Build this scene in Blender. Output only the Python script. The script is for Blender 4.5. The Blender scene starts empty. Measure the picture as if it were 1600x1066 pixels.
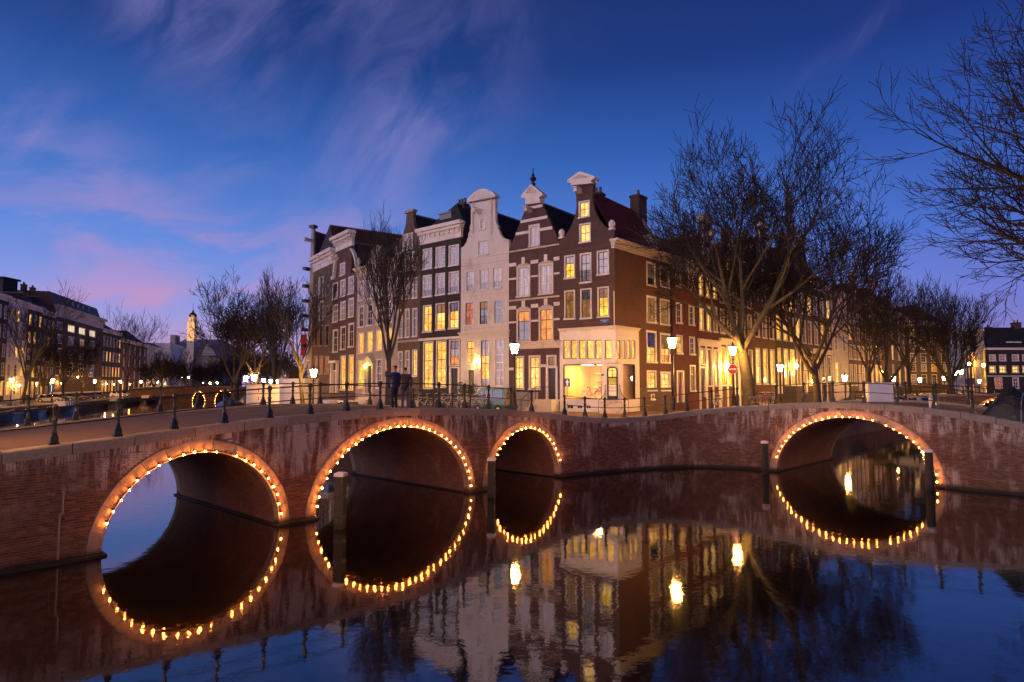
import bpy, math, random
from mathutils import Vector, Matrix
from mathutils.geometry import tessellate_polygon
random.seed(11)
S = bpy.context.scene
COL = S.collection
R = math.radians
PI = math.pi

# ---------------------------------------------------------------- camera
CAM = Vector((0.0, 0.0, 4.7))
PITCH = math.atan(67 / 1000)
cd = bpy.data.cameras.new('camera')
cam = bpy.data.objects.new('camera', cd)
COL.objects.link(cam)
cam.location = CAM
cam.rotation_euler = (R(90) + PITCH, 0, 0)
cd.sensor_width = 36
cd.lens = 22.5
cd.clip_start = 0.1
cd.clip_end = 3000
S.camera = cam

# ---------------------------------------------------------------- world: dusk sky
SUN_AZ = Vector((-0.72, -0.69, 0)).normalized()      # where the sun went down (left, a little behind)
W = bpy.data.worlds.new("World")
S.world = W
W.use_nodes = True
nt = W.node_tree
nt.nodes.clear()


def nd(tree, kind, **kw):
    n = tree.nodes.new(kind)
    for k, v in kw.items():
        setattr(n, k, v)
    return n


def mathn(tree, op, a, b=None, c=None, clamp=False):
    n = tree.nodes.new('ShaderNodeMath')
    n.operation = op
    n.use_clamp = clamp
    for i, v in enumerate((a, b, c)):
        if v is None:
            continue
        if isinstance(v, (int, float)):
            n.inputs[i].default_value = v
        else:
            tree.links.new(v, n.inputs[i])
    return n.outputs[0]


def ramp(tree, fac, stops, interp='LINEAR'):
    n = tree.nodes.new('ShaderNodeValToRGB')
    n.color_ramp.interpolation = interp
    els = n.color_ramp.elements
    while len(els) < len(stops):
        els.new(0.5)
    for e, (p, c) in zip(els, stops):
        e.position = p
        e.color = (*c, 1) if len(c) == 3 else c
    tree.links.new(fac, n.inputs[0])
    return n.outputs[0]


def mix(tree, fac, a, b, blend='MIX'):
    n = tree.nodes.new('ShaderNodeMix')
    n.data_type = 'RGBA'
    n.blend_type = blend
    for sock, v in ((n.inputs[0], fac), (n.inputs[6], a), (n.inputs[7], b)):
        if isinstance(v, (int, float)):
            sock.default_value = v
        elif isinstance(v, tuple):
            sock.default_value = (*v, 1) if len(v) == 3 else v
        else:
            tree.links.new(v, sock)
    return n.outputs[2]


def vmath(tree, op, a, b):
    n = tree.nodes.new('ShaderNodeVectorMath')
    n.operation = op
    for i, v in enumerate((a, b)):
        if isinstance(v, (tuple, Vector)):
            n.inputs[i].default_value = v
        else:
            tree.links.new(v, n.inputs[i])
    return n


def noise(tree, vec, scale, detail=4, rough=0.55, dist=0.0):
    n = tree.nodes.new('ShaderNodeTexNoise')
    n.inputs['Scale'].default_value = scale
    n.inputs['Detail'].default_value = detail
    n.inputs['Roughness'].default_value = rough
    n.inputs['Distortion'].default_value = dist
    if vec is not None:
        tree.links.new(vec, n.inputs['Vector'])
    return n.outputs['Fac']


def smooth(tree, v, lo, hi):
    n = tree.nodes.new('ShaderNodeMapRange')
    n.interpolation_type = 'SMOOTHSTEP'
    n.inputs[1].default_value = lo
    n.inputs[2].default_value = hi
    tree.links.new(v, n.inputs[0])
    return n.outputs[0]


tc = nd(nt, 'ShaderNodeTexCoord')
dirv = tc.outputs['Generated']
sep = nd(nt, 'ShaderNodeSeparateXYZ')
nt.links.new(dirv, sep.inputs[0])
zz = mathn(nt, 'ABSOLUTE', sep.outputs[2])
base = ramp(nt, zz, [(0.0, (.56, .36, .58)), (.055, (.44, .34, .66)), (.12, (.26, .32, .76)), (.21, (.100, .240, .70)),
                     (.33, (.033, .128, .47)), (.45, (.010, .048, .235)), (.60, (.005, .021, .12)), (1.0, (.005, .015, .075))])
# towards the side away from the afterglow the sky is deeper and bluer
dt = vmath(nt, 'DOT_PRODUCT', dirv, tuple(SUN_AZ)).outputs['Value']
hd = vmath(nt, 'DOT_PRODUCT', dirv, (-.85, .5, 0)).outputs['Value']
away = smooth(nt, hd, .75, -.55)
cool = mix(nt, 1.0, base, (.44, .50, .80), 'MULTIPLY')
base = mix(nt, away, base, cool)
# the afterglow itself: a broad pale rose lobe low over the sunset side
lobe = smooth(nt, dt, .25, 1.0)
low = smooth(nt, zz, .75, .02)
glowf = mathn(nt, 'MULTIPLY', lobe, low)
glow = mix(nt, glowf, (0, 0, 0), (1.5, 1.02, 1.05))
# thin afterglow clouds: long fibrous drifts placed by bearing and height in the sky, frayed by noise
az = mathn(nt, 'ARCTAN2', sep.outputs[0], sep.outputs[1])
el = mathn(nt, 'ARCSINE', zz)
comb = nd(nt, 'ShaderNodeCombineXYZ')
nt.links.new(az, comb.inputs[0])
nt.links.new(el, comb.inputs[1])


def fibres(rot, sx, sy, loc, lo, hi, detail=7):
    mp = nd(nt, 'ShaderNodeMapping')
    mp.vector_type = 'TEXTURE'
    mp.inputs['Rotation'].default_value = (0, 0, R(rot))
    mp.inputs['Scale'].default_value = (1 / sx, 1 / sy, 1)
    mp.inputs['Location'].default_value = loc
    nt.links.new(comb.outputs[0], mp.inputs[0])
    return smooth(nt, noise(nt, mp.outputs[0], 1.0, detail, .60, .8), lo, hi)


def drift(azd, eld, la, lb, rot):
    """soft elongated patch: centre bearing/height, half sizes, tilt (degrees)"""
    a = mathn(nt, 'SUBTRACT', az, R(azd))
    e = mathn(nt, 'SUBTRACT', el, R(eld))
    c, s_ = math.cos(R(rot)), math.sin(R(rot))
    p = mathn(nt, 'DIVIDE', mathn(nt, 'ADD', mathn(nt, 'MULTIPLY', a, c), mathn(nt, 'MULTIPLY', e, s_)), R(la))
    q = mathn(nt, 'DIVIDE', mathn(nt, 'SUBTRACT', mathn(nt, 'MULTIPLY', e, c), mathn(nt, 'MULTIPLY', a, s_)), R(lb))
    r2 = mathn(nt, 'ADD', mathn(nt, 'MULTIPLY', p, p), mathn(nt, 'MULTIPLY', q, q))
    return mathn(nt, 'EXPONENT', mathn(nt, 'MULTIPLY', r2, -1.0))


def total(*xs):
    r = xs[0]
    for x in xs[1:]:
        r = mathn(nt, 'ADD', r, x)
    return r


high = total(drift(-7.5, 25, 10, 5.4, 40), drift(-11, 19.5, 5, 3.2, 50), mathn(nt, 'MULTIPLY', drift(-28, 27.5, 11, 4.0, -38), 1.1), drift(-19, 31, 13, 3, 10), drift(-36, 17, 6, 3.5, -30),
             mathn(nt, 'MULTIPLY', drift(28.5, 25.6, 5, .75, 30), .55), drift(-24, 18, 4, 1.6, 40), drift(-62, 22, 16, 5, 20), drift(-95, 28, 20, 7, -15))
lowc = total(drift(-32, 14, 9, 3.4, -25), drift(-35, 9.5, 8, 2.2, -22), drift(-24, 10.5, 6, 2.2, 8), drift(-15.5, 13, 7, 2.4, 15), drift(-29, 6.5, 8, 1.0, -3), drift(-21, 7.6, 7, .9, 3), drift(-38, 5.5, 6, .9, 5),
             drift(-26, 3.6, 9, .8, 0), drift(-66, 10, 18, 3, 4), drift(-100, 8, 22, 3, -4))
f_hi = fibres(46, 5.0, 10.5, (.3, .1, 0), .30, .78, 10)
f_lo = fibres(12, 5.5, 17.0, (1.4, .7, 0), .38, .66)
cl = mathn(nt, 'ADD', mathn(nt, 'MULTIPLY', mathn(nt, 'MULTIPLY', high, f_hi), .52), mathn(nt, 'MULTIPLY', mathn(nt, 'MULTIPLY', lowc, f_lo), .56))
ccol = ramp(nt, zz, [(0.0, (.66, .32, .48)), (.14, (.52, .29, .56)), (.28, (.31, .26, .60)), (.55, (.22, .20, .50)), (1, (.10, .10, .30))])
sky = mix(nt, mathn(nt, 'MULTIPLY', cl, .85, clamp=True), base, ccol)
sky = mix(nt, 1.0, sky, glow, 'ADD')
nis = nd(nt, 'ShaderNodeTexSky', sky_type='NISHITA')
nis.sun_disc = False
nis.sun_elevation = R(-2.0)
nis.sun_rotation = math.atan2(SUN_AZ.x, SUN_AZ.y)
sky = mix(nt, .05, sky, nis.outputs[0], 'ADD')
bg = nd(nt, 'ShaderNodeBackground')
nt.links.new(sky, bg.inputs[0])
bg.inputs[1].default_value = 1.0
wo = nd(nt, 'ShaderNodeOutputWorld')
nt.links.new(bg.outputs[0], wo.inputs[0])

# ---------------------------------------------------------------- what is left of the sun: a very soft rose light
sl = bpy.data.lights.new('afterglow_sun', 'SUN')
sl.energy = 0.5
sl.angle = R(70)
sl.color = (1.0, .76, .62)
so = bpy.data.objects.new('afterglow_sun', sl)
COL.objects.link(so)
sdir = (SUN_AZ + Vector((0, 0, .42))).normalized()
so.rotation_euler = sdir.to_track_quat('Z', 'Y').to_euler()

S.view_settings.view_transform = 'Standard'
S.view_settings.look = 'None'
S.view_settings.exposure = 0
S.view_settings.gamma = 1
S.view_settings.use_curve_mapping = False
S.cycles.max_bounces = 8
S.cycles.use_denoising = True
S.cycles.sample_clamp_indirect = 6
S.cycles.caustics_reflective = False
S.cycles.caustics_refractive = False

# ---------------------------------------------------------------- measuring helpers
_c, _s = math.cos(PITCH), math.sin(PITCH)


def ray(px, py):
    v = (533 - py) / 1000
    return Vector(((px - 800) / 1000, _c - v * _s, _s + v * _c))


def at_z(px, py, z):
    r = ray(px, py)
    return CAM + r * ((z - CAM.z) / r.z)


def at_y(px, py, Y):
    r = ray(px, py)
    return CAM + r * (Y / r.y)


def lerp(a, b, f):
    return a + (b - a) * f


class Facade:
    """A vertical plane between two plan points, A on the left and B on the right as seen from outside."""

    def __init__(s, A, B):
        s.A = Vector((A[0], A[1], 0))
        s.B = Vector((B[0], B[1], 0))
        s.d = (s.B - s.A).normalized()
        s.n = Vector((s.d.y, -s.d.x, 0))
        s.W = (s.B - s.A).length
        s.ang = math.atan2(s.d.y, s.d.x)

    def P(s, u, z, w=0.0):
        return s.A + s.d * u + s.n * w + Vector((0, 0, z))

    def uv(s, px, py, off=0.0):
        r = ray(px, py)
        o = s.A + s.n * off
        t = (o - CAM).dot(s.n) / r.dot(s.n)
        p = CAM + r * t
        return ((p - s.A).dot(s.d), p.z)

    def rect(s, x0, x1, y0, y1):
        xc = (x0 + x1) / 2
        yc = (y0 + y1) / 2
        return (s.uv(x0, yc)[0], s.uv(x1, yc)[0], s.uv(xc, y1)[1], s.uv(xc, y0)[1])

# ---------------------------------------------------------------- object helpers


def tag(o, label=None, cat=None, group=None, kind=None):
    if label:
        o['label'] = label
    if cat:
        o['category'] = cat
    if group:
        o['group'] = group
    if kind:
        o['kind'] = kind
    return o


def empty(name, loc, label=None, cat=None, group=None, rz=0.0):
    o = bpy.data.objects.new(name, None)
    COL.objects.link(o)
    o.location = loc
    o.rotation_euler = (0, 0, rz)
    o.empty_display_size = .3
    return tag(o, label, cat, group)


def wloc(o):
    v = Vector((0, 0, 0))
    while o is not None:
        v += o.location
        o = o.parent
    return v


class MB:
    def __init__(s):
        s.v = []
        s.f = []
        s.m = []
        s.cur = 0

    def face(s, pts, mi=None):
        i = len(s.v)
        s.v.extend(tuple(p) for p in pts)
        s.f.append(tuple(range(i, i + len(pts))))
        s.m.append(s.cur if mi is None else mi)

    def hexa(s, p, skip=()):
        """p: 4 bottom corners (ccw from above) then 4 top."""
        i = len(s.v)
        s.v.extend(tuple(q) for q in p)
        for k, q in enumerate(((3, 2, 1, 0), (4, 5, 6, 7), (0, 1, 5, 4), (1, 2, 6, 5), (2, 3, 7, 6), (3, 0, 4, 7))):
            if k in skip:
                continue
            s.f.append(tuple(i + j for j in q))
            s.m.append(s.cur)

    def box(s, x0, x1, y0, y1, z0, z1, skip=()):
        s.hexa([(x0, y0, z0), (x1, y0, z0), (x1, y1, z0), (x0, y1, z0), (x0, y0, z1), (x1, y0, z1), (x1, y1, z1), (x0, y1, z1)], skip)

    def fbox(s, F, u0, u1, z0, z1, w0, w1, skip=()):
        """box on a facade: w0 outer (front), w1 inner."""
        P = F.P
        s.hexa([P(u0, z0, w0), P(u1, z0, w0), P(u1, z0, w1), P(u0, z0, w1), P(u0, z1, w0), P(u1, z1, w0), P(u1, z1, w1), P(u0, z1, w1)], skip)

    def tube(s, pts, rads, n=6, cap=True):
        pts = [Vector(p) for p in pts]
        if isinstance(rads, (int, float)):
            rads = [rads] * len(pts)
        rings = []
        for k, p in enumerate(pts):
            a = pts[max(0, k - 1)]
            b = pts[min(len(pts) - 1, k + 1)]
            t = (b - a)
            if t.length < 1e-9:
                t = Vector((0, 0, 1))
            t.normalize()
            ref = Vector((0, 0, 1)) if abs(t.z) < .9 else Vector((1, 0, 0))
            x = t.cross(ref).normalized()
            y = t.cross(x)
            i = len(s.v)
            for q in range(n):
                a_ = 2 * PI * q / n
                s.v.append(tuple(p + (x * math.cos(a_) + y * math.sin(a_)) * rads[k]))
            rings.append(i)
        for a, b in zip(rings, rings[1:]):
            for q in range(n):
                q2 = (q + 1) % n
                s.f.append((a + q, a + q2, b + q2, b + q))
                s.m.append(s.cur)
        if cap:
            s.f.append(tuple(rings[0] + q for q in range(n - 1, -1, -1)))
            s.m.append(s.cur)
            s.f.append(tuple(rings[-1] + q for q in range(n)))
            s.m.append(s.cur)

    def lathe(s, prof, n=8, c=(0, 0), rot=0.0, cap=True):
        """prof: (r, z) list from bottom to top."""
        rings = []
        for r, z in prof:
            i = len(s.v)
            for q in range(n):
                a = 2 * PI * q / n + rot
                s.v.append((c[0] + r * math.cos(a), c[1] + r * math.sin(a), z))
            rings.append(i)
        for a, b in zip(rings, rings[1:]):
            for q in range(n):
                q2 = (q + 1) % n
                s.f.append((a + q, a + q2, b + q2, b + q))
                s.m.append(s.cur)
        if cap:
            s.f.append(tuple(rings[0] + q for q in range(n - 1, -1, -1)))
            s.m.append(s.cur)
            s.f.append(tuple(rings[-1] + q for q in range(n)))
            s.m.append(s.cur)

    def prism(s, F, poly, w0, w1):
        """solid from a (u,z) polygon (ccw seen from outside) between w0 (front) and w1 (back)."""
        i = len(s.v)
        n = len(poly)
        s.v.extend(tuple(F.P(u, z, w0)) for u, z in poly)
        s.v.extend(tuple(F.P(u, z, w1)) for u, z in poly)
        tri = tessellate_polygon([[Vector((u, z, 0)) for u, z in poly]])
        for t in tri:
            s.f.append((i + t[0], i + t[1], i + t[2]))
            s.m.append(s.cur)
            s.f.append((i + n + t[2], i + n + t[1], i + n + t[0]))
            s.m.append(s.cur)
        for k in range(n):
            k2 = (k + 1) % n
            s.f.append((i + k, i + n + k, i + n + k2, i + k2))
            s.m.append(s.cur)

    def build(s, name, mats, parent=None, smooth=False, uv=False, obj=True, local=False):
        me = bpy.data.meshes.new(name)
        off = Vector((0, 0, 0)) if (local or parent is None) else wloc(parent)
        vs = s.v if off.length == 0 else [(a - off.x, b - off.y, c - off.z) for a, b, c in s.v]
        me.from_pydata(vs, [], s.f)
        if not isinstance(mats, (list, tuple)):
            mats = [mats]
        for m in mats:
            me.materials.append(m)
        if len(mats) > 1:
            me.polygons.foreach_set('material_index', s.m)
        if smooth:
            me.polygons.foreach_set('use_smooth', [True] * len(s.f))
        if uv:
            ul = me.uv_layers.new(name='uv')
            buf = [0.0] * (2 * len(me.loops))
            for p in me.polygons:
                nx, ny, nz = p.normal
                h = math.hypot(nx, ny)
                if h > .35:
                    tx, ty = -ny / h, nx / h
                    for li in p.loop_indices:
                        x, y, z = s.v[me.loops[li].vertex_index]
                        buf[2 * li] = x * tx + y * ty
                        buf[2 * li + 1] = z / max(.5, math.sqrt(max(0.05, 1 - nz * nz)))
                else:
                    for li in p.loop_indices:
                        x, y, z = s.v[me.loops[li].vertex_index]
                        buf[2 * li] = x
                        buf[2 * li + 1] = y
            ul.data.foreach_set('uv', buf)
        me.update()
        if not obj:
            return me
        return link(name, me, parent)


def link(name, me, parent=None):
    o = bpy.data.objects.new(name, me)
    COL.objects.link(o)
    if parent is not None:
        o.parent = parent
    return o


def kids(o):
    return [c for c in bpy.data.objects if c.parent is o]


def tree_of(o, cache):
    return cache.get(o.name, [])


def copy_tree(root, loc, rz, label=None, group=None, scale=None):
    """copies a thing, its parts and its sub-parts (meshes are shared)."""
    r = root.copy()
    COL.objects.link(r)
    r.location = loc
    r.rotation_euler = (0, 0, rz)
    if scale:
        r.scale = (scale, scale, scale)
    if label:
        r['label'] = label
    if group:
        r['group'] = group
    for ch in list(root.children):
        c = ch.copy()
        COL.objects.link(c)
        c.parent = r
        for g in list(ch.children):
            d = g.copy()
            COL.objects.link(d)
            d.parent = c
    return r
# ================================================================ materials
MATS = {}


def newmat(name):
    m = bpy.data.materials.new(name)
    m.use_nodes = True
    t = m.node_tree
    b = t.nodes['Principled BSDF']
    return m, t, b


def bump(t, b, h, strength=.3, dist=.02):
    n = t.nodes.new('ShaderNodeBump')
    n.inputs['Strength'].default_value = strength
    n.inputs['Distance'].default_value = dist
    t.links.new(h, n.inputs['Height'])
    t.links.new(n.outputs[0], b.inputs['Normal'])


def geo(t, out='Position'):
    return nd(t, 'ShaderNodeNewGeometry').outputs[out]


def flat(name, col, rough=.6, metal=0.0, var=.18, nscale=6.0, bmp=.15, dirt=None, spec=.5):
    """a painted or plain surface with grain and a little wear."""
    m, t, b = newmat(name)
    p = geo(t)
    f = noise(t, p, nscale, 6, .6)
    f2 = noise(t, p, nscale * .17, 4, .6)
    lo = tuple(c * (1 - var) for c in col)
    hi = tuple(min(1, c * (1 + var)) for c in col)
    c = ramp(t, f, [(.3, lo), (.7, hi)])
    if dirt:
        c = mix(t, smooth(t, f2, .5, .72), c, dirt)
    t.links.new(c, b.inputs['Base Color'])
    b.inputs['Roughness'].default_value = rough
    b.inputs['Metallic'].default_value = metal
    b.inputs['Specular IOR Level'].default_value = spec
    if bmp:
        bump(t, b, f, bmp, .01)
    return m


def brickwall(name, c1, c2, mortar, scale=1.0, stain=None, bw=.22, bh=.065):
    """brickwork for walls whose bricks are too small in view to build."""
    m, t, b = newmat(name)
    uv = nd(t, 'ShaderNodeUVMap').outputs[0]
    n = t.nodes.new('ShaderNodeTexBrick')
    t.links.new(uv, n.inputs['Vector'])
    n.inputs['Color1'].default_value = (*c1, 1)
    n.inputs['Color2'].default_value = (*c2, 1)
    n.inputs['Mortar'].default_value = (*mortar, 1)
    n.inputs['Scale'].default_value = 1.0
    n.inputs['Mortar Size'].default_value = .007
    n.inputs['Mortar Smooth'].default_value = .2
    n.inputs['Brick Width'].default_value = bw
    n.inputs['Row Height'].default_value = bh
    p = geo(t)
    f2 = noise(t, p, .6, 5, .62)
    c = mix(t, 1.0, n.outputs['Color'], ramp(t, f2, [(.3, (.72, .70, .70)), (.7, (1.12, 1.08, 1.05))]), 'MULTIPLY')
    if stain:
        mpn = nd(t, 'ShaderNodeMapping')
        mpn.inputs['Scale'].default_value = (1.6, 1.6, .28)
        t.links.new(p, mpn.inputs[0])
        f3 = noise(t, mpn.outputs[0], 1.0, 6, .68)
        c = mix(t, mathn(t, 'MULTIPLY', smooth(t, f3, .56, .74), .6), c, stain)
    t.links.new(c, b.inputs['Base Color'])
    b.inputs['Roughness'].default_value = .85
    h = mathn(t, 'SUBTRACT', 1.0, n.outputs['Fac'])
    bump(t, b, h, .5, .006)
    return m


def built_brick(name, c1, c2, c3, white):
    """single built bricks: colour by piece, plus lime bloom running down the wall."""
    m, t, b = newmat(name)
    g = nd(t, 'ShaderNodeNewGeometry')
    oi = nd(t, 'ShaderNodeObjectInfo')
    r = mathn(t, 'FRACT', mathn(t, 'ADD', g.outputs['Random Per Island'], oi.outputs['Random']))
    c = ramp(t, r, [(0, c1), (.45, c2), (.8, c3), (1, c1)])
    p = g.outputs['Position']
    f = noise(t, p, 28, 4, .6)
    c = mix(t, 1.0, c, ramp(t, f, [(.3, (.7, .7, .7)), (.7, (1.15, 1.1, 1.1))]), 'MULTIPLY')
    mpn = nd(t, 'ShaderNodeMapping')
    mpn.inputs['Scale'].default_value = (2.6, 2.6, .55)
    t.links.new(p, mpn.inputs[0])
    f3 = noise(t, mpn.outputs[0], 1.0, 7, .70, .3)
    mp2 = nd(t, 'ShaderNodeMapping')
    mp2.inputs['Scale'].default_value = (.40, .40, .55)
    mp2.inputs['Location'].default_value = (5.1, 1.7, 8.0)
    t.links.new(p, mp2.inputs[0])
    f4 = noise(t, mp2.outputs[0], 1.0, 3, .55)
    sp = nd(t, 'ShaderNodeSeparateXYZ')
    t.links.new(p, sp.inputs[0])
    hi = smooth(t, sp.outputs[2], 2.0, 3.1)
    amt = mathn(t, 'MULTIPLY', smooth(t, f3, .43, .60), smooth(t, mathn(t, 'ADD', f4, mathn(t, 'MULTIPLY', hi, .20)), .47, .64))
    c = mix(t, mathn(t, 'MULTIPLY', amt, .75), c, white)
    # a dark slimy tide line
    tide = smooth(t, mathn(t, 'ADD', sp.outputs[2], mathn(t, 'MULTIPLY', f, .15)), .34, .12)
    c = mix(t, tide, c, (.012, .011, .010))
    t.links.new(c, b.inputs['Base Color'])
    b.inputs['Roughness'].default_value = .8
    bump(t, b, f, .35, .008)
    return m


def stone(name, c1, c2, scale=9.0, rough=.8, streak=None, tide=False):
    m, t, b = newmat(name)
    p = geo(t)
    oi = nd(t, 'ShaderNodeObjectInfo')
    f = noise(t, p, scale, 7, .65)
    f2 = noise(t, p, scale * 6, 3, .6)
    c = ramp(t, f, [(.3, c1), (.72, c2)])
    c = mix(t, 1.0, c, ramp(t, oi.outputs['Random'], [(0, (.8, .8, .8)), (1, (1.1, 1.08, 1.05))]), 'MULTIPLY')
    if streak:
        mpn = nd(t, 'ShaderNodeMapping')
        mpn.inputs['Scale'].default_value = (3, 3, .5)
        t.links.new(p, mpn.inputs[0])
        c = mix(t, mathn(t, 'MULTIPLY', smooth(t, noise(t, mpn.outputs[0], 1, 6, .7), .5, .7), .7), c, streak)
    if tide:
        sp = nd(t, 'ShaderNodeSeparateXYZ')
        t.links.new(p, sp.inputs[0])
        td = smooth(t, mathn(t, 'ADD', sp.outputs[2], mathn(t, 'MULTIPLY', f2, .15)), .36, .14)
        c = mix(t, td, c, (.012, .011, .010))
    t.links.new(c, b.inputs['Base Color'])
    b.inputs['Roughness'].default_value = rough
    bump(t, b, mathn(t, 'ADD', f, mathn(t, 'MULTIPLY', f2, .4)), .35, .015)
    return m


def roof_tile(name, c1, c2, c3):
    m, t, b = newmat(name)
    g = nd(t, 'ShaderNodeNewGeometry')
    c = ramp(t, g.outputs['Random Per Island'], [(0, c1), (.5, c2), (1, c3)])
    f = noise(t, g.outputs['Position'], 1.3, 5, .6)
    c = mix(t, 1.0, c, ramp(t, f, [(.3, (.65, .65, .65)), (.7, (1.1, 1.1, 1.1))]), 'MULTIPLY')
    t.links.new(c, b.inputs['Base Color'])
    b.inputs['Roughness'].default_value = .62
    return m


def glassmat(name, kind, col=None, strength=1.0, seed=0.0):
    """a window pane: mirror-like over a dark room, a curtain or a lit room."""
    m, t, b = newmat(name)
    p = geo(t)
    oi = nd(t, 'ShaderNodeObjectInfo')
    b.inputs['Roughness'].default_value = .04
    b.inputs['IOR'].default_value = 2.3
    w = noise(t, vmath(t, 'ADD', p, (seed, 0, 0)).outputs[0], 1.6, 2, .5)
    bump(t, b, w, .25, .03)
    if kind == 'dark':
        f = noise(t, p, 1.1, 3, .5)
        c = ramp(t, f, [(.35, (.006, .006, .008)), (.7, (.03, .027, .025))])
        t.links.new(c, b.inputs['Base Color'])
    elif kind == 'curtain':
        mpn = nd(t, 'ShaderNodeMapping')
        mpn.inputs['Scale'].default_value = (9, 9, .4)
        t.links.new(p, mpn.inputs[0])
        f = noise(t, mpn.outputs[0], 1, 3, .5)
        c = ramp(t, f, [(.3, (.12, .11, .11)), (.7, (.46, .43, .42))])
        t.links.new(c, b.inputs['Base Color'])
    else:
        mpn = nd(t, 'ShaderNodeMapping')
        mpn.inputs['Scale'].default_value = (2.2, 2.2, 1.5)
        mpn.inputs['Location'].default_value = (seed, seed * 1.7, seed * .6)
        t.links.new(p, mpn.inputs[0])
        f = noise(t, mpn.outputs[0], 1.0, 5, .6, .4)
        vo = t.nodes.new('ShaderNodeTexVoronoi')
        vo.distance = 'CHEBYCHEV'
        vo.inputs['Scale'].default_value = 1.9
        t.links.new(mpn.outputs[0], vo.inputs['Vector'])
        furn = smooth(t, vo.outputs['Distance'], .22, .40)
        lo = tuple(c * .12 for c in col)
        c = ramp(t, f, [(.30, lo), (.46, tuple(x * .75 for x in col)), (.58, col), (.74, tuple(min(1.6, x * 1.5) for x in col))])
        c = mix(t, mathn(t, 'MULTIPLY', furn, .6), c, (col[0] * .55, col[1] * .38, col[2] * .25))
        c = mix(t, 1.0, c, ramp(t, oi.outputs['Random'], [(0, (.85, .85, .85)), (1, (1.12, 1.12, 1.12))]), 'MULTIPLY')
        t.links.new(c, b.inputs['Emission Color'])
        b.inputs['Emission Strength'].default_value = strength
        b.inputs['Base Color'].default_value = (.03, .02, .015, 1)
        b.inputs['IOR'].default_value = 1.45
    return m


def emit(name, col, strength, front=True):
    m = bpy.data.materials.new(name)
    m.use_nodes = True
    t = m.node_tree
    t.nodes.clear()
    e = t.nodes.new('ShaderNodeEmission')
    e.inputs[0].default_value = (*col, 1)
    e.inputs[1].default_value = strength
    o = t.nodes.new('ShaderNodeOutputMaterial')
    t.links.new(e.outputs[0], o.inputs[0])
    return m


M = {}
M['brick_dark'] = brickwall('dark brown brick', (.090, .042, .036), (.060, .029, .026), (.10, .085, .078))
M['brick_plum'] = brickwall('plum brick', (.095, .045, .042), (.066, .031, .031), (.10, .08, .075))
M['brick_red'] = brickwall('red brick', (.125, .048, .029), (.088, .034, .022), (.12, .082, .062))
M['brick_black'] = brickwall('tarred brick', (.030, .024, .024), (.022, .018, .018), (.035, .03, .03))
M['brick_grey'] = brickwall('grey brown brick', (.105, .070, .056), (.080, .052, .043), (.13, .11, .10))
M['brick_maroon'] = brickwall('maroon painted brick', (.115, .026, .022), (.095, .021, .018), (.09, .03, .026))
M['brick_quay'] = brickwall('quay brick', (.13, .060, .045), (.095, .043, .034), (.15, .125, .11), stain=(.38, .33, .31))
M['vault'] = brickwall('vault brick', (.20, .080, .050), (.12, .048, .034), (.24, .19, .155), stain=(.34, .25, .20))
M['mortar'] = stone('bridge mortar', (.12, .095, .082), (.20, .165, .145), 14, tide=True)
M['brick_bridge'] = built_brick('bridge brick', (.160, .070, .040), (.092, .040, .026), (.235, .112, .068), (.56, .49, .45))
M['ring'] = stone('arch ring stone', (.24, .185, .145), (.36, .29, .235), 7, streak=(.40, .34, .30), tide=True)
M['coping'] = stone('coping stone', (.20, .175, .155), (.31, .275, .245), 10)
M['plaster_pink'] = flat('white painted front', (.58, .545, .51), .6, var=.05, nscale=3, bmp=.1, dirt=(.44, .40, .37))
M['plaster_cream'] = flat('cream plaster', (.55, .50, .43), .7, var=.08, nscale=3, dirt=(.42, .37, .32))
M['plaster_grey'] = flat('grey stone front', (.30, .255, .235), .75, var=.12, nscale=2.5, dirt=(.20, .165, .15))
M['white'] = flat('white paint', (.64, .60, .57), .45, var=.04, nscale=5, bmp=.06, dirt=(.50, .46, .43))
M['cornice'] = flat('cream cornice paint', (.58, .52, .45), .5, var=.05, nscale=4, bmp=.06, dirt=(.56, .49, .42))
M['sandstone'] = flat('sandstone trim', (.52, .45, .38), .8, var=.14, nscale=8, dirt=(.34, .28, .24))
M['black'] = flat('black green paint', (.010, .012, .010), .35, var=.2, nscale=8, bmp=.05)
M['iron'] = flat('cast iron paint', (.009, .011, .009), .42, var=.3, nscale=14, bmp=.3, dirt=(.024, .020, .015))
M['lamp_iron'] = flat('lamp post paint', (.028, .012, .011), .38, var=.2, nscale=14, bmp=.2)
M['grey_wood'] = flat('grey shutter paint', (.16, .17, .20), .5, var=.1)
M['door_dark'] = flat('dark door paint', (.022, .018, .016), .35, var=.15)
M['door_red'] = flat('red brown door', (.14, .035, .022), .4, var=.15)
M['tile_red'] = roof_tile('red pantile', (.13, .022, .014), (.17, .032, .018), (.10, .018, .012))
M['tile_dark'] = roof_tile('slate grey pantile', (.016, .015, .017), (.026, .024, .026), (.011, .010, .012))
M['tile_brown'] = roof_tile('brown red pantile', (.075, .022, .017), (.10, .030, .020), (.055, .017, .014))
M['lead'] = flat('lead flashing', (.20, .20, .22), .5, var=.15)
M['roof_flat'] = flat('dark roof covering', (.022, .020, .021), .7, var=.2)
M['chimney'] = brickwall('chimney brick', (.08, .036, .030), (.055, .025, .022), (.08, .07, .065))
M['clay'] = flat('chimney pot clay', (.12, .05, .035), .8)
M['pave'] = brickwall('street clinker', (.16, .085, .065), (.115, .062, .050), (.07, .055, .047), bw=.21, bh=.075)
M['pave_grey'] = stone('pavement', (.15, .125, .11), (.23, .195, .17), 5)
M['soil'] = stone('far ground', (.05, .045, .04), (.08, .07, .06), 1)
M['bark'] = stone('tree bark', (.028, .020, .015), (.062, .046, .033), 8)
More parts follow.
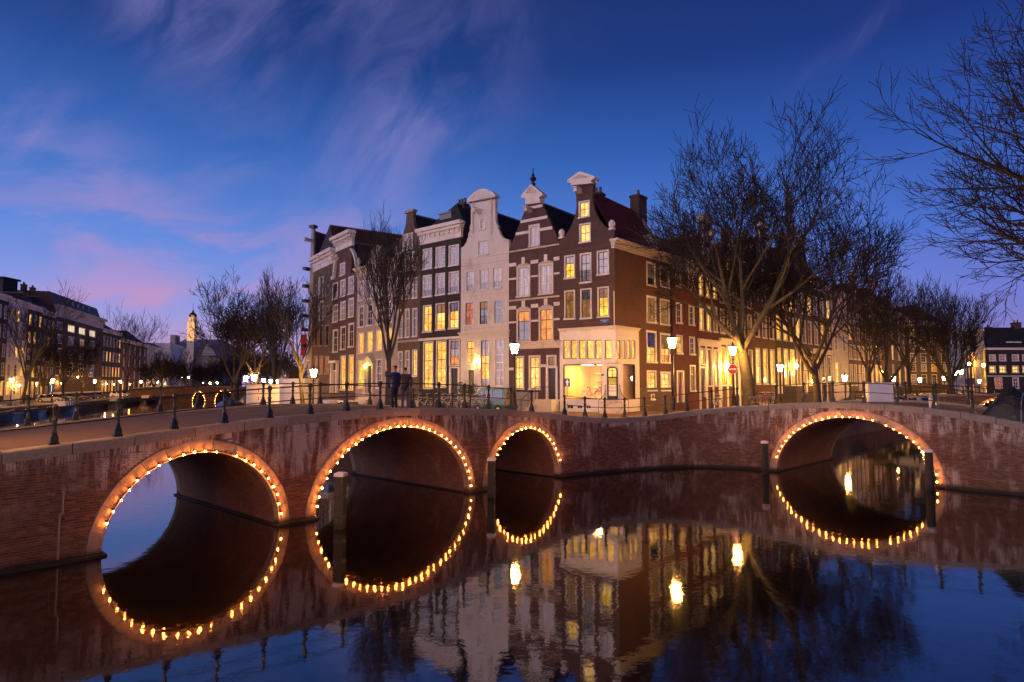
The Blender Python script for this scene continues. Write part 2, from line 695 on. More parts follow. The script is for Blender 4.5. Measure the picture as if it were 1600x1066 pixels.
M['bark_plane'] = stone('plane tree bark', (.030, .025, .016), (.105, .086, .05), 4)
M['twig'] = flat('twig bark', (.020, .014, .012), .85, var=.2, bmp=0)
M['pole_wood'] = stone('wet mooring wood', (.022, .018, .015), (.060, .050, .042), 6, tide=True)
M['pole_cap'] = flat('white pole cap', (.72, .68, .66), .5)
M['sky_pane'] = glassmat('window pane over curtain', 'curtain')
M['dark_pane'] = glassmat('window pane over dark room', 'dark')
WARM = (1.0, .50, .085)
M['lit'] = glassmat('lit window', 'lit', WARM, 2.0, 0)
M['lit_pale'] = glassmat('pale lit window', 'lit', (1.0, .58, .14), 2.3, 3.1)
M['lit_amber'] = glassmat('amber lit window', 'lit', (.95, .34, .04), 1.3, 5.7)
M['lit_dim'] = glassmat('dim lit window', 'lit', (.50, .25, .055), .75, 8.2)
M['lit_rose'] = glassmat('rose lit window', 'lit', (.75, .25, .15), .9, 9.4)
M['lit_yellow'] = glassmat('yellow lit window', 'lit', (1.0, .58, .02), 2.0, 2.2)
M['lit_white'] = glassmat('white office window', 'lit', (1.0, .86, .50), 1.2, 4.4)
M['bulb'] = emit('string bulb', (1.0, .25, .03), 330)
M['lantern'] = emit('lantern glow', (1.0, .45, .085), 820)
M['lantern_far'] = emit('far lantern glow', (1.0, .58, .20), 60)
M['lantern_amber'] = emit('amber wall lamp glow', (1.0, .46, .07), 90)
M['cable'] = flat('black cable', (.008, .008, .008), .5, bmp=0)
M['chrome'] = flat('bicycle steel', (.50, .48, .46), .4, .5, var=.1, bmp=0)
M['rubber'] = flat('tyre rubber', (.010, .010, .010), .8, bmp=0)
M['steel'] = flat('galvanised steel', (.42, .40, .39), .4, .6)
M['tarp'] = flat('black tarpaulin', (.014, .013, .013), .5, var=.3, nscale=3, bmp=.3)


def paint(name, col):
    m, t, b = newmat(name)
    b.inputs['Base Color'].default_value = (*col, 1)
    b.inputs['Roughness'].default_value = .28
    b.inputs['Coat Weight'].default_value = .6
    f = noise(t, geo(t), 3, 4, .6)
    t.links.new(ramp(t, f, [(.3, (.22,) * 3), (.7, (.4,) * 3)]), b.inputs['Roughness'])
    return m


M['car_green'] = paint('green van paint', (.035, .115, .10))
M['car_silver'] = paint('silver car paint', (.32, .31, .32))
M['car_dark'] = paint('dark car paint', (.016, .017, .022))
M['car_blue'] = paint('blue car paint', (.030, .055, .14))
M['car_white'] = paint('white car paint', (.66, .63, .62))
M['car_red'] = paint('red car paint', (.20, .022, .016))
M['car_glass'] = glassmat('car glass', 'dark')
M['tail_red'] = flat('tail lamp red', (.45, .03, .02), .25, bmp=0)
M['head_lamp'] = flat('head lamp glass', (.7, .68, .64), .15, bmp=0)
M['sign_blue'] = flat('sign blue', (.010, .06, .28), .4, var=.05, bmp=0)
M['sign_red'] = flat('sign red', (.62, .028, .020), .4, var=.05, bmp=0)
M['sign_white'] = flat('sign white', (.80, .78, .76), .4, var=.03, bmp=0)
M['sign_lime'] = flat('sign lime', (.36, .42, .02), .4, var=.03, bmp=0)
M['print_dark'] = flat('dark lettering', (.02, .02, .03), .5, bmp=0)
M['banner'] = flat('red banner cloth', (.46, .028, .026), .7, var=.1)
M['cabin'] = flat('white site cabin', (.70, .65, .64), .55, var=.05, nscale=2, dirt=(.58, .52, .50))
M['skin'] = flat('skin', (.42, .24, .17), .55, var=.06, bmp=0)
M['jacket_blue'] = flat('navy jacket cloth', (.016, .022, .085), .8, var=.2, nscale=12)
M['jacket_grey'] = flat('dark grey jacket cloth', (.035, .030, .034), .8, var=.2, nscale=12)
M['trousers_dark'] = flat('dark trousers cloth', (.016, .018, .038), .85, var=.2, nscale=12)
M['trousers_blue'] = flat('faded jeans cloth', (.055, .06, .10), .85, var=.2, nscale=12)
M['hair'] = flat('dark hair', (.016, .011, .009), .7, var=.3, nscale=30)
M['shoe'] = flat('shoe leather', (.10, .05, .04), .5)
M['leaf'] = flat('evergreen leaf', (.045, .075, .022), .6, var=.4, nscale=5, bmp=0)
M['pot'] = flat('terracotta', (.20, .07, .04), .8)

# water: dark, glossy, long slow ripples
m, t, b = newmat('canal water')
b.inputs['Base Color'].default_value = (.010, .007, .006, 1)
b.inputs['Roughness'].default_value = .035
b.inputs['IOR'].default_value = 2.8
p = geo(t)
n1 = noise(t, p, .9, 3, .55)
n2 = noise(t, p, 4.5, 3, .55)
n3 = noise(t, p, 14, 2, .5)
bump(t, b, mathn(t, 'ADD', mathn(t, 'ADD', n1, mathn(t, 'MULTIPLY', n2, .30)), mathn(t, 'MULTIPLY', n3, .04)), .125, .035)
M['water'] = m
# clear shop glass
m, t, b = newmat('clear shop glass')
t.nodes.remove(b)
tr = t.nodes.new('ShaderNodeBsdfTransparent')
gl = t.nodes.new('ShaderNodeBsdfGlossy')
gl.inputs['Roughness'].default_value = .02
ms = t.nodes.new('ShaderNodeMixShader')
ms.inputs[0].default_value = .03
t.links.new(tr.outputs[0], ms.inputs[1])
t.links.new(gl.outputs[0], ms.inputs[2])
t.links.new(ms.outputs[0], t.nodes['Material Output'].inputs[0])
M['clear'] = m
# ================================================================ plan of the place
D1 = Vector((.676, .737, 0)).normalized()
B1A = Vector((-5.393, 24.197, 0)) - D1 * 9.5
B1L = 21.05
D2 = Vector((.703, -.711, 0)).normalized()
B2A = Vector((14.13, 34.78, 0)) - D2 * .25
F1 = Facade(B1A, B1A + D1)
F2 = Facade(B2A, B2A + D2)
W1, W2 = 8.8, 8.2
CPTS = [tuple(B1A + D1 * (B1L - .02))[:2], (4.55, 34.05), (6.25, 35.02), (8.35, 35.95), (10.5, 36.45), (12.4, 36.0), (13.2, 35.5), (13.95, 34.96)]


def catmull(P, n=8):
    P = [Vector((p[0], p[1], 0)) for p in P]
    P = [P[0] * 2 - P[1]] + P + [P[-1] * 2 - P[-2]]
    out = []
    for i in range(1, len(P) - 2):
        for k in range(n):
            t = k / n
            a, b, c, d = P[i - 1], P[i], P[i + 1], P[i + 2]
            out.append(.5 * ((2 * b) + (c - a) * t + (2 * a - 5 * b + 4 * c - d) * t * t + (3 * b - a - 3 * c + d) * t ** 3))
    out.append(P[-2])
    return out


class Path:
    """a wall line in plan, t along it, P(t, z, w) with w towards the water in front."""

    def __init__(s, pts):
        s.p = [Vector((q[0], q[1], 0)) for q in pts]
        s.s = [0.0]
        for a, b in zip(s.p, s.p[1:]):
            s.s.append(s.s[-1] + (b - a).length)
        s.L = s.s[-1]

    def at(s, t):
        i = 0
        while i < len(s.s) - 2 and s.s[i + 1] < t:
            i += 1
        a, b = s.p[i], s.p[i + 1]
        f = (t - s.s[i]) / max(1e-9, s.s[i + 1] - s.s[i])
        return a + (b - a) * f, i

    def tang(s, t):
        a = s.at(max(0, t - .3))[0] if len(s.p) > 2 else s.p[0]
        b = s.at(min(s.L, t + .3))[0] if len(s.p) > 2 else s.p[1]
        return (b - a).normalized()

    def P(s, t, z, w=0.0):
        p = s.at(t)[0]
        d = s.tang(t)
        return Vector((p.x + d.y * w, p.y - d.x * w, z))

    def ztop(s, pix):
        """heights of a drawn edge from measured picture points: [(t, z)]"""
        out = []
        for px, py in pix:
            best = None
            r = ray(px, py)
            for k in range(-80, int(s.L / .05) + 160):
                t = k * .05
                p = s.at(t)[0]
                e = abs(p.x - r.x * p.y / r.y)
                if best is None or e < best[0]:
                    best = (e, t, CAM.z + r.z * p.y / r.y)
            out.append(best[1:])
        return out


def interp(tab, t):
    if t <= tab[0][0]:
        (a, b), (c, d) = tab[0], tab[1]
        return b + (d - b) * (t - a) / (c - a)
    for (a, b), (c, d) in zip(tab, tab[1:]):
        if t <= c:
            f = (t - a) / (c - a)
            return b + (d - b) * f
    (a, b), (c, d) = tab[-2], tab[-1]
    return b + (d - b) * (t - a) / (c - a)


def smooth_tab(tab, deg):
    """least squares polynomial through the measured heights."""
    import numpy as np
    x = np.array([a for a, _ in tab])
    y = np.array([b for _, b in tab])
    c = np.polyfit(x, y, deg)
    return lambda t: float(np.polyval(c, t))


PB1 = Path([B1A, B1A + D1 * B1L])
PC = Path(catmull(CPTS))
PB2 = Path([B2A, B2A + D2 * 14.0])
_t1 = PB1.ztop([(1, 708), (60, 698.5), (134, 690), (250, 673.5), (380, 657), (464, 651.5), (577, 640), (661, 636.6), (756, 639), (841, 644.5), (870, 646.5)])
_t2 = PB2.ztop([(1205, 632.4), (1236, 630.5), (1325, 629), (1411, 634), (1497, 644), (1590, 658.5)])
top1 = smooth_tab(_t1, 4)
top2 = smooth_tab(_t2, 3)
_tc = PC.ztop([(925, 651.5), (979, 653), (1038, 647), (1100, 639.5), (1153, 635.6)])
_tc = [(0, top1(B1L))] + _tc + [(PC.L, top2(.05))]
topc = smooth_tab(_tc, 4)

# ---------------------------------------------------------------- land heights
_ctl = [((2.2, 33.2), 3.02), ((-4, 38.6), 3.05), ((-1, 36), 3.05), ((4.5, 34.6), 2.84), ((6.2, 35.6), 2.74), ((8.3, 36.6), 2.78), ((10.5, 37.2), 2.98), ((14, 35.6), 3.30), ((17, 38.5), 3.3), ((19.8, 40.4), 3.25),
        ((7.4, 44.5), 2.62), ((0, 49.5), 2.55), ((-8, 56), 2.5), ((-14, 47), 2.25), ((-20, 55), 1.95), ((-24, 78), 2.1), ((-40, 90), 1.4), ((16, 54), 2.3), ((26, 53), 2.0), ((30, 66), 1.8), ((50, 84), 1.4), ((95, 130), 1.3)]


def zg(x, y):
    sw = sv = 0.0
    for (a, b), z in _ctl:
        d2 = (x - a) ** 2 + (y - b) ** 2
        w = 1 / (d2 * math.sqrt(d2) + .4)
        sw += w
        sv += w * z
    return sv / sw


# ---------------------------------------------------------------- wall pieces


def brick_front(mb, P, t0, t1, z0, z1, w, depth=.045):
    mb.hexa([P(t0, z0, w), P(t1, z0, w), P(t1, z0, w - depth), P(t0, z0, w - depth), P(t0, z1, w), P(t1, z1, w), P(t1, z1, w - depth), P(t0, z1, w - depth)], skip=(4,))


class Arch:
    def __init__(s, t0, t1, rise, ring=.36):
        s.c = (t0 + t1) / 2
        s.a = (t1 - t0) / 2
        s.b = rise
        s.r = ring
        s.t0, s.t1 = t0, t1

    def z(s, t, e=0.0):
        q = 1 - ((t - s.c) / (s.a + e)) ** 2
        return (s.b + e) * math.sqrt(max(0, q))

    def pt(s, th, e):
        return s.c - (s.a + e) * math.cos(th), (s.b + e) * math.sin(th)


def wall_lines(T0, T1, arches, step=.35):
    ts = set()
    n = int((T1 - T0) / step)
    for k in range(n + 1):
        ts.add(round(T0 + (T1 - T0) * k / n, 4))
    for a in arches:
        ts = {t for t in ts if not (a.t0 - .02 < t < a.t1 + .02)}
        for k in range(33):
            ts.add(round(a.c - a.a * math.cos(PI * k / 32), 4))
    return sorted(ts)


def masonry(root, path, T0, T1, top, arches, thick, mats, named=0, bridge=True, seed=1, back_top=None, cope_thick=.30, cope_skip=0):
    """body, bricks, arch stones, coping stones of one stretch of wall."""
    P = path.P
    rnd = random.Random(seed)
    ts = wall_lines(T0, T1, arches)
    body, vault, rear = MB(), MB(), MB()

    def inside(t):
        for a in arches:
            if a.t0 + 1e-3 < t < a.t1 - 1e-3:
                return a
    for a, b in zip(ts, ts[1:]):
        ar = inside((a + b) / 2)
        za = ar.z(a) if ar else -1.0
        zb = ar.z(b) if ar else -1.0
        ha, hb = top(a) - .29, top(b) - .29
        body.face([P(a, za), P(b, zb), P(b, hb), P(a, ha)])
        if bridge:
            rear.face([P(b, zb, -thick), P(a, za, -thick), P(a, ha, -thick), P(b, hb, -thick)])
            if ar:
                vault.face([P(a, za, 0), P(a, za, -thick), P(b, zb, -thick), P(b, zb, 0)])
    for ar in arches:
        for t, f in ((ar.t0, 1), (ar.t1, -1)):
            q = [P(t, -1, 0), P(t, -1, -thick), P(t, 0, -thick), P(t, 0, 0)]
            vault.face(q)
    body.build('wall_core', mats['core'], root, uv=True)
    if bridge:
        rear.build('rear_wall', M['brick_quay'], root, uv=True)
    if bridge and arches:
        vault.build('vault', mats['vault'], root, uv=True)
    # bricks
    many = MB()
    single = []
    PITCH_Z, PITCH_T = .068, .226
    zmax = max(top(t) for t in ts) - .50
    k = 0
    z = -.04
    while z < zmax:
        z0, z1 = z, z + .056
        holes = []
        for a in arches:
            e = a.r + .015
            q = 1 - (max(0, z0) / (a.b + e)) ** 2
            if q > 0:
                h = (a.a + e) * math.sqrt(q)
                holes.append((a.c - h, a.c + h))
        spans = []
        cur = T0
        for a, b in sorted(holes):
            if a > cur:
                spans.append((cur, a))
            cur = max(cur, b)
        if cur < T1:
            spans.append((cur, T1))
        for a, b in spans:
            if b - a < .05:
                continue
            off = (k % 2) * PITCH_T * .5
            n0 = math.floor((a - T0 - off) / PITCH_T)
            t = T0 + off + n0 * PITCH_T
            while t < b:
                u0, u1 = max(a, t) + .006, min(b, t + PITCH_T) - .006
                t += PITCH_T
                if u1 - u0 < .03:
                    continue
                lim = min(top(u0), top(u1)) - .47
                if z1 > lim:
                    continue
                dz = rnd.uniform(-.003, .003)
                w = .010 + rnd.random() * .012
                if named and len(single) < named and u1 - u0 > .12 and z0 > .12 and u0 < 2.5 and rnd.random() < .97:
                    single.append((u0, u1, z0 + dz, z1 + dz, w))
                else:
                    brick_front(many, P, u0, u1, z0 + dz, z1 + dz, w)
        z += PITCH_Z
        k += 1
    # the standing course right under the coping
    t = T0
    while t < T1 - .07:
        h = top(t + .035) - .29
        if rnd.random() < .97:
            w = .014 + rnd.random() * .014
            i0, i1 = t + .006, t + .066
            many.hexa([P(i0, h - .20, w), P(i1, h - .20, w), P(i1, h - .20, w - .05), P(i0, h - .20, w - .05),
                       P(i0, h - .004, w), P(i1, h - .004, w), P(i1, h - .004, w - .05), P(i0, h - .004, w - .05)], skip=(4,))
        t += .072
    o = many.build('brickwork', mats['brick'], root)
    o['kind'] = 'stuff'
    if single:
        unit = MB()
        unit.box(-.5, .5, -.5, .5, -.5, .5)
        ume = unit.build('brick', mats['brick'], obj=False)
        base = wloc(root)
        d = path.tang(1)
        ang = math.atan2(d.y, d.x)
        for u0, u1, z0, z1, w in single:
            o = link('brick', ume, root)
            c = P((u0 + u1) / 2, (z0 + z1) / 2, w - .0275)
            o.location = c - base
            o.rotation_euler = (0, 0, ang)
            o.scale = (u1 - u0, .055, z1 - z0)
    # arch stones, each on its own
    for ar in arches:
        n = max(9, int(PI * (ar.a + ar.b) / 2 / .62) | 1)
        for face_w in ((.035, -.30), (-thick + .30, -thick - .03)):
            if face_w[0] < 0 and not bridge:
                continue
            for i in range(n):
                g = .008 / max(ar.a, ar.b)
                a0, a1 = PI * i / n + g, PI * (i + 1) / n - g
                if i == 0:
                    a0 = -.06
                if i == n - 1:
                    a1 = PI + .06
                mb = MB()
                rr = ar.r + rnd.uniform(-.012, .012)
                sub = 4
                q = []
                for s_ in range(sub + 1):
                    th = a0 + (a1 - a0) * s_ / sub
                    ti, zi = ar.pt(th, -.012)
                    to, zo = ar.pt(th, rr)
                    q.append((P(ti, zi, face_w[0]), P(to, zo, face_w[0]), P(to, zo, face_w[1]), P(ti, zi, face_w[1])))
                for x, y in zip(q, q[1:]):
                    mb.face([x[0], y[0], y[1], x[1]])
                    mb.face([x[1], y[1], y[2], x[2]])
                    mb.face([x[2], y[2], y[3], x[3]])
                    mb.face([x[3], y[3], y[0], x[0]])
                mb.face([q[0][0], q[0][1], q[0][2], q[0][3]])
                mb.face([q[-1][3], q[-1][2], q[-1][1], q[-1][0]])
                mb.build('arch_stone', mats['ring'], root)
    # coping stones
    sides = [(.07, -.42, top)]
    if bridge:
        sides.append((-thick + .42, -thick - .07, top))
    for w0, w1, tp in sides:
        t = T0
        while t < T1 - .2:
            L = rnd.uniform(1.25, 1.65)
            e = min(T1, t + L)
            if T1 - e < .5:
                e = T1
            mb = MB()
            rows = []
            j = rnd.uniform(-.014, .014)
            sub = 4
            for s_ in range(sub + 1):
                tt = t + .012 + (e - t - .024) * s_ / sub
                h = tp(tt) + j
                rows.append([P(tt, h - cope_thick, w0 - .02), P(tt, h - .035, w0), P(tt, h, w0 - .03), P(tt, h, w1 + .03), P(tt, h - .035, w1), P(tt, h - cope_thick, w1 + .02)])
            for x, y in zip(rows, rows[1:]):
                for q in range(5):
                    mb.face([x[q], y[q], y[q + 1], x[q + 1]])
            mb.face(list(reversed(rows[0])))
            mb.face(rows[-1])
            mb.build('coping_stone', mats['coping'], root)
            t = e
    # dark timber footing at the waterline
    mb = MB()
    edges = [T0] + [x for a in arches for x in (a.t0, a.t1)] + [T1]
    for a, b in zip(edges[::2], edges[1::2]):
        n = max(1, int((b - a) / .8))
        for i in range(n):
            x, y = a + (b - a) * i / n, a + (b - a) * (i + 1) / n
            mb.hexa([P(x, -.5, .16), P(y, -.5, .16), P(y, -.5, -.1), P(x, -.5, -.1), P(x, .07, .16), P(y, .07, .16), P(y, .07, -.1), P(x, .07, -.1)])
    if bridge:
        for a in arches:
            for t, s_ in ((a.t0, 1), (a.t1, -1)):
                x, y = min(t, t + s_ * .14), max(t, t + s_ * .14)
                mb.hexa([P(x, -.5, .1), P(y, -.5, .1), P(y, -.5, -thick), P(x, -.5, -thick), P(x, .06, .1), P(y, .06, .1), P(y, .06, -thick), P(x, .06, -thick)])
    mb.build('footing', M['pole_wood'], root)


BM = dict(core=M['mortar'], vault=M['vault'], brick=M['brick_bridge'], ring=M['ring'], coping=M['coping'])


def deck(root, path, T0, T1, top, thick, w_off=.42, drop=.10):
    mb = MB()
    n = int((T1 - T0) / .6)
    for i in range(n):
        a, b = T0 + (T1 - T0) * i / n, T0 + (T1 - T0) * (i + 1) / n
        ha, hb = top(a) - drop, top(b) - drop
        ws = [-w_off + .02, -1.9, -thick / 2, -thick + 1.9, -thick + w_off - .02]
        crown = [0, .02, .07, .02, 0]
        for k in range(4):
            mb.face([path.P(a, ha + crown[k], ws[k]), path.P(b, hb + crown[k], ws[k]), path.P(b, hb + crown[k + 1], ws[k + 1]), path.P(a, ha + crown[k + 1], ws[k + 1])])
    return mb.build('deck', M['pave'], root, uv=True)


# the two bridges and the wall between them
br1 = empty('stone_bridge', B1A + D1 * 10, 'long brick canal bridge with three lit arches, carrying the two standing people', 'bridge', 'brick arch bridges over the canals')
A1 = [Arch(.85, 6.02, 2.62), Arch(7.32, 14.72, 3.02), Arch(15.92, 21.00, 2.58)]
masonry(br1, PB1, -6.0, B1L, top1, A1, W1, BM, named=300, seed=3)
deck(br1, PB1, -6.0, B1L + .6, top1, W1)
br2 = empty('stone_bridge', B2A + D2 * 5, 'short brick bridge with one wide lit arch under the white box at its crown', 'bridge', 'brick arch bridges over the canals')
A2 = [Arch(.34, 7.70, 3.04)]
masonry(br2, PB2, 0.02, 14.0, top2, A2, W2, BM, seed=5)
deck(br2, PB2, -.5, 14.0, top2, W2)
qw = empty('quay_wall', PC.P(5, 0), 'curved brick quay wall in front of the corner shop, between the two bridges', 'quay wall', 'quay walls')
masonry(qw, PC, 0.0, PC.L, topc, [], .5, BM, bridge=False, seed=7)
# vertical expansion joint strips and pipe on the near wall
mb = MB()
tp = F1.uv(94, 820)[0]
for z0, z1, t in ((.12, 1.25, tp - .03), (1.32, 1.85, tp + .03)):
    mb.tube([PB1.P(t, z0, .05), PB1.P(t, z1, .05)], .022, 6)
mb.tube([PB1.P(tp - .03, 1.25, .05), PB1.P(tp + .03, 1.32, .05)], .022, 6)
tag(mb.build('drain_pipe', M['lead']), 'thin kinked pipe running down the left end of the long bridge wall', 'pipe')

# ---------------------------------------------------------------- water, street, far ground
mb = MB()
mb.face([(-700, -60, 0), (700, -60, 0), (700, 900, 0), (-700, 900, 0)])
tag(mb.build('canal_water', M['water']), kind='structure')

Q1 = [(-4.0, 38.6), (-9.5, 43.1), (-14.3, 47.6), (-19, 53), (-24, 60), (-29.5, 69), (-35.5, 82), (-45, 106), (-66, 160)]
Q2 = [(19.9, 40.45), (22.4, 45.6), (26.2, 52.6), (32, 60), (40, 68), (60, 89), (95, 132), (120, 165)]
HL = [(-50, 140), (-32, 95), (-27, 82), (-21.5, 74), (-17, 68), (-12.5, 62.5), (-9, 59.5), (-4, 56)]
CORNER = at_z(963, 645, 2.65)
CX, CY = CORNER.x, CORNER.y
outer = list(reversed(catmull(Q1, 4))) + [PB1.P(B1L + .05, 0, w) for w in (-W1 + .4, -6, -4, -2, -.4)] + [PC.P(PC.L * k / 14, 0, -.40) for k in range(1, 14)] \
    + [PB2.P(-.15, 0, w) for w in (-.42, -2, -4, -6, -W2 + .4)] + catmull(Q2, 4)
inner = list(reversed(catmull([(CX - .8, CY + 1.6), (-.5, 51.5), (-5, 55.5), (-9.2, 58.9), (-13, 62.5), (-17.5, 67.5), (-22, 74), (-30, 92), (-50, 140)], 6))) \
    + catmull([(CX, CY + 1.5), (CX + 4, CY + 5.5), (22, 63), (40, 82), (70, 118), (110, 165)], 6)


def resample(pts, n):
    pts = [Vector((p[0], p[1], 0)) for p in pts]
    s = [0]
    for a, b in zip(pts, pts[1:]):
        s.append(s[-1] + (b - a).length)
    out = []
    i = 0
    for k in range(n):
        t = s[-1] * k / (n - 1)
        while i < len(s) - 2 and s[i + 1] < t:
            i += 1
        f = (t - s[i]) / max(1e-9, s[i + 1] - s[i])
        out.append(pts[i].lerp(pts[i + 1], f))
    return out


def near(p, pts):
    return min(range(len(pts)), key=lambda i: (pts[i] - p).length)


mb = MB()
io = outer
# match inner points to outer ones by running index (monotone nearest)
inn = resample(inner, 400)
idx = []
last = 0
for p in io:
    p = Vector((p[0], p[1], 0))
    j = max(last, near(p, inn))
    idx.append(j)
    last = j
rows = []
K = 7
for p, j in zip(io, idx):
    q = inn[j]
    row = []
    for k in range(K + 1):
        f = k / K
        x, y = lerp(p[0], q.x, f), lerp(p[1], q.y, f)
        row.append((x, y, zg(x, y)))
    rows.append(row)
for a, b in zip(rows, rows[1:]):
    for k in range(K):
        mb.face([a[k], b[k], b[k + 1], a[k + 1]])
tag(mb.build('street', M['pave'], uv=True, smooth=True), kind='structure')


def plain_quay(label, pts, zt, thick=.5, mat='brick_quay'):
    """a further stretch of quay: wall face and coping."""
    p = Path(pts)
    root = empty('quay_wall', (pts[0][0], pts[0][1], 0), label, 'quay wall', 'quay walls')
    a, c = MB(), MB()
    n = max(2, int(p.L / 2.5))
    for i in range(n):
        x, y = p.L * i / n, p.L * (i + 1) / n
        zx, zy = zt(p.at(x)[0]), zt(p.at(y)[0])
        a.face([p.P(x, -1), p.P(y, -1), p.P(y, zy), p.P(x, zx)])
        c.hexa([p.P(x + .01, zx - .05, .06), p.P(y - .01, zy - .05, .06), p.P(y - .01, zy - .05, -.45), p.P(x + .01, zx - .05, -.45),
                p.P(x + .01, zx + .14, .06), p.P(y - .01, zy + .14, .06), p.P(y - .01, zy + .14, -.45), p.P(x + .01, zx + .14, -.45)])
    a.build('wall_face', M[mat], root, uv=True)
    c.build('coping', M['coping'], root)
    return root


plain_quay('brick quay wall below the white site cabins and the slim bare tree', [tuple(v)[:2] for v in reversed(catmull(Q1, 4))], lambda p: zg(p.x, p.y))
plain_quay('brick quay wall seen through the arch of the short bridge, under the row of lamps', [tuple(v)[:2] for v in catmull(Q2, 4)], lambda p: zg(p.x, p.y))

# far bank of the wide canal (left in view)
LA = Vector((-.782 * 98, 98, 0))
LD = Vector((-.313, .95, 0)).normalized()
LN = Vector((LD.y, -LD.x, 0))          # towards the canal
LZ = 1.35


def left_pt(px, off=0.0):
    """point on the line of the left bank (off metres behind it) under picture column px."""
    r = ray(px, 600)
    o = LA - LN * off
    k = r.x / r.y
    t = (k * o.y - o.x) / (LD.x - k * LD.y)
    return o + LD * t


qa = LA + LN * 2.4 - LD * 60
qb = LA + LN * 2.4 + LD * 330
plain_quay('long low quay wall of the far bank with parked cars on top', [(qa.x, qa.y), (qb.x, qb.y)], lambda p: LZ - .12)
mb = MB()
for o0, o1, z0, z1 in ((-2.0, 14, LZ, LZ + .0), (14, 500, LZ, LZ)):
    a, b = LA - LN * o0 - LD * 60, LA - LN * o0 + LD * 330
    c, d = LA - LN * o1 + LD * 330, LA - LN * o1 - LD * 60
    mb.face([(a.x, a.y, z0), (b.x, b.y, z0), (c.x, c.y, z1), (d.x, d.y, z1)])
tag(mb.build('far_bank_ground', M['pave_grey'], uv=True), kind='structure')
mb = MB()
mb.face([(-340, 300, 1.3), (340, 300, 1.3), (340, 900, 1.3), (-340, 900, 1.3)])
mb.face([(24, 122, 1.28), (340, 122, 1.28), (340, 299, 1.28), (24, 299, 1.28)])
tag(mb.build('far_ground', M['soil']), kind='structure')
# right-hand bank beyond the short bridge
q3 = [(23.9, 25.5), (29.6, 31.2), (36, 39), (80, 92), (118, 134)]
plain_quay('brick quay wall of the right-hand bank beyond the short bridge', [q3[4], q3[3], q3[2], q3[1]], lambda p: 1.5 if p.y > 60 else 2.6)
mb = MB()
e = B2A + D2 * 13.6
mb.face([(e.x, e.y, 2.9), (e.x + 30, e.y - 30, 2.6), (140, 70, 1.5), (118, 134, 1.5), (80, 92, 1.5), (36, 39, 2.6), (29.8, 31.4, 2.9)])
tag(mb.build('right_bank_street', M['pave'], uv=True), kind='structure')

# the quay the picture is taken from, with two unseen lamps added behind the camera
mb = MB()
mb.box(-60, 60, -60, 1.2, -1, 3.1)
tag(mb.build('near_quay_ground', M['pave'], uv=True), kind='structure')
# ================================================================ railings
mb = MB()
mb.lathe([(.155, 0), (.155, .05), (.125, .07), (.12, .20), (.085, .26), (.075, .30)], 4, rot=PI / 4)
mb.lathe([(.062, .29), (.072, .33), (.060, .36), (.046, .44), (.055, .60), (.072, .64), (.072, .67), (.05, .69), (.046, .78), (.06, .90), (.055, .92)], 8)
mb.lathe([(.060, .91), (.082, .945), (.088, .99), (.070, 1.04), (.03, 1.075), (.012, 1.08)], 8)
POST = mb.build('post', M['iron'], obj=False, local=True)


def railing(label, PT, ts, mid=.52, hi=.98, group='iron railings along bridge and quay edges'):
    """PT(t) -> foot of a post; ts the posts."""
    f0 = PT(ts[0])
    root = empty('railing', f0, label, 'railing', group)
    for t in ts:
        p = PT(t)
        q = PT(t + .1) - PT(t - .1)
        o = link('post', POST, root)
        o.location = p - f0
        o.rotation_euler = (0, 0, math.atan2(q.y, q.x))
    for h, r in ((hi, .026), (mid, .020)):
        m_ = MB()
        pts = []
        for a, b in zip(ts, ts[1:]):
            for k in range(3):
                pts.append(PT(lerp(a, b, k / 3)) + Vector((0, 0, h)))
        pts.append(PT(ts[-1]) + Vector((0, 0, h)))
        m_.tube(pts, r, 6)
        m_.build('rail', M['iron'], root, smooth=True)
    return root


def posts(path, top, w):
    return lambda t: path.P(t, top(t), w)


t85 = F1.uv(85, 695, -.17)[0]
t181 = F1.uv(181, 682, -.17)[0]
sp = 1.49
railing('black railing along the near edge of the long bridge, in front of the two people', posts(PB1, top1, -.17), [t181 - 1.45 + sp * k for k in range(-3, 14)])
railing('black railing along the far edge of the long bridge deck, canal behind it', posts(PB1, top1, -W1 + .17), [F1.uv(41, 665.6, -W1)[0] + 1.49 * k for k in range(-2, 17)])
tc = [PC.L * (k + .35) / 9.6 for k in range(9)]
railing('black railing along the curved quay edge in front of the corner shop', posts(PC, topc, -.17), tc)
railing('black railing along the near edge of the short bridge, white box behind it', posts(PB2, top2, -.17), [.35 + 1.46 * k for k in range(0, 10)])
railing('black railing along the far edge of the short bridge deck', posts(PB2, top2, -W2 + .17), [.1 + 1.5 * k for k in range(0, 10)])

# ================================================================ strings of lights round the arches


def bulb_mesh():
    b_ = MB()
    b_.lathe([(.007, -.025), (.020, -.016), (.025, 0), (.020, .016), (.007, .025)], 8)
    return b_.build('bulb', M['bulb'], obj=False, local=True)


BULB = bulb_mesh()


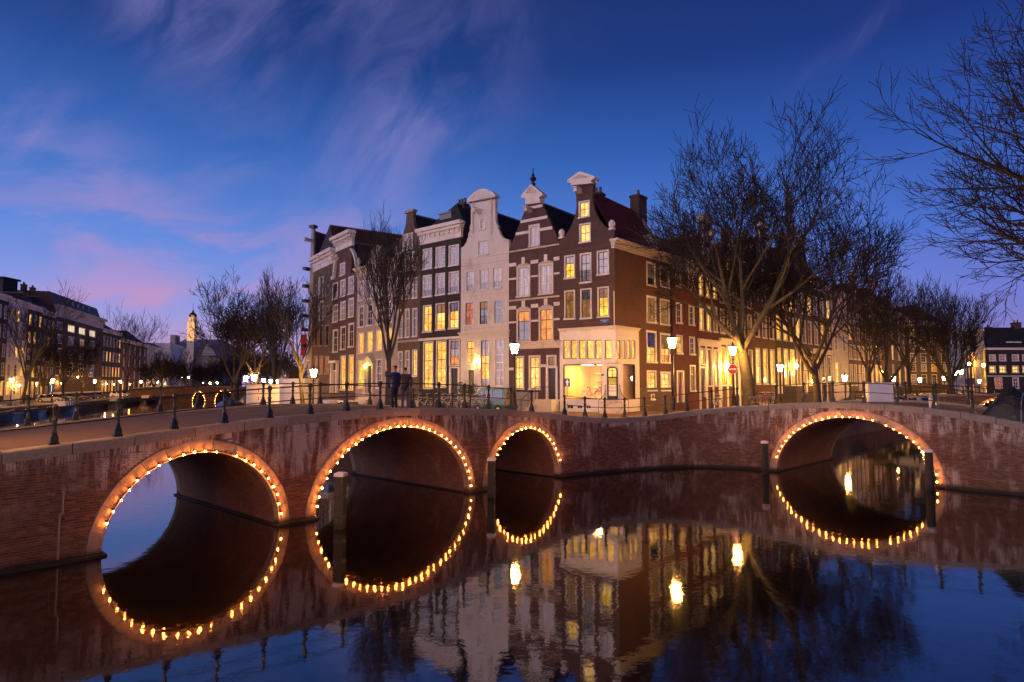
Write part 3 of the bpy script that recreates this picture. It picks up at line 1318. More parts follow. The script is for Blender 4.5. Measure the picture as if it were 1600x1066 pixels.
def light_string(label, path, ar, th0, th1, spacing=.335, dead=(), seed=1):
    P = path.P
    c = P(ar.c, ar.b, .1)
    root = empty('light_string', c, label, 'string lights', 'strings of warm bulbs round the bridge arches')
    rnd = random.Random(seed)
    m_ = MB()
    N = 160
    pts = []
    s = [0]
    for k in range(N + 1):
        th = lerp(th0, th1, k / N)
        t, z = ar.pt(th, .045)
        pts.append((t, z))
        if k:
            s.append(s[-1] + math.hypot(t - pts[-2][0], z - pts[-2][1]))
    m_.tube([P(t, z, .075) for t, z in pts[::4]], .012, 5)
    n = int(s[-1] / spacing)
    j = 0
    for i in range(n + 1):
        d = s[-1] * (i + .5) / (n + 1)
        while j < N - 1 and s[j + 1] < d:
            j += 1
        f = (d - s[j]) / max(1e-9, s[j + 1] - s[j])
        t, z = lerp(pts[j][0], pts[j + 1][0], f), lerp(pts[j][1], pts[j + 1][1], f)
        t += rnd.uniform(-.03, .03)
        z += rnd.uniform(-.018, .012)
        p = P(t, z, .085)
        dirn = Vector((ar.c - t, 0, 0))
        m_.box(p.x - .022, p.x + .022, p.y - .022, p.y + .022, p.z + .01, p.z + .07)
        o = link('bulb', BULB, root)
        o.location = P(t, z - .015, .135) - c
        o.rotation_euler = (rnd.uniform(-.4, .4), rnd.uniform(-.4, .4), 0)
        o.scale = (rnd.uniform(.8, 1.15),) * 3
        if i in dead:
            for s_ in o.material_slots:
                s_.link = 'OBJECT'
                s_.material = M['cable']
    m_.build('cable', M['cable'], root)


light_string('string of bulbs round the leftmost arch, one bulb of it dark', PB1, A1[0], .28, PI - .10, dead=(12,), seed=1)
light_string('string of bulbs round the tall middle arch of the long bridge', PB1, A1[1], .10, PI - .06, seed=2)
light_string('string of bulbs round the small arch nearest the corner shop', PB1, A1[2], .30, PI - .28, seed=3)
light_string('string of bulbs round the wide arch of the short bridge', PB2, A2[0], .22, PI - .04, dead=(18,), seed=4)

# ================================================================ mooring poles


def mooring(label, px, py_w, py_top, rad, square, dz=0.0):
    p = at_z(px, py_w, 0)
    top = CAM.z + ray(px, py_top).z * p.y / ray(px, py_top).y
    r = empty('mooring_pole', (p.x, p.y, 0), label, 'mooring pole', 'wooden mooring poles in the canal')
    m_ = MB()
    n = 4 if square else 10
    m_.lathe([(rad * 1.04, -1), (rad * 1.02, .3), (rad, top - .12)], n, (p.x, p.y), rot=.6)
    m_.build('post', M['pole_wood'], r)
    m_ = MB()
    m_.lathe([(rad * 1.12, top - .13), (rad * 1.14, top - .03), (rad * .8, top)], n, (p.x, p.y), rot=.6)
    m_.build('cap', M['pole_cap'], r)
    if square:
        for z in (.35, top * .55):
            m_ = MB()
            m_.lathe([(rad * 1.07, z), (rad * 1.07, z + .07)], n, (p.x, p.y), rot=.6)
            m_.build('iron_band', M['iron'], r)


mooring('thick square mooring pole with white cap under the middle arch', 531, 826, 738, .205, True)
mooring('dark square mooring pole standing before the pier left of the small arch', 768, 777, 715, .20, True)
mooring('round mooring pole with white cap left of the short bridge arch', 1196, 741, 689, .17, False)
mooring('round weathered mooring pole with white cap right of the short bridge arch', 1453, 766, 702, .17, False)

# ================================================================ street lamps


def make_lamp():
    r = empty('street_lamp', (0, 0, 0))
    m_ = MB()
    m_.lathe([(.20, 0), (.20, .10), (.165, .14), (.155, .62), (.18, .66), (.13, .74), (.10, .80)], 8)
    m_.build('base', M['lamp_iron'], r, local=True)
    m_ = MB()
    m_.lathe([(.085, .78), (.085, 1.25), (.105, 1.28), (.075, 1.33), (.058, 2.4), (.05, 3.2), (.07, 3.23), (.05, 3.27), (.045, 3.52), (.09, 3.56), (.13, 3.60)], 8)
    m_.build('post', M['lamp_iron'], r, local=True, smooth=True)
    m_ = MB()
    for k in range(4):
        a = k * PI / 2 + PI / 4
        pts = []
        for i in range(9):
            f = i / 8
            rr = .05 + .17 * math.sin(f * PI * .95) + .07 * f
            pts.append((rr * math.cos(a), rr * math.sin(a), 3.22 + .38 * f))
        m_.tube(pts, .013, 5)
    m_.build('scroll_bracket', M['lamp_iron'], r, local=True)
    m_ = MB()
    m_.lathe([(.15, 3.605), (.265, 4.16)], 6, cap=True)
    m_.build('lantern_glass', M['lantern'], r, local=True)
    m_ = MB()
    for k in range(6):
        a = k * PI / 3
        m_.tube([(.155 * math.cos(a), .155 * math.sin(a), 3.60), (.272 * math.cos(a), .272 * math.sin(a), 4.165)], .011, 4)
    m_.lathe([(.16, 3.585), (.16, 3.60)], 6)
    m_.build('lantern_frame', M['lamp_iron'], r, local=True)
    m_ = MB()
    m_.lathe([(.285, 4.162), (.295, 4.19), (.25, 4.215), (.12, 4.30), (.06, 4.34), (.05, 4.40), (.075, 4.43), (.03, 4.47), (.012, 4.58)], 6)
    for k in range(6):
        a = k * PI / 3
        c_, s_ = math.cos(a), math.sin(a)
        m_.tube([(.28 * c_, .28 * s_, 4.18), (.32 * c_, .32 * s_, 4.24), (.28 * c_, .28 * s_, 4.30), (.235 * c_, .235 * s_, 4.27)], [.02, .017, .02, .008], 5)
    m_.build('crown', M['lamp_iron'], r, local=True)
    return r


LAMP0 = make_lamp()
_used = [False]
LG = 'street lamps along the canals'


def lamp(x, y, z, label, scale=1.0, far=False):
    if not _used[0]:
        _used[0] = True
        o = LAMP0
        o.location = (x, y, z)
        o.scale = (scale,) * 3
        o['label'] = label
        o['group'] = LG
        o['category'] = 'street lamp'
    else:
        o = copy_tree(LAMP0, (x, y, z), 0, label, LG, scale)
        o['category'] = 'street lamp'
    return o


def lamp_px(px, py, Y, label, scale=1.0, zb=None):
    """lamp whose lantern centre shows at (px, py) at distance Y."""
    p = at_y(px, py, Y)
    h = 3.9 * scale
    zb = p.z - h
    lamp(p.x, p.y, zb, label, scale)


lamp_px(804, 545, 40.0, 'lit street lamp before the striped brick house, right of the green van')
lamp_px(1050, 536, 37.4, 'lit street lamp on a dark red post at the side wall of the corner house')
lamp_px(1145, 548, 45.5, 'lit street lamp directly above the round no-entry sign')
lamp_px(1219, 575, 58, 'lit street lamp between the two big bare trees, before the tarred brick front')
lamp_px(1320, 591, 66, 'lit street lamp just left of the white box on the short bridge')
lamp_px(1396, 592, 80, 'lit street lamp just right of the white box on the short bridge')
lamp_px(1437, 594, 96, 'lit street lamp above the parked cars, before the flat brick block')
lamp_px(1475, 591, 104, 'lit street lamp beside the trunk of the dense fan-shaped tree')
lamp_px(1494, 583, 92, 'left lamp of the close pair at the foot of the yellow-lit street')
lamp_px(1502, 581.5, 94, 'right lamp of the close pair at the foot of the yellow-lit street')
lamp_px(1530, 596, 118, 'small lit lamp at the corner of the yellow-lit facade')
lamp_px(490, 583, 50, 'lit street lamp before the narrow stone front at the left end of the central row')
lamp_px(397, 590, 62, 'lit street lamp just above the nearer white site cabin')
lamp_px(384, 592, 74, 'lit street lamp left of the cabins, at the trunk of the floodlit trees')
lamp_px(412, 595, 95, 'third lamp above the site cabins, counted from the left')
lamp_px(423, 596, 104, 'fourth lamp above the site cabins, counted from the left')
lamp_px(434, 596.5, 112, 'fifth lamp above the site cabins, counted from the left')
for k_, (px_, lab) in enumerate(((18, 'lit lamp on the far bank before the white gabled front at the left edge'), (82, 'lit lamp on the far bank beside the small blue screen'), (148, 'lit lamp on the far bank before the brick block with bright attic windows'),
                                 (188, 'lit lamp on the far bank at the tall lone bare tree'), (220, 'lit lamp on the far bank before the bright shop window'), (246, 'lit lamp on the far bank left of the floodlit white corner'))):
    p = left_pt(px_)
    lamp(p.x, p.y, LZ, lab)
for px_, py_, Y_, lab in ((284, 590, 215, 'left lamp of the pair right of the floodlit white corner'), (295, 590, 222, 'right lamp of the pair right of the floodlit white corner'),
                          (317, 599, 216, 'leftmost of the three lamps on the far bridge'), (328, 599, 217, 'middle of the three lamps on the far bridge'), (339, 599, 218, 'rightmost of the three lamps on the far bridge')):
    lamp_px(px_, py_, Y_, lab, 1.0)
# one more stands at the left end of the long bridge, just out of view
pz = PB1.P(-2.7, top1(-2.7) - .1, -1.2)
lamp(pz.x, pz.y, pz.z, 'street lamp at the left end of the long bridge, lighting its deck')

lamp(-7.5, -.5, 3.1, 'unseen added street lamp on the near quay left of where the picture is taken')  # this pair is out of view, added to warm the bridge walls
lamp(9.0, -1.0, 3.1, 'unseen added street lamp on the near quay right of where the picture is taken')

lamp(33.5, 39.0, 2.6, 'unseen street lamp added on the right-hand bank just beyond the short bridge')  # these two are out of view, added to light the quay wall
lamp(53.0, 62.0, 1.6, 'second unseen street lamp added along the right-hand bank beyond the short bridge')
# ================================================================ house building kit
_PM = {}


def unit_mesh(name, mat):
    key = (name, mat.name)
    if key not in _PM:
        b_ = MB()
        b_.box(-.5, .5, -.5, .5, -.5, .5)
        _PM[key] = b_.build(name, mat, obj=False, local=True)
    return _PM[key]


_prnd = random.Random(5)


def unit_box(name, mat, parent, F, u0, u1, z0, z1, w0, w1, tilt=0.0):
    o = link(name, unit_mesh(name, mat), parent)
    o.location = F.P((u0 + u1) / 2, (z0 + z1) / 2, (w0 + w1) / 2) - wloc(parent)
    o.rotation_euler = (_prnd.uniform(-tilt, tilt), 0, F.ang + _prnd.uniform(-tilt, tilt))
    o.scale = (abs(u1 - u0), abs(w0 - w1), abs(z1 - z0))
    return o


def wall(root, F, outline, holes, mat, name='wall', reveal=.2, thick=.32, w=0.0, uv=True, back=True):
    """front wall with real openings, reveals, edge thickness and a back."""
    mb = MB()
    polys = [[Vector((u, z, 0)) for u, z in outline]]
    for (u0, u1, z0, z1) in holes:
        polys.append([Vector((u0, z0, 0)), Vector((u0, z1, 0)), Vector((u1, z1, 0)), Vector((u1, z0, 0))])
    flat_ = [p for q in polys for p in q]
    i = len(mb.v)
    mb.v.extend(tuple(F.P(p.x, p.y, w)) for p in flat_)
    for t in tessellate_polygon(polys):
        a, b, c = (flat_[k] for k in t)
        ar = (b.x - a.x) * (c.y - a.y) - (b.y - a.y) * (c.x - a.x)
        mb.f.append(tuple(i + k for k in (t if ar > 0 else (t[0], t[2], t[1]))))
        mb.m.append(0)
    for (u0, u1, z0, z1) in holes:
        c = [(u0, z0), (u1, z0), (u1, z1), (u0, z1)]
        for k in range(4):
            a, b = c[k], c[(k + 1) % 4]
            mb.face([F.P(*a, w), F.P(*b, w), F.P(*b, w - reveal), F.P(*a, w - reveal)])
    n = len(outline)
    for k in range(n):
        a, b = outline[k], outline[(k + 1) % n]
        mb.face([F.P(*a, w), F.P(*a, w - thick), F.P(*b, w - thick), F.P(*b, w)])
    if not back:
        return mb.build(name, mat, root, uv=uv)
    j = len(mb.v)
    mb.v.extend(tuple(F.P(u, z, w - thick)) for u, z in outline)
    for t in tessellate_polygon([polys[0]]):
        mb.f.append(tuple(j + k for k in t))
        mb.m.append(0)
    return mb.build(name, mat, root, uv=uv)


def window(root, F, r, nx=2, ny=3, pane='dark', frame='white', sash=None, fw=.10, sill=True, w=0.0, split=None, panes=True, label=None, arch=False, bar=.035, proud=.03):
    """casing with sill > sash bars and panes."""
    u0, u1, z0, z1 = r
    if sash is None and any(str(q).startswith('lit') for q in ((pane,) if isinstance(pane, str) else pane)):
        sash = 'black'
    mb = MB()
    e = .012
    mb.fbox(F, u0 - e, u0 + fw, z0, z1 - fw, w + proud, w - .15)
    mb.fbox(F, u1 - fw, u1 + e, z0, z1 - fw, w + proud, w - .15)
    mb.fbox(F, u0 - e, u1 + e, z1 - fw, z1 + e, w + proud + .004, w - .15)
    if sill:
        mb.fbox(F, u0 - .05, u1 + .05, z0 - .09, z0 + .03, w + .10, w - .14)
    else:
        mb.fbox(F, u0 + fw, u1 - fw, z0 - e, z0 + fw, w + proud, w - .15)
    win = mb.build('window', M[frame], root)
    if label:
        win['label'] = label
    a0, a1, b0, b1 = u0 + fw, u1 - fw, z0 + (.03 if sill else fw), z1 - fw
    us = [lerp(a0, a1, k / nx) for k in range(nx + 1)]
    zs = [lerp(b0, b1, k / ny) for k in range(ny + 1)] if split is None else [lerp(b0, b1, f) for f in split]
    sb = MB()
    h = bar / 2
    ws0, ws1 = w - .055, w - .105
    rail = .05
    sb.fbox(F, a0, a0 + rail, b0, b1, ws0, ws1)
    sb.fbox(F, a1 - rail, a1, b0, b1, ws0, ws1)
    sb.fbox(F, a0 + rail, a1 - rail, b0, b0 + rail, ws0, ws1)
    sb.fbox(F, a0 + rail, a1 - rail, b1 - rail, b1, ws0, ws1)
    for u in us[1:-1]:
        sb.fbox(F, u - h, u + h, b0 + rail, b1 - rail, ws0 - .003, ws1)
    mid = len(zs) // 2
    for k, z in enumerate(zs[1:-1], 1):
        hh = h * (1.7 if k == mid else 1)
        sb.fbox(F, a0 + rail, a1 - rail, z - hh, z + hh, ws0, ws1 - .004)
    sb.build('sash', M[sash or frame], win)
    if panes:
        for x, y in zip(us, us[1:]):
            for k, (p, q) in enumerate(zip(zs, zs[1:])):
                mt = pane if isinstance(pane, str) else pane[min(k, len(pane) - 1)]
                unit_box('pane', M[mt], win, F, x + .004, y - .004, p + .004, q - .004, w - .078, w - .090, tilt=.006)
    else:
        mt = pane if isinstance(pane, str) else pane[0]
        unit_box('pane', M[mt], win, F, a0, a1, b0, b1, w - .078, w - .090, tilt=.006)
    return win


def tile_slope(mb, e0, e1, r0, r1, ts=.30, tw=.27):
    """pantiles laid in courses on a slope, e = eave ends, r = ridge ends."""
    e0, e1, r0, r1 = map(Vector, (e0, e1, r0, r1))
    L = max((e1 - e0).length, (r1 - r0).length)
    H = ((e0 + e1) / 2 - (r0 + r1) / 2).length
    ny, nx = max(2, int(H / ts)), max(2, int(L / tw))
    nrm = (e1 - e0).cross(r0 - e0).normalized()
    if nrm.z < 0:
        nrm = -nrm
    for j in range(ny):
        f0, f1 = j / ny, (j + 1.12) / ny
        f1 = min(f1, 1)
        for i in range(nx):
            g0, g1 = i / nx, (i + .97) / nx

            def pt(g, f, h):
                a = e0.lerp(e1, g)
                b = r0.lerp(r1, g)
                return a.lerp(b, f) + nrm * h
            hl = .055 + random.uniform(-.006, .006)
            mb.face([pt(g0, f0, hl), pt((g0 + g1) / 2, f0, hl + .028), pt((g0 + g1) / 2, f1, .034), pt(g0, f1, .012)])
            k = len(mb.v)
            mb.face([pt((g0 + g1) / 2, f0, hl + .028), pt(g1, f0, hl - .01), pt(g1, f1, .004), pt((g0 + g1) / 2, f1, .034)])
            mb.face([pt(g0, f0, 0), pt(g1, f0, 0), pt(g1, f0, hl - .01), pt((g0 + g1) / 2, f0, hl + .028), pt(g0, f0, hl)])


def shell(root, F, u0, u1, zb, ze, zr, depth, wallmat, roofmat, uc=None, tiles=True, front=-.3, hip=0.0, over=.0):
    """side and back walls and a pitched roof with its ridge running back from the front."""
    uc = (u0 + u1) / 2 if uc is None else uc
    mb = MB()
    P = F.P
    for u in (u0 + .004, u1 - .004):
        mb.face([P(u, zb, front), P(u, zb, -depth), P(u, ze, -depth), P(u, ze, front)])
    mb.face([P(u1, zb, -depth), P(u0, zb, -depth), P(u0, ze, -depth), P(uc, zr, -depth), P(u1, ze, -depth)])
    mb.build('side_wall', M[wallmat], root, uv=True)
    base = MB()
    a0, a1 = P(u0 - over, ze, front), P(u0 - over, ze, -depth - .1)
    b0, b1 = P(u1 + over, ze, front), P(u1 + over, ze, -depth - .1)
    c0, c1 = P(uc, zr, front - hip), P(uc, zr, -depth - .1)
    base.face([a1, a0, c0, c1])
    base.face([b0, b1, c1, c0])
    if hip:
        base.face([a0, b0, c0])
    if not tiles:
        return base.build('roof', M[roofmat], root, uv=True)
    roof = base.build('roof', M['roof_flat'], root)
    tb = MB()
    tile_slope(tb, a0, a1, c0, c1)
    tile_slope(tb, b0, b1, c0, c1)
    t_ = tb.build('tile', M[roofmat], roof)
    t_['kind'] = 'stuff'
    rb = MB()
    n = max(3, int(depth / .4))
    for k in range(n):
        x, y = c0.lerp(c1, k / n), c0.lerp(c1, (k + .96) / n)
        rb.tube([x + Vector((0, 0, .02)), y + Vector((0, 0, .03))], .10, 6)
    rb.build('ridge', M['lead'] if roofmat != 'tile_red' else M['tile_red'], roof)
    return roof


def trim(root, F, name, pix, w0, w1, mat, off=0.0):
    poly = [F.uv(x, y, off) for x, y in pix]
    ar = sum(a[0] * b[1] - b[0] * a[1] for a, b in zip(poly, poly[1:] + poly[:1]))
    if ar < 0:
        poly.reverse()
    mb = MB()
    mb.prism(F, poly, w0, w1)
    return mb.build(name, M[mat], root)


def band(root, F, name, u0, u1, z0, z1, w0, w1, mat):
    mb = MB()
    mb.fbox(F, u0, u1, z0, z1, w0, w1)
    return mb.build(name, M[mat], root)


def cornice(root, F, u0, u1, z0, z1, proj=.45, mat='cornice', name='cornice', blocks=True):
    """stepped cornice with small brackets."""
    mb = MB()
    h = z1 - z0
    prof = [(0.0, .34, .06), (.34, .60, .12), (.60, .78, proj * .6), (.78, 1.0, proj)]
    for k, (a, b, p) in enumerate(prof):
        mb.fbox(F, u0 - p * .5, u1 + p * .5, z0 + h * a, z0 + h * b - .002, p, -.2 - .003 * k)
    if blocks:
        n = int((u1 - u0) / .55)
        for k in range(n):
            u = lerp(u0 + .15, u1 - .15, k / max(1, n - 1))
            mb.fbox(F, u - .06, u + .06, z0 + h * .38, z0 + h * .59, proj * .5, .1)
    return mb.build(name, M[mat], root)


def door(root, F, r, mat='door_dark', frame='white', glass=None, panels=3, w=0.0, label=None):
    u0, u1, z0, z1 = r
    mb = MB()
    mb.fbox(F, u0 - .1, u0 + .09, z0, z1 + .1, w + .06, w - .2)
    mb.fbox(F, u1 - .09, u1 + .1, z0, z1 + .1, w + .06, w - .2)
    mb.fbox(F, u0 + .09, u1 - .09, z1 - .02, z1 + .1, w + .06, w - .2)
    d = MB()
    d.fbox(F, u0 + .09, u1 - .09, z0, z1 - .02, w - .12, w - .17)
    n = panels
    H = z1 - z0 - .2
    for k in range(n):
        a, b = z0 + .1 + H * k / n + .04, z0 + .1 + H * (k + 1) / n - .04
        um = (u0 + u1) / 2
        d.fbox(F, u0 + .17, um - .04, a, b, w - .105, w - .13)
        d.fbox(F, um + .04, u1 - .17, a, b, w - .105, w - .13)
    dr = d.build('door', M[mat], root)
    mb.build('door_frame', M[frame], dr)
    k = MB()
    k.lathe([(.0, 0), (.03, .01), (.035, .03), (.0, .05)], 6)
    h = k.build('handle', M['chrome'], dr, local=True)
    h.location = F.P(u1 - .2, z0 + 1.0, w - .10) - wloc(root)
    if label:
        dr['label'] = label
    return dr


def chimney(root, p, w, d, h, ang, pots=3, parent=None):
    mb = MB()
    Fz = Facade((p[0] - math.cos(ang) * w / 2, p[1] - math.sin(ang) * w / 2), (p[0] + math.cos(ang) * w / 2, p[1] + math.sin(ang) * w / 2))
    z = p[2]
    mb.fbox(Fz, 0, w, z, z + h, 0, -d)
    mb.fbox(Fz, -.06, w + .06, z + h - .22, z + h - .06, .06, -d - .06)
    c = mb.build('chimney', M['chimney'], parent or root, uv=True)
    for k in range(pots):
        q = Fz.P(w * (k + .5) / pots, 0, -d / 2)
        mb = MB()
        mb.lathe([(.11, z + h), (.13, z + h + .1), (.10, z + h + .42), (.14, z + h + .46), (.12, z + h + .5)], 7, (q.x, q.y))
        (mb.build('chimney_pot', M['clay'], c) if parent is None else mb.build('chimney_pot', M['clay'], parent))
    return c


def hoist(root, F, u, z, L=.9, mat='white'):
    mb = MB()
    mb.fbox(F, u - .14, u + .14, z, z + .30, L, -.2)
    mb.fbox(F, u - .18, u + .18, z + .30, z + .38, L + .08, -.2)
    b_ = mb.build('hoist_beam', M[mat], root)
    k = MB()
    k.tube([F.P(u, z, L - .15), F.P(u, z - .18, L - .15), F.P(u + .05, z - .24, L - .15), F.P(u, z - .30, L - .15)], .015, 5)
    k.build('hook', M['iron'], b_)


def along(A, d, px):
    """walk from A in plan direction d until picture column px."""
    r = ray(px, 600)
    k = r.x / r.y
    return A + d * ((k * A.y - A.x) / (d.x - k * d.y))


def pts(F, pix):
    return [F.uv(x, y) for x, y in pix]


def ccw(poly):
    ar = sum(a[0] * b[1] - b[0] * a[1] for a, b in zip(poly, poly[1:] + poly[:1]))
    return poly if ar > 0 else list(reversed(poly))


def curve_pts(a, b, bulge, n=6):
    """points of a hollow curve from a to b in (u,z)."""
    out = []
    for k in range(1, n):
        f = k / n
        x, y = lerp(a[0], b[0], f), lerp(a[1], b[1], f)
        nx, ny = -(b[1] - a[1]), b[0] - a[0]
        s = bulge * 4 * f * (1 - f)
        out.append((x + nx * s, y + ny * s))
    return out


HG = 'gabled canal houses'
# ================================================================ the central row, right to left
C = Vector((CX, CY, 0))
dF = Vector((-.793, .61, 0)).normalized()
dS = Vector((.66, .75, 0)).normalized()

# ---------------- corner house
L0 = along(C, dF, 875.3)
F0 = Facade(L0, C)
SB = along(C, dS, 1049.5)
FS = Facade(C, SB)
h0 = empty('canal_house', (C.x, C.y, 0), 'tall corner house with red tiled roof and lit white shop front at street level', 'house', HG)
zb = 2.0
zshop = F0.uv(918, 516)[1]
W0 = F0.W
zeave = FS.uv(963, 388)[1]
sh_l, sh_r = F0.uv(877, 372), F0.uv(958, 358)
nk = pts(F0, [(896, 289), (928, 285)])
flr_l, flr_r = F0.uv(882, 359), F0.uv(948, 346)
out = [(0, zshop), (W0, zshop), (W0, sh_r[1]), (W0 - .42, sh_r[1])]
out += curve_pts((W0 - .42, sh_r[1]), nk[1], .16, 8) + [nk[1], nk[0]] + curve_pts(nk[0], (.42, sh_l[1]), .16, 8) + [(.42, sh_l[1]), (0, sh_l[1])]
wn = [
    (F0.rect(904.5, 921.5, 314, 339), 2, 2, 'lit_pale', 'white', 'grey_wood'),
    (F0.rect(905.5, 923, 349, 378), 2, 2, 'lit_pale', 'white', 'grey_wood'),
    (F0.rect(882, 898.5, 399, 434.5), 2, 3, ('lit_yellow', 'lit_yellow', 'sky_pane'), 'white', 'black'),
    (F0.rect(906.5, 924, 395.5, 441), 2, 3, 'sky_pane', 'white', 'black'),
    (F0.rect(933, 951.5, 391.5, 428.5), 2, 3, 'sky_pane', 'white', 'black'),
    (F0.rect(882, 898.5, 454, 498), 2, 3, 'lit_dim', 'white', 'black'),
    (F0.rect(907, 924.5, 451, 497), 2, 3, ('lit_dim', 'lit_dim', 'dark_pane'), 'white', 'black'),
    (F0.rect(934, 951.5, 448.5, 494.5), 2, 3, ('lit_yellow', 'lit_yellow', 'lit_dim'), 'white', 'black'),
]
wall(h0, F0, ccw(out), [w_[0] for w_ in wn], M['brick_dark'])
for r_, nx, ny, pm, fr, sa in wn:
    window(h0, F0, r_, nx, ny, pm, fr, sa, fw=.09)
# little french balcony
r_ = wn[3][0]
mb = MB()
for k in range(8):
    u = lerp(r_[0] + .06, r_[1] - .06, k / 7)
    mb.fbox(F0, u - .012, u + .012, r_[2] + .05, r_[2] + .85, .12, .09)
for z in (.05, .42, .85):
    mb.fbox(F0, r_[0], r_[1], r_[2] + z, r_[2] + z + .035, .13, .085)
mb.build('balcony_rail', M['black'], h0)
trim(h0, F0, 'gable_cap', [(890, 282.5), (909, 269.5), (932, 277), (932, 281), (926, 284), (928.5, 288), (895.5, 291), (896, 288), (890, 287)], .32, -.40, 'white')
trim(h0, F0, 'pediment_field', [(899, 281), (909, 273.5), (923, 279)], .36, .30, 'sandstone')
for x, y in ((876.6, 366), (955, 352)):
    u, z = F0.uv(x, y)
    mb = MB()
    mb.lathe([(.28, z - .35), (.28, z - .22), (.18, z - .16), (.24, z), (.27, z + .12), (.20, z + .32), (.08, z + .42)], 8, tuple(F0.P(u, 0, -.12))[:2])
    mb.build('gable_ornament', M['white'], h0)
u, z = F0.uv(907, 303)
hoist(h0, F0, u, z, .8)
band(h0, F0, 'string_course', 0, W0, F0.uv(918, 388)[1], F0.uv(918, 388)[1] + .05, .04, -.1, 'brick_dark')
# side wall with its windows
zbs = FS.uv(1020, 606)[1]
ws = [(FS.rect(1010, 1024, 410, 446), ('dark_pane', 'sky_pane')), (FS.rect(1031, 1045.5, 417, 449), ('sky_pane', 'dark_pane')),
      (FS.rect(1010, 1025, 463, 503.5), 'lit_dim'), (FS.rect(1031, 1046, 468, 507), 'lit_dim'),
      (FS.rect(1010, 1025.5, 517, 566), ('lit', 'lit', 'dark_pane')), (FS.rect(1031.5, 1047, 521, 566.5), ('lit_amber', 'lit', 'lit_dim')),
      (FS.rect(1010.5, 1025.5, 579, 610), ('lit_pale', 'lit')), (FS.rect(1032, 1047.5, 581, 610), 'lit_pale')]
us_ = FS.uv(969.5, 600)[0]
us2 = FS.uv(998.5, 600)[0]
zs_top = FS.uv(980, 520)[1]
outS = [(us2, zb), (FS.W, zb), (FS.W, zeave), (0, zeave), (0, zshop), (us2, zshop)]
wall(h0, FS, ccw(outS), [w_[0] for w_ in ws], M['brick_red'])
for i, (r_, pm) in enumerate(ws):
    window(h0, FS, r_, 2, 4 if 3 < i < 6 else 3, pm, 'white', 'black', fw=.14)
band(h0, FS, 'plinth', us2 + .01, FS.W, zb, zbs, .05, -.1, 'brick_red')
window(h0, FS, FS.rect(1016, 1021.5, 616, 624), 1, 1, 'dark_pane', 'white', fw=.08, w=.06)
cornice(h0, FS, -.1, FS.W, zeave - .02, zeave + .62, .5, blocks=False)
# roof, dormer, chimney, stepped end
zr = F0.uv(912, 290)[1] - .35
shell(h0, F0, 0, W0, 8, zeave + .5, zr, FS.W, 'brick_dark', 'tile_red', front=-.3, over=.0)
mb = MB()
q = [F0.P(-.05, zeave + .35, -FS.W + .05), F0.P(W0 + .12, zeave + .35, -FS.W + .05), F0.P(W0 + .12, zeave + .75, -FS.W + .05), F0.P(W0 / 2, zr + .42, -FS.W + .05), F0.P(-.05, zeave + .75, -FS.W + .05)]
mb.face(q)
q2 = [p - F0.n * .35 for p in q]
mb.face(list(reversed(q2)))
for k in range(5):
    mb.face([q[k], q2[k], q2[(k + 1) % 5], q[(k + 1) % 5]])
mb.build('parapet', M['lead'], h0)
pc_ = F0.P(W0 / 2 + .55, zr - 1.0, -FS.W - .1)
chimney(h0, (pc_.x, pc_.y, pc_.z), 1.35, .85, 2.5, FS.ang, 1)
ud = FS.uv(1020, 385, -.9)[0]
zd0, zd1 = FS.uv(1020, 397, -.9)[1], FS.uv(1020, 372, -.9)[1]
mb = MB()
mb.fbox(FS, ud - .62, ud + .62, zd0 - .1, zd1, -.75, -2.2)
dm = mb.build('dormer', M['white'], h0)
mb = MB()
mb.fbox(FS, ud - .78, ud + .78, zd1, zd1 + .14, -.6, -2.4)
mb.build('dormer_roof', M['cornice'], dm)
window(h0, FS, (ud - .45, ud + .45, zd0 + .08, zd1 - .08), 2, 3, 'sky_pane', 'white', 'black', fw=.06, w=-.74)
# drain pipe at the end of the side wall
mb = MB()
mb.tube([FS.P(FS.W + .12, zb, .1), FS.P(FS.W + .12, zeave, .1)], .07, 7)
mb.build('drain_pipe', M['black'], h0)
mb = MB()
mb.tube([F0.P(W0 - .06, zshop, .05), F0.P(W0 - .06, F0.uv(960, 455)[1], .05)], .035, 6)
mb.build('corner_guard', M['white'], h0)
# ---- the shop
uD = F0.uv(943.5, 600)[0]
z521, z530, z562, z568, z626 = (F0.uv(915, y)[1] for y in (523, 531, 561.5, 568.5, 624))
zt_a = F0.uv(915, 518)[1]
up_l = [F0.rect(a, b, 531, 561.5) for a, b in ((880.5, 891), (892.5, 902.5), (905, 915.5), (917.5, 928.5), (930.5, 941), (945.5, 957))]
big = F0.rect(880.5, 940.5, 569, 624)
shop_out = [(0, zb), (uD, zb), (uD, z568), (W0, z568), (W0, zshop), (0, zshop)]
wall(h0, F0, shop_out, up_l + [big, F0.rect(884, 897, 632, 640), F0.rect(901, 911, 632, 640), F0.rect(915, 924, 632, 640)], M['white'], 'shop_front', w=.05, reveal=.12, thick=.25, back=False)
for r_ in up_l:
    window(h0, F0, r_, 1, 1, 'lit', 'white', 'black', fw=.02, sill=False, w=.05)
for a, b in ((884, 897), (901, 911), (915, 924)):
    window(h0, F0, F0.rect(a, b, 632, 640), 2, 1, 'dark_pane', 'white', fw=.04, sill=False, w=.05)
band(h0, F0, 'sill', 0, uD, big[2] - .16, big[2] - .02, .14, 0, 'white')
cornice(h0, F0, 0, W0, zshop - .02, zshop + .22, .2, 'cornice', 'shop_cornice', blocks=False)
zc1 = zshop - .05
for a, b in ((0.05, .55), (W0 * .40, W0 * .58), (W0 - .6, W0 - .1)):
    band(h0, F0, 'carved_panel', a, b, F0.uv(915, 519.5)[1] + .32, zshop - .06, .09, 0, 'sandstone')
FCp0 = F0.P(uD, 0, .05)
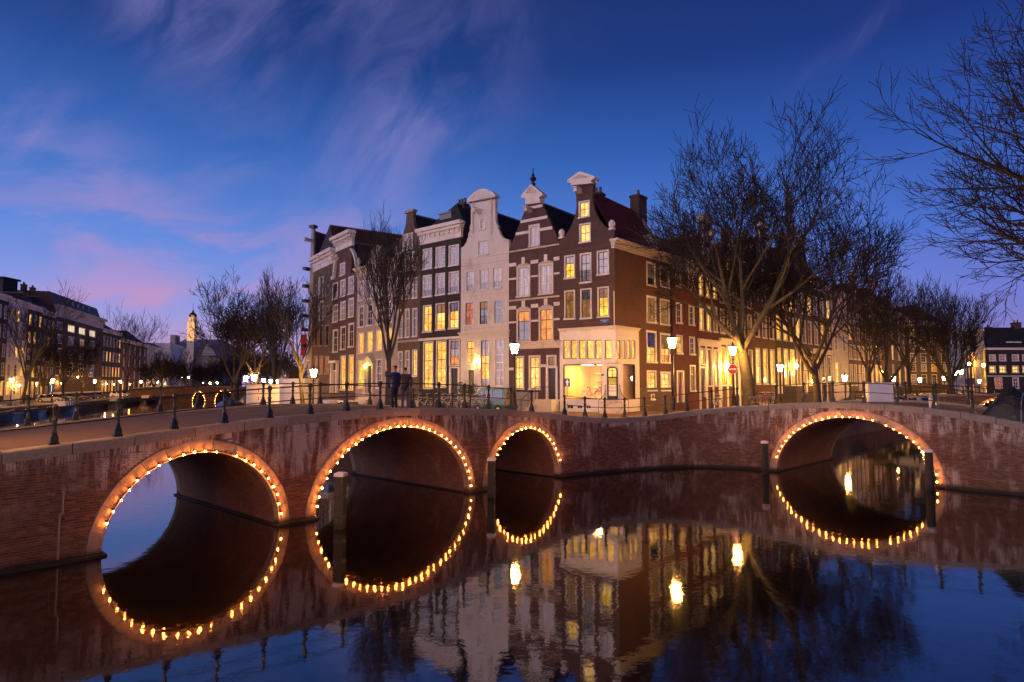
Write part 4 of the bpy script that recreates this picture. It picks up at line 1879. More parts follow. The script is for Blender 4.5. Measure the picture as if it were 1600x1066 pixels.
FCp1 = FS.P(us_, 0, .05)
FD = Facade((FCp0.x, FCp0.y), (FCp1.x, FCp1.y))
dr_ = FD.rect(948.5, 965.5, 573, 625)
wall(h0, FD, [(0, zb), (FD.W, zb), (FD.W, z568 + .01), (0, z568 + .01)], [dr_], M['white'], 'door_bay', reveal=.15, thick=.2)
# white soffit above the cut corner
mb = MB()
mb.face([F0.P(uD, z568, .05), F0.P(W0, z568, .05), FS.P(us_, z568, .05)])
mb.build('soffit', M['white'], h0)
side_lights = [FS.rect(a, b, 531.5, 561.5) for a, b in ((963.5, 968.8), (972, 976.8), (979, 984.5), (986.5, 992))]
side_win = FS.rect(973, 992, 569, 624)
wall(h0, FS, [(us_, zb), (us2, zb), (us2, zshop), (0, zshop), (0, z568), (us_, z568)], side_lights + [side_win], M['white'], 'shop_side', w=.05, reveal=.12, thick=.25, back=False)
mb = MB()
for a_, b_ in (((us_ + .03, big[2]), (side_win[0] - .02, z568)), ((side_win[1] + .02, big[2]), (us2, z568))):
    mb.face([FS.P(a_[0], a_[1], -.22), FS.P(b_[0], a_[1], -.22), FS.P(b_[0], b_[1], -.22), FS.P(a_[0], b_[1], -.22)])
mb.build('room_lining', flat('ochre lining', (.42, .26, .10), .8, nscale=1.2), h0)
for r_ in side_lights:
    window(h0, FS, r_, 1, 1, 'lit', 'white', 'black', fw=.02, sill=False, w=.05)
cornice(h0, FS, 0, us2, zshop - .02, zshop + .22, .2, 'cornice', 'shop_cornice', blocks=False)
# door with rounded glass and the estate poster
mb = MB()
u0, u1, z0, z1 = dr_
um = (u0 + u1) / 2
hw = (u1 - u0) / 2
arcp = [(um + hw * math.cos(a), z1 - hw * .62 + hw * .62 * math.sin(a)) for a in [PI * k / 10 for k in range(11)]]
inn = [(um + (hw - .11) * math.cos(a), z1 - hw * .62 + (hw * .62 - .10) * math.sin(a)) for a in [PI * k / 10 for k in range(11)]]
for k in range(10):
    a, b, c, d = arcp[k], arcp[k + 1], inn[k + 1], inn[k]
    mb.prism(FD, ccw([a, b, c, d]), .03, -.08)
mb.fbox(FD, u0, u0 + .11, z0, arcp[-1][1], .03, -.08)
mb.fbox(FD, u1 - .11, u1, z0, arcp[0][1], .03, -.08)
mb.fbox(FD, u0 + .11, u1 - .11, z0, z0 + .28, .028, -.08)
zmid = z0 + (z1 - z0) * .66
mb.fbox(FD, u0 + .11, u1 - .11, zmid, zmid + .09, .028, -.08)
mb.fbox(FD, um - .02, um + .02, zmid + .09, z1 - .06, .02, -.06)
mb.fbox(FD, u0 + .1, u1 - .1, zmid + .52, zmid + .56, .018, -.06)
dd = mb.build('door', M['black'], h0)
dd['label'] = 'black framed corner shop door with rounded glass and an estate poster'
unit_box('pane', M['lit_pale'], dd, FD, u0 + .1, u1 - .1, zmid + .09, z1 - .04, -.03, -.05)
pz0, pz1 = z0 + .29, zmid
mb = MB()
mb.fbox(FD, u0 + .12, u1 - .12, pz0, pz1 - .52, -.005, -.03)
po = mb.build('poster', M['sign_white'], dd)
mb = MB()
mb.fbox(FD, u0 + .12, u1 - .12, pz1 - .52, pz1 - .01, -.004, -.03)
mb.build('poster_head', M['sign_lime'], dd)


def text(s, F, u, z, w, size, mat, parent, align='CENTER', name='lettering'):
    cu = bpy.data.curves.new(name, 'FONT')
    cu.body = s
    cu.size = size
    cu.extrude = .003
    cu.align_x = align
    cu.align_y = 'CENTER'
    cu.materials.append(M[mat])
    o = bpy.data.objects.new(name, cu)
    COL.objects.link(o)
    if parent is not None:
        o.parent = parent
    o.location = F.P(u, z, w) - (wloc(parent) if parent is not None else Vector())
    o.rotation_euler = (PI / 2, 0, F.ang)
    me = bpy.data.meshes.new_from_object(o)
    q = link(name, me, parent)
    q.location = o.location.copy()
    q.rotation_euler = o.rotation_euler.copy()
    bpy.data.objects.remove(o)
    return q


text('Te Huur', FD, um, pz1 - .36, .004, .22, 'sign_white', dd)
text('DULLES', FD, um, pz1 - .70, .004, .21, 'print_dark', dd)
text('MAKELAARS', FD, um, pz1 - .94, .004, .145, 'print_dark', dd)
text('0.  6', FD, um, pz1 - 1.36, .004, .36, 'chrome', dd)
# street name plate on the brick
u_, z_ = F0.uv(945, 501.5)
mb = MB()
mb.fbox(F0, u_ - .36, u_ + .36, z_ - .13, z_ + .13, .03, -.02)
npl = mb.build('name_plate', M['sign_blue'], h0)
text('KEIZERSGRACHT', F0, u_, z_ + .045, .032, .085, 'sign_white', npl)
text('CENTRUM', F0, u_, z_ - .07, .032, .06, 'sign_white', npl)
u_, z_ = F0.uv(942.5, 586)
band(h0, F0, 'number_plate', u_ - .1, u_ + .08, z_ - .06, z_ + .06, .09, .04, 'black')
# shop room behind the glass
mb = MB()
shop_floor = big[2] - .05
ce = z568 + .02
ins = [(.12, -.3), (W0 - .15, -.3), (W0 - .15, -4.2), (.12, -4.2)]
q0 = [F0.P(u, shop_floor, w) for u, w in ins]
q1 = [F0.P(u, ce, w) for u, w in ins]
mb.face(q0)
mb.face(list(reversed(q1)))
lin = [F0.P(W0 - .30, shop_floor, -1.25), F0.P(W0 - .30, shop_floor, -4.2), F0.P(W0 - .30, ce, -4.2), F0.P(W0 - .30, ce, -1.25)]
mb.face(lin)
for k in (2, 3):
    mb.face([q0[k], q0[(k + 1) % 4], q1[(k + 1) % 4], q1[k]])
mb.build('shop_room', flat('ochre shop wall', (.50, .34, .14), .8, nscale=1.2), h0)
mb = MB()
for z in (.9, 1.45, 2.0):
    mb.fbox(F0, .9, W0 - 1.2, shop_floor + z, shop_floor + z + .05, -3.7, -4.15)
mb.build('shelf', M['white'], h0)
mb = MB()
for u in (.9, 2.3, 3.3):
    mb.fbox(F0, u, u + .5, ce - .07, ce - .03, -.9, -2.6)
mb.build('ceiling_lamp', emit('shop ceiling lamp', (1, .60, .20), 75), h0)
mb = MB()
mb.fbox(F0, big[0] + .02, big[1] - .02, big[2] + .02, big[3] - .02, -.06, -.075)
g_ = mb.build('shop_glass', M['clear'], h0)
mb = MB()
for a, b in ((big[0], big[0] + .07), (big[1] - .07, big[1])):
    mb.fbox(F0, a, b, big[2] + .002, big[3] - .002, .01, -.08)
mb.fbox(F0, big[0] + .07, big[1] - .07, big[3] - .08, big[3] - .002, .01, -.08)
mb.fbox(F0, big[0] + .07, big[1] - .07, big[2] + .002, big[2] + .06, .01, -.08)
mb.build('window_frame', M['black'], g_)
mb = MB()
mb.fbox(FS, side_win[0] + .02, side_win[1] - .02, side_win[2] + .02, side_win[3] - .02, -.06, -.075)
g2 = mb.build('shop_glass', M['clear'], h0)
mb = MB()
for a, b in ((side_win[0], side_win[0] + .07), (side_win[1] - .07, side_win[1])):
    mb.fbox(FS, a, b, side_win[2] + .002, side_win[3] - .002, .01, -.08)
mb.fbox(FS, side_win[0] + .07, side_win[1] - .07, side_win[3] - .08, side_win[3] - .002, .01, -.08)
mb.build('window_frame', M['black'], g2)
# stoop: four treads and two curved hand rails
n_st = 4
zg0 = zg(FD.P(FD.W / 2, 0, 2)[0], FD.P(FD.W / 2, 0, 2)[1]) - .05
st = []
for k in range(n_st):
    zt = lerp(dr_[2], zg0, k / n_st)
    mb = MB()
    wd = .12 + .16 * k
    mb.fbox(FD, dr_[0] - wd, dr_[1] + wd, zg0 - .4, zt - .002 * k, .32 * (k + 1), .0 + (.001 * k))
    mb.build('stoop_step', M['sandstone'], h0)
for s_ in (-1, 1):
    ue = um + s_ * (hw + .10)
    mb = MB()
    hp = []
    for i in range(9):
        f = i / 8
        hp.append(FD.P(ue + s_ * .55 * f * f, lerp(dr_[2] + 1.0, zg0 + .95, f ** .8), .15 + 1.2 * f))
    mb.tube(hp, .022, 6)
    for f in (0, .45, 1):
        i = int(f * 8)
        p = hp[i]
        mb.tube([p, (p.x, p.y, lerp(dr_[2], zg0, f) - .05)], .016, 5)
    mb.lathe([(.0, hp[0].z - .02), (.045, hp[0].z + .03), (.045, hp[0].z + .07), (0, hp[0].z + .11)], 7, (hp[0].x, hp[0].y))
    mb.build('hand_rail', M['black'], h0)

# ---------------- striped house
L1 = along(L0, dF, 795)
G1 = Facade(L1, L0)
h1 = empty('canal_house', (L0.x, L0.y, 0), 'brown brick house with white stripes, stepped triangular gable and a finial on top', 'house', HG)
W_ = G1.W
zE = G1.uv(834, 386)[1]
nl, nr = G1.uv(823.5, 320), G1.uv(846, 316.5)
out1 = [(0, zb), (W_, zb), (W_, zE), nr, nl, (0, zE)]
w1 = [
    (G1.rect(826.5, 843.5, 351, 384), 2, 2, 'sky_pane'),
    (G1.rect(807.5, 828.5, 416, 463), 2, 3, 'sky_pane'), (G1.rect(842, 864.5, 412, 459), 2, 3, 'sky_pane'),
    (G1.rect(807.5, 829, 484, 533), 2, 3, ('dark_pane', 'dark_pane', 'lit_amber')), (G1.rect(842, 864.5, 481, 532), 2, 3, 'lit_amber'),
    (G1.rect(803.5, 819, 556.5, 608), 2, 3, ('lit_pale', 'lit_pale', 'lit')), (G1.rect(826.5, 844.5, 555.5, 608), 2, 3, ('lit_pale', 'lit_pale', 'lit')),
    (G1.rect(854.5, 869.5, 555, 571.5), 2, 1, 'lit_dim'),
]
dr1 = G1.rect(855, 870, 575, 624)
hatch = G1.rect(843, 856, 631, 644)
wall(h1, G1, ccw(out1), [w_[0] for w_ in w1] + [dr1, hatch], M['brick_plum'])
for i, (r_, nx, ny, pm) in enumerate(w1):
    window(h1, G1, r_, nx, ny, pm, 'cornice', fw=.13, split=(0, .36, .66, 1) if i in (1, 2, 3, 4) else None)
door(h1, G1, dr1)
window(h1, G1, hatch, 2, 1, 'dark_pane', 'sandstone', fw=.08, sill=False)
for i, y in enumerate((324, 343, 361)):
    z = G1.uv(834, y)[1]
    half = lerp(nr[0] - nl[0], W_, (nl[1] - z) / (nl[1] - zE)) / 2
    cxu = (nl[0] + nr[0]) / 2 + (W_ / 2 - (nl[0] + nr[0]) / 2) * (nl[1] - z) / (nl[1] - zE)
    r_ = w1[0][0]
    if z > r_[3] + .1:
        band(h1, G1, 'white_band', cxu - half + .05, cxu + half - .05, z - .11, z + .11, .03, -.1, 'white')
    else:
        band(h1, G1, 'white_band', cxu - half + .05, r_[0] - .03, z - .11, z + .11, .03, -.1, 'white')
        band(h1, G1, 'white_band', r_[1] + .03, cxu + half - .05, z - .11, z + .11, .03, -.1, 'white')
rows_ = (((w1[1][0], w1[2][0]), 1), ((w1[3][0], w1[4][0]), 1))
for (ra, rb), _ in rows_:
    for f in (.98, .62):
        z = lerp(ra[2], ra[3], f) + (.28 if f > .9 else 0)
        hgt = .14 if f > .9 else .075
        for a, b in ((.02, ra[0] - .06), (ra[1] + .06, rb[0] - .06), (rb[1] + .06, W_ - .02)):
            if b - a > .1:
                band(h1, G1, 'white_band', a, b, z - hgt, z + hgt, .03, -.1, 'white')
    for r_ in (ra, rb):
        uc = (r_[0] + r_[1]) / 2
        band(h1, G1, 'keystone', uc - .15, uc + .15, r_[3] + .20, r_[3] + .72, .07, -.1, 'white')
        mb = MB()
        m_ = 8
        for k in range(m_):
            a, b = k / m_, (k + 1) / m_
            ua, ub = lerp(r_[0] - .05, r_[1] + .05, a), lerp(r_[0] - .05, r_[1] + .05, b)
            za = r_[3] + .03 + .22 * math.sin(PI * (a + b) / 2)
            mb.fbox(G1, ua + .01, ub - .01, r_[3] + .014, za, .045, -.05)
        mb.build('carved_arch', M['sandstone'], h1)
z = G1.uv(834, 388)[1]
band(h1, G1, 'string_course', 0, W_, z - .07, z + .05, .10, -.1, 'sandstone')
z = G1.uv(834, 466.5)[1]
band(h1, G1, 'string_course', 0, W_, z - .07, z + .05, .10, -.1, 'sandstone')
z0, z1 = G1.uv(834, 543)[1], G1.uv(834, 534.5)[1]
cornice(h1, G1, 0, W_, z0 - .1, z1 + .05, .22, 'sandstone', 'shop_cornice', blocks=False)
band(h1, G1, 'white_band', .02, w1[5][0][0] - .05, G1.uv(834, 578)[1], G1.uv(834, 574)[1], .03, -.1, 'white')
band(h1, G1, 'white_band', w1[6][0][1] + .05, dr1[0] - .12, G1.uv(834, 574)[1], G1.uv(834, 570)[1], .03, -.1, 'white')
band(h1, G1, 'plinth', 0, hatch[0] - .1, zb, G1.uv(834, 613)[1], .07, -.1, 'plaster_grey')
trim(h1, G1, 'gable_cap', [(817.5, 306.5), (832.5, 289), (850, 303), (850, 307), (845.5, 309), (846.5, 317.5), (824, 320.5), (824, 311), (817.5, 310)], .28, -.40, 'white')
trim(h1, G1, 'pediment_field', [(824, 303.5), (832.5, 293), (842.5, 301.5)], .32, .26, 'sandstone')
u, z = G1.uv(832.5, 289)
c2 = G1.P(u, 0, -.05)
mb = MB()
mb.lathe([(.16, z - .05), (.20, z + .1), (.10, z + .2), (.13, z + .30), (.26, z + .45), (.22, z + .62), (.08, z + .74), (.14, z + .82), (.05, z + .92), (.03, z + 1.25), (.05, z + 1.3), (.01, z + 1.45)], 8, (c2.x, c2.y))
mb.build('finial', M['iron'], h1)
u, z = G1.uv(822, 335)
hoist(h1, G1, G1.uv(831, 330)[0], z, .9, 'sandstone')
shell(h1, G1, 0, W_, zb, zE, (nl[1] + nr[1]) / 2 + .25, 9, 'brick_plum', 'tile_dark', uc=(nl[0] + nr[0]) / 2)
# stoop with black rails
mb = MB()
mb.fbox(G1, dr1[0] - .35, W_ - .05, zb, dr1[2], 1.15, .06)
for k in range(4):
    mb.fbox(G1, dr1[0] - .35 - .3 * (k + 1), dr1[0] - .35 - .3 * k, zb, lerp(dr1[2], zb + .5, (k + 1) / 5), 1.15, .06)
mb.build('stoop', M['sandstone'], h1)
mb = MB()
a = G1.P(W_ - .1, dr1[2] + .95, 1.1)
b = G1.P(dr1[0] - .35, dr1[2] + .95, 1.1)
c = G1.P(dr1[0] - 1.7, zb + 1.45, 1.1)
mb.tube([a, b, c], .028, 6)
for p, zz_ in ((a, dr1[2]), (b, dr1[2]), (c, zb + .4), (b.lerp(c, .5), zb + .9), (a.lerp(b, .5), dr1[2])):
    mb.tube([p, (p.x, p.y, zz_)], .02, 5)
mb.build('hand_rail', M['black'], h1)
chp = G1.P(W_ - .3, zE + 3.2, -5.5)
chimney(h1, (chp.x, chp.y, chp.z), 1.6, .8, 2.1, G1.ang, 4)

# ---------------- white house
L2 = along(L1, dF, 719.3)
G2 = Facade(L2, L1)
h2 = empty('canal_house', (L1.x, L1.y, 0), 'white painted house with tall scrolled neck gable and rounded top', 'house', HG)
W_ = G2.W
zsl, zsr = G2.uv(720, 387)[1], G2.uv(792, 375)[1]
zE = (zsl + zsr) / 2
nkl, nkr = G2.uv(735.8, 318), G2.uv(774, 311)
out2 = [(0, zb), (W_, zb), (W_, zE)]
# scalloped scroll edges
a_, b_ = (W_ - .05, zE + .05), (nkr[0], lerp(zE, nkr[1], .52))
for k in range(1, 9):
    f = k / 9
    x = lerp(a_[0], b_[0], f ** .55)
    y = lerp(a_[1], b_[1], f ** 1.5)
    out2.append((x + (.07 if k % 2 else -.02), y))
out2 += [b_, nkr, nkl, (nkl[0], lerp(zE, nkl[1], .52))]
a_, b_ = (nkl[0], lerp(zE, nkl[1], .52)), (.05, zE + .05)
for k in range(1, 9):
    f = 1 - k / 9
    x = lerp(b_[0], a_[0], f ** .55)
    y = lerp(b_[1], a_[1], f ** 1.5)
    out2.append((x - (.07 if k % 2 else -.02), y))
out2 += [(0, zE)]
w2 = [
    (G2.rect(749.5, 758.5, 340, 358), 2, 2, 'sky_pane'), (G2.rect(746, 763.5, 375, 398), 2, 2, 'sky_pane'),
    (G2.rect(728, 741.5, 423, 455), 2, 3, ('dark_pane', 'sky_pane')), (G2.rect(748.5, 762.8, 420, 452.5), 2, 3, ('dark_pane', 'sky_pane')), (G2.rect(769.5, 784.5, 417, 450), 2, 3, ('dark_pane', 'sky_pane')),
    (G2.rect(726.5, 740.5, 472, 508), 2, 3, 'lit_rose'), (G2.rect(748.5, 763, 470, 507), 2, 3, ('dark_pane', 'dark_pane', 'lit_dim')), (G2.rect(771, 786.5, 468, 506), 2, 3, 'dark_pane'),
    (G2.rect(729, 742, 532, 569), 2, 3, 'lit'), (G2.rect(750.5, 765, 530.5, 606), 2, 6, ('sky_pane', 'lit', 'lit', 'lit', 'sky_pane')), (G2.rect(773, 788, 529, 604), 2, 6, 'sky_pane'),
]
dr2 = G2.rect(730.5, 742.5, 578, 618)
wall(h2, G2, ccw(out2), [w_[0] for w_ in w2] + [dr2], M['plaster_pink'])
for i, (r_, nx, ny, pm) in enumerate(w2):
    window(h2, G2, r_, nx, ny, pm, 'white', fw=.07 if i > 1 else .1, sill=i < 8)
door(h2, G2, dr2)
z0, z1 = G2.uv(756, 526.5)[1], G2.uv(756, 518.5)[1]
cornice(h2, G2, 0, W_, z0 - .1, z1 + .05, .25, 'cornice', 'shop_cornice', blocks=False)
ae, be = G2.uv(732.8, 316.8), G2.uv(777.5, 308.5)
arc_ = [ae]
for k in range(0, 9):
    f = k / 8
    arc_.append((lerp(ae[0] + .1, be[0] - .1, f), lerp(ae[1], be[1], f) + .28 + .62 * math.sin(PI * f)))
arc_ += [be]
mb = MB()
mb.prism(G2, ccw(arc_), .30, -.40)
mb.build('gable_cap', M['white'], h2)
mb = MB()
inner_ = [(lerp(ae[0] + .35, be[0] - .35, k / 8), lerp(ae[1], be[1], k / 8) + .16 + .52 * math.sin(PI * k / 8)) for k in range(9)]
mb.prism(G2, ccw([(ae[0] + .35, ae[1] + .12), *inner_, (be[0] - .35, be[1] + .12)]), .335, .28)
mb.build('pediment_field', M['plaster_pink'], h2)
# stone joints of the facing, cut as fine grooves standing proud by a hair
mb = MB()
for y in (402, 412, 461, 513):
    z = G2.uv(756, y)[1]
    mb.fbox(G2, .03, W_ - .03, z - .012, z + .012, .006, -.02)
for x, y0, y1 in ((735, 400, 420), (777, 397, 415), (744, 457, 470), (766, 455, 469), (727, 510, 517), (756, 508, 517), (784, 506, 516)):
    u = G2.uv(x, (y0 + y1) / 2)[0]
    mb.fbox(G2, u - .01, u + .01, G2.uv(x, y1)[1], G2.uv(x, y0)[1], .005, -.02)
mb.build('stone_joint', M['plaster_grey'], h2)
for x in (739.5, 768):
    mb = MB()
    u, z = G2.uv(x, 345)
    for k in range(9):
        mb.fbox(G2, u - .07 - .03 * (k % 2), u + .07 + .03 * (k % 2), z + 1.6 - .34 * k, z + 1.9 - .34 * k, .07, -.05)
    mb.build('garland', M['sandstone'], h2)
u, z = G2.uv(750, 334)
hoist(h2, G2, u, z, .85)
shell(h2, G2, 0, W_, zb, zE, lerp(zE, nkr[1], .82), 9, 'brick_dark', 'tile_dark', uc=(nkl[0] + nkr[0]) / 2)
u, z = G2.uv(745, 566)
mb = MB()
mb.fbox(G2, u - .05, u + .05, z - .3, z + .2, .12, 0)
wl = mb.build('wall_lamp', M['black'], h2)
mb = MB()
pl_ = G2.P(u, 0, .22)
mb.lathe([(.06, z - .16), (.12, z), (.12, z + .16), (.04, z + .2)], 8, (pl_.x, pl_.y))
mb.build('lamp_glass', emit('door lamp glow', (1, .55, .12), 160), wl)

# ---------------- dark house with straight white cornice
d3 = Vector((-.77, .64, 0)).normalized()
L3 = along(L2, d3, 655)
G3 = Facade(L3, L2)
h3 = empty('canal_house', (L2.x, L2.y, 0), 'dark brown brick house with a straight white cornice and three columns of tall windows', 'house', HG)
W_ = G3.W
zC0, zC1 = G3.uv(688, 377)[1], G3.uv(688, 355)[1]
w3 = []
for (y0, y1), pm in (((387, 418.5), 'sky_pane'), ((428.5, 462), ('dark_pane', 'sky_pane')), ((475.5, 517), 'lit')):
    for k, (x0, x1, dy) in enumerate(((661, 676, 1.5), (681, 696.5, -1.5), (701.5, 717.3, -4))):
        p_ = pm
        if y0 > 470:
            p_ = ('lit', ('lit', 'lit_pale', 'lit_dim'), ('lit_pale', 'lit', 'dark_pane'))[k]
        w3.append((G3.rect(x0, x1, y0 + dy, y1 + dy), 2, 3, p_))
w3 += [(G3.rect(661.5, 677, 534, 608), 2, 5, 'lit'), (G3.rect(681.5, 697.5, 532.5, 606), 2, 5, 'lit'), (G3.rect(702, 718, 531, 572), 2, 3, ('lit_amber', 'sky_pane', 'dark_pane'))]
dr3 = G3.rect(703.5, 717, 575, 618)
wall(h3, G3, [(0, zb), (W_, zb), (W_, zC1), (0, zC1)], [w_[0] for w_ in w3] + [dr3], M['brick_black'])
for i, (r_, nx, ny, pm) in enumerate(w3):
    window(h3, G3, r_, nx, ny, pm, 'white', 'black' if i > 5 else 'white', fw=.09, sill=i < 9)
door(h3, G3, dr3)
cornice(h3, G3, 0, W_, zC0, zC1 + .15, .5, 'white')
z = G3.uv(688, 529)[1]
band(h3, G3, 'white_band', 0, W_, z - .12, z + .1, .12, -.1, 'white')
for u in (W_ * .33, W_ * .655):
    band(h3, G3, 'pilaster', u - .12, u + .12, G3.uv(688, 525)[1], zC0 - .01, .05, -.1, 'brick_black')
shell(h3, G3, 0, W_, zb, zC1, zC1 + 2.6, 9, 'brick_black', 'tile_dark', hip=1.8)
q = G3.P(W_ * .5, zC1 + 1.2, -2.5)
chimney(h3, (q.x, q.y, q.z), 1.1, .6, 1.5, G3.ang, 3)
q = G3.P(W_ * .2, zC1 + 1.4, -3)
mb = MB()
mb.fbox(G3, W_ * .28, W_ * .28 + 1.5, zC1 - .1, zC1 + 1.5, -1.0, -2.8)
mb.fbox(G3, W_ * .28 - .1, W_ * .28 + 1.6, zC1 + 1.5, zC1 + 1.62, -.9, -2.9)
mb.build('dormer', M['lead'], h3)

# ---------------- grey stone house behind the bare tree
d4 = Vector((-.72, .69, 0)).normalized()
L4 = along(L3, d4, 620.5)
G4 = Facade(L4, L3)
h4 = empty('canal_house', (L3.x, L3.y, 0), 'grey brown brick house with a broad curved gable, right behind the slim bare tree', 'house', HG)
W_ = G4.W
zE = G4.uv(650, 372)[1]
pk = G4.uv(636, 333)
out4 = [(0, zb), (W_, zb), (W_, zE)] + curve_pts((W_, zE), (W_ * .66, pk[1]), .13, 6) + [(W_ * .66, pk[1]), (W_ * .34, pk[1])] + curve_pts((W_ * .34, pk[1]), (0, zE), .13, 6) + [(0, zE)]
w4 = [(G4.rect(630, 637.5, 366, 391), 2, 3, 'sky_pane'), (G4.rect(639, 645, 364, 388), 2, 3, 'sky_pane')]
for y0, y1 in ((395, 424), (436, 468), (484, 528), (549, 590)):
    for k, (x0, x1) in enumerate(((622, 628.8), (633, 640), (644.5, 652))):
        w4.append((G4.rect(x0, x1, y0 - k * 1.2, y1 - k * 1.2), 2, 3, ('lit_pale' if (y0 > 540 and k == 2) else 'dark_pane')))
wall(h4, G4, ccw(out4), [w_[0] for w_ in w4], M['brick_grey'])
for r_, nx, ny, pm in w4:
    window(h4, G4, r_, nx, ny, pm, 'white', fw=.08)
z5 = G4.uv(638, 533)[1]
band(h4, G4, 'stone_base', 0, W_, zb, zb + 1.2, .05, -.1, 'plaster_grey')
band(h4, G4, 'string_course', 0, W_, z5 - .1, z5 + .1, .08, -.1, 'plaster_grey')
mb = MB()
mb.fbox(G4, W_ * .30, W_ * .70, pk[1] - .05, pk[1] + .18, .15, -.4)
mb.build('gable_cap', M['plaster_grey'], h4)
shell(h4, G4, 0, W_, zb, zE, pk[1] - .2, 10, 'brick_grey', 'tile_dark')
q = G4.P(W_ * .95, pk[1] - 1.8, -4)
chimney(h4, (q.x, q.y, q.z), 1.5, .6, 2.2, G4.ang, 4)

# ---------------- stone house with ornate attic and lit portal
d5 = Vector((-.67, .74, 0)).normalized()
L5 = along(L4, d5, 555.5)
G5 = Facade(L5, L4)
h5 = empty('canal_house', (L4.x, L4.y, 0), 'pale stone house with carved attic and yellow lit doorway, left of the slim tree', 'house', HG)
W_ = G5.W
zE = G5.uv(588, 424)[1]
w5 = []
for y0, y1, pm in ((436, 466, 'sky_pane'), (475, 508, 'dark_pane'), (517, 549, 'lit')):
    for k, (x0, x1) in enumerate(((560.5, 568.5), (573.5, 582.5), (588, 597), (603, 612.5))):
        w5.append((G5.rect(x0, x1, y0 + 3 - k * 2.4, y1 + 3 - k * 2.4), 2, 3, pm))
w5 += [(G5.rect(560, 568.5, 563, 606), 2, 4, 'lit_yellow'), (G5.rect(588, 596.5, 561, 606), 2, 4, 'dark_pane'), (G5.rect(603, 612, 560, 605), 2, 4, 'dark_pane')]
dr5 = G5.rect(573, 583, 571, 614)
wall(h5, G5, [(0, zb), (W_, zb), (W_, zE + .5), (0, zE + .5)], [w_[0] for w_ in w5] + [dr5], M['plaster_grey'])
for r_, nx, ny, pm in w5:
    window(h5, G5, r_, nx, ny, pm, 'white', fw=.08, sash='white')
door(h5, G5, dr5)
cornice(h5, G5, 0, W_, zE - .1, zE + .75, .45, 'sandstone')
mid_ = W_ / 2
zt = zE + .75
att = [(mid_ - 2.6, zt - .01), (mid_ + 2.6, zt - .01)] + curve_pts((mid_ + 2.6, zt), (mid_ + 1.1, zt + 1.3), .15, 5) + [(mid_ + 1.1, zt + 1.3), (mid_ + .6, zt + 1.75), (mid_, zt + 1.95), (mid_ - .6, zt + 1.75), (mid_ - 1.1, zt + 1.3)] + curve_pts((mid_ - 1.1, zt + 1.3), (mid_ - 2.6, zt), .15, 5)
mb = MB()
mb.prism(G5, ccw(att), .1, -.35)
mb.build('attic', M['sandstone'], h5)
for u in (.3, W_ - .3):
    q = G5.P(u, 0, 0)
    mb = MB()
    mb.lathe([(.22, zt), (.22, zt + .3), (.12, zt + .4), (.25, zt + .65), (.2, zt + .95), (.05, zt + 1.2)], 8, (q.x, q.y))
    mb.build('urn', M['sandstone'], h5)
mb = MB()
uc = (dr5[0] + dr5[1]) / 2
hwid = .95
for s_ in (-1, 1):
    mb.fbox(G5, uc + s_ * .75 - .15, uc + s_ * .75 + .15, dr5[2], dr5[3] + .1, .22, 0)
mb.prism(G5, ccw([(uc - 1.05, dr5[3] + .1), (uc + 1.05, dr5[3] + .1), (uc + .6, dr5[3] + .65), (uc, dr5[3] + .95), (uc - .6, dr5[3] + .65)]), .35, 0)
mb.build('portal', M['sandstone'], h5)
q = G5.P(uc, 0, .55)
z = dr5[3] - .15
mb = MB()
mb.lathe([(.06, z - .2), (.14, z), (.14, z + .15), (.04, z + .25)], 8, (q.x, q.y))
mb.build('wall_lamp', emit('portal lamp', (1, .72, .12), 45), h5)
shell(h5, G5, 0, W_, zb, zE + .4, zE + 3.6, 10, 'brick_grey', 'tile_brown', hip=2.0)
mb = MB()
for k in range(4):
    mb.fbox(G5, uc - .9 - .1 * k, uc + .9 + .1 * k, zb, lerp(dr5[2], zb + .5, k / 4), .4 + .32 * k, .01 * k)
mb.build('stoop', M['sandstone'], h5)

# ---------------- plum house with cornice neck
d6 = Vector((-.60, .80, 0)).normalized()
L6 = along(L5, d6, 517.5)
G6 = Facade(L6, L5)
h6 = empty('canal_house', (L5.x, L5.y, 0), 'plum brick house with a white hood cornice carried on curled side pieces', 'house', HG)
W_ = G6.W
zE = G6.uv(535, 433)[1]
zT = G6.uv(532, 390)[1]
a6, b6 = G6.uv(526, 425)[0], G6.uv(549, 415)[0]
out6 = [(0, zb), (W_, zb), (W_, zE), (b6, zE + .1), (b6, zT), (a6, zT), (a6, zE + .1), (0, zE)]
w6 = [(G6.rect(531.5, 539.5, 411, 430), 2, 3, 'sky_pane')]
for y0, y1 in ((437, 463), (471, 499), (510, 546)):
    for k, (x0, x1) in enumerate(((520, 528), (532, 540), (544.5, 553))):
        w6.append((G6.rect(x0, x1, y0 + 5 - 5 * k, y1 + 4 - 4 * k), 2, 3, 'sky_pane' if y0 < 500 else 'dark_pane'))
w6 += [(G6.rect(532.5, 540, 556, 609), 2, 4, 'lit'), (G6.rect(545, 552.5, 554.5, 609), 2, 4, 'lit')]
dr6 = G6.rect(520.5, 528, 580, 614)
wall(h6, G6, ccw(out6), [w_[0] for w_ in w6] + [dr6], M['brick_plum'])
for r_, nx, ny, pm in w6:
    window(h6, G6, r_, nx, ny, pm, 'white', fw=.12)
door(h6, G6, dr6, 'door_red')
cornice(h6, G6, a6 - .25, b6 + .25, zT - .1, zT + 1.5, .7, 'white')
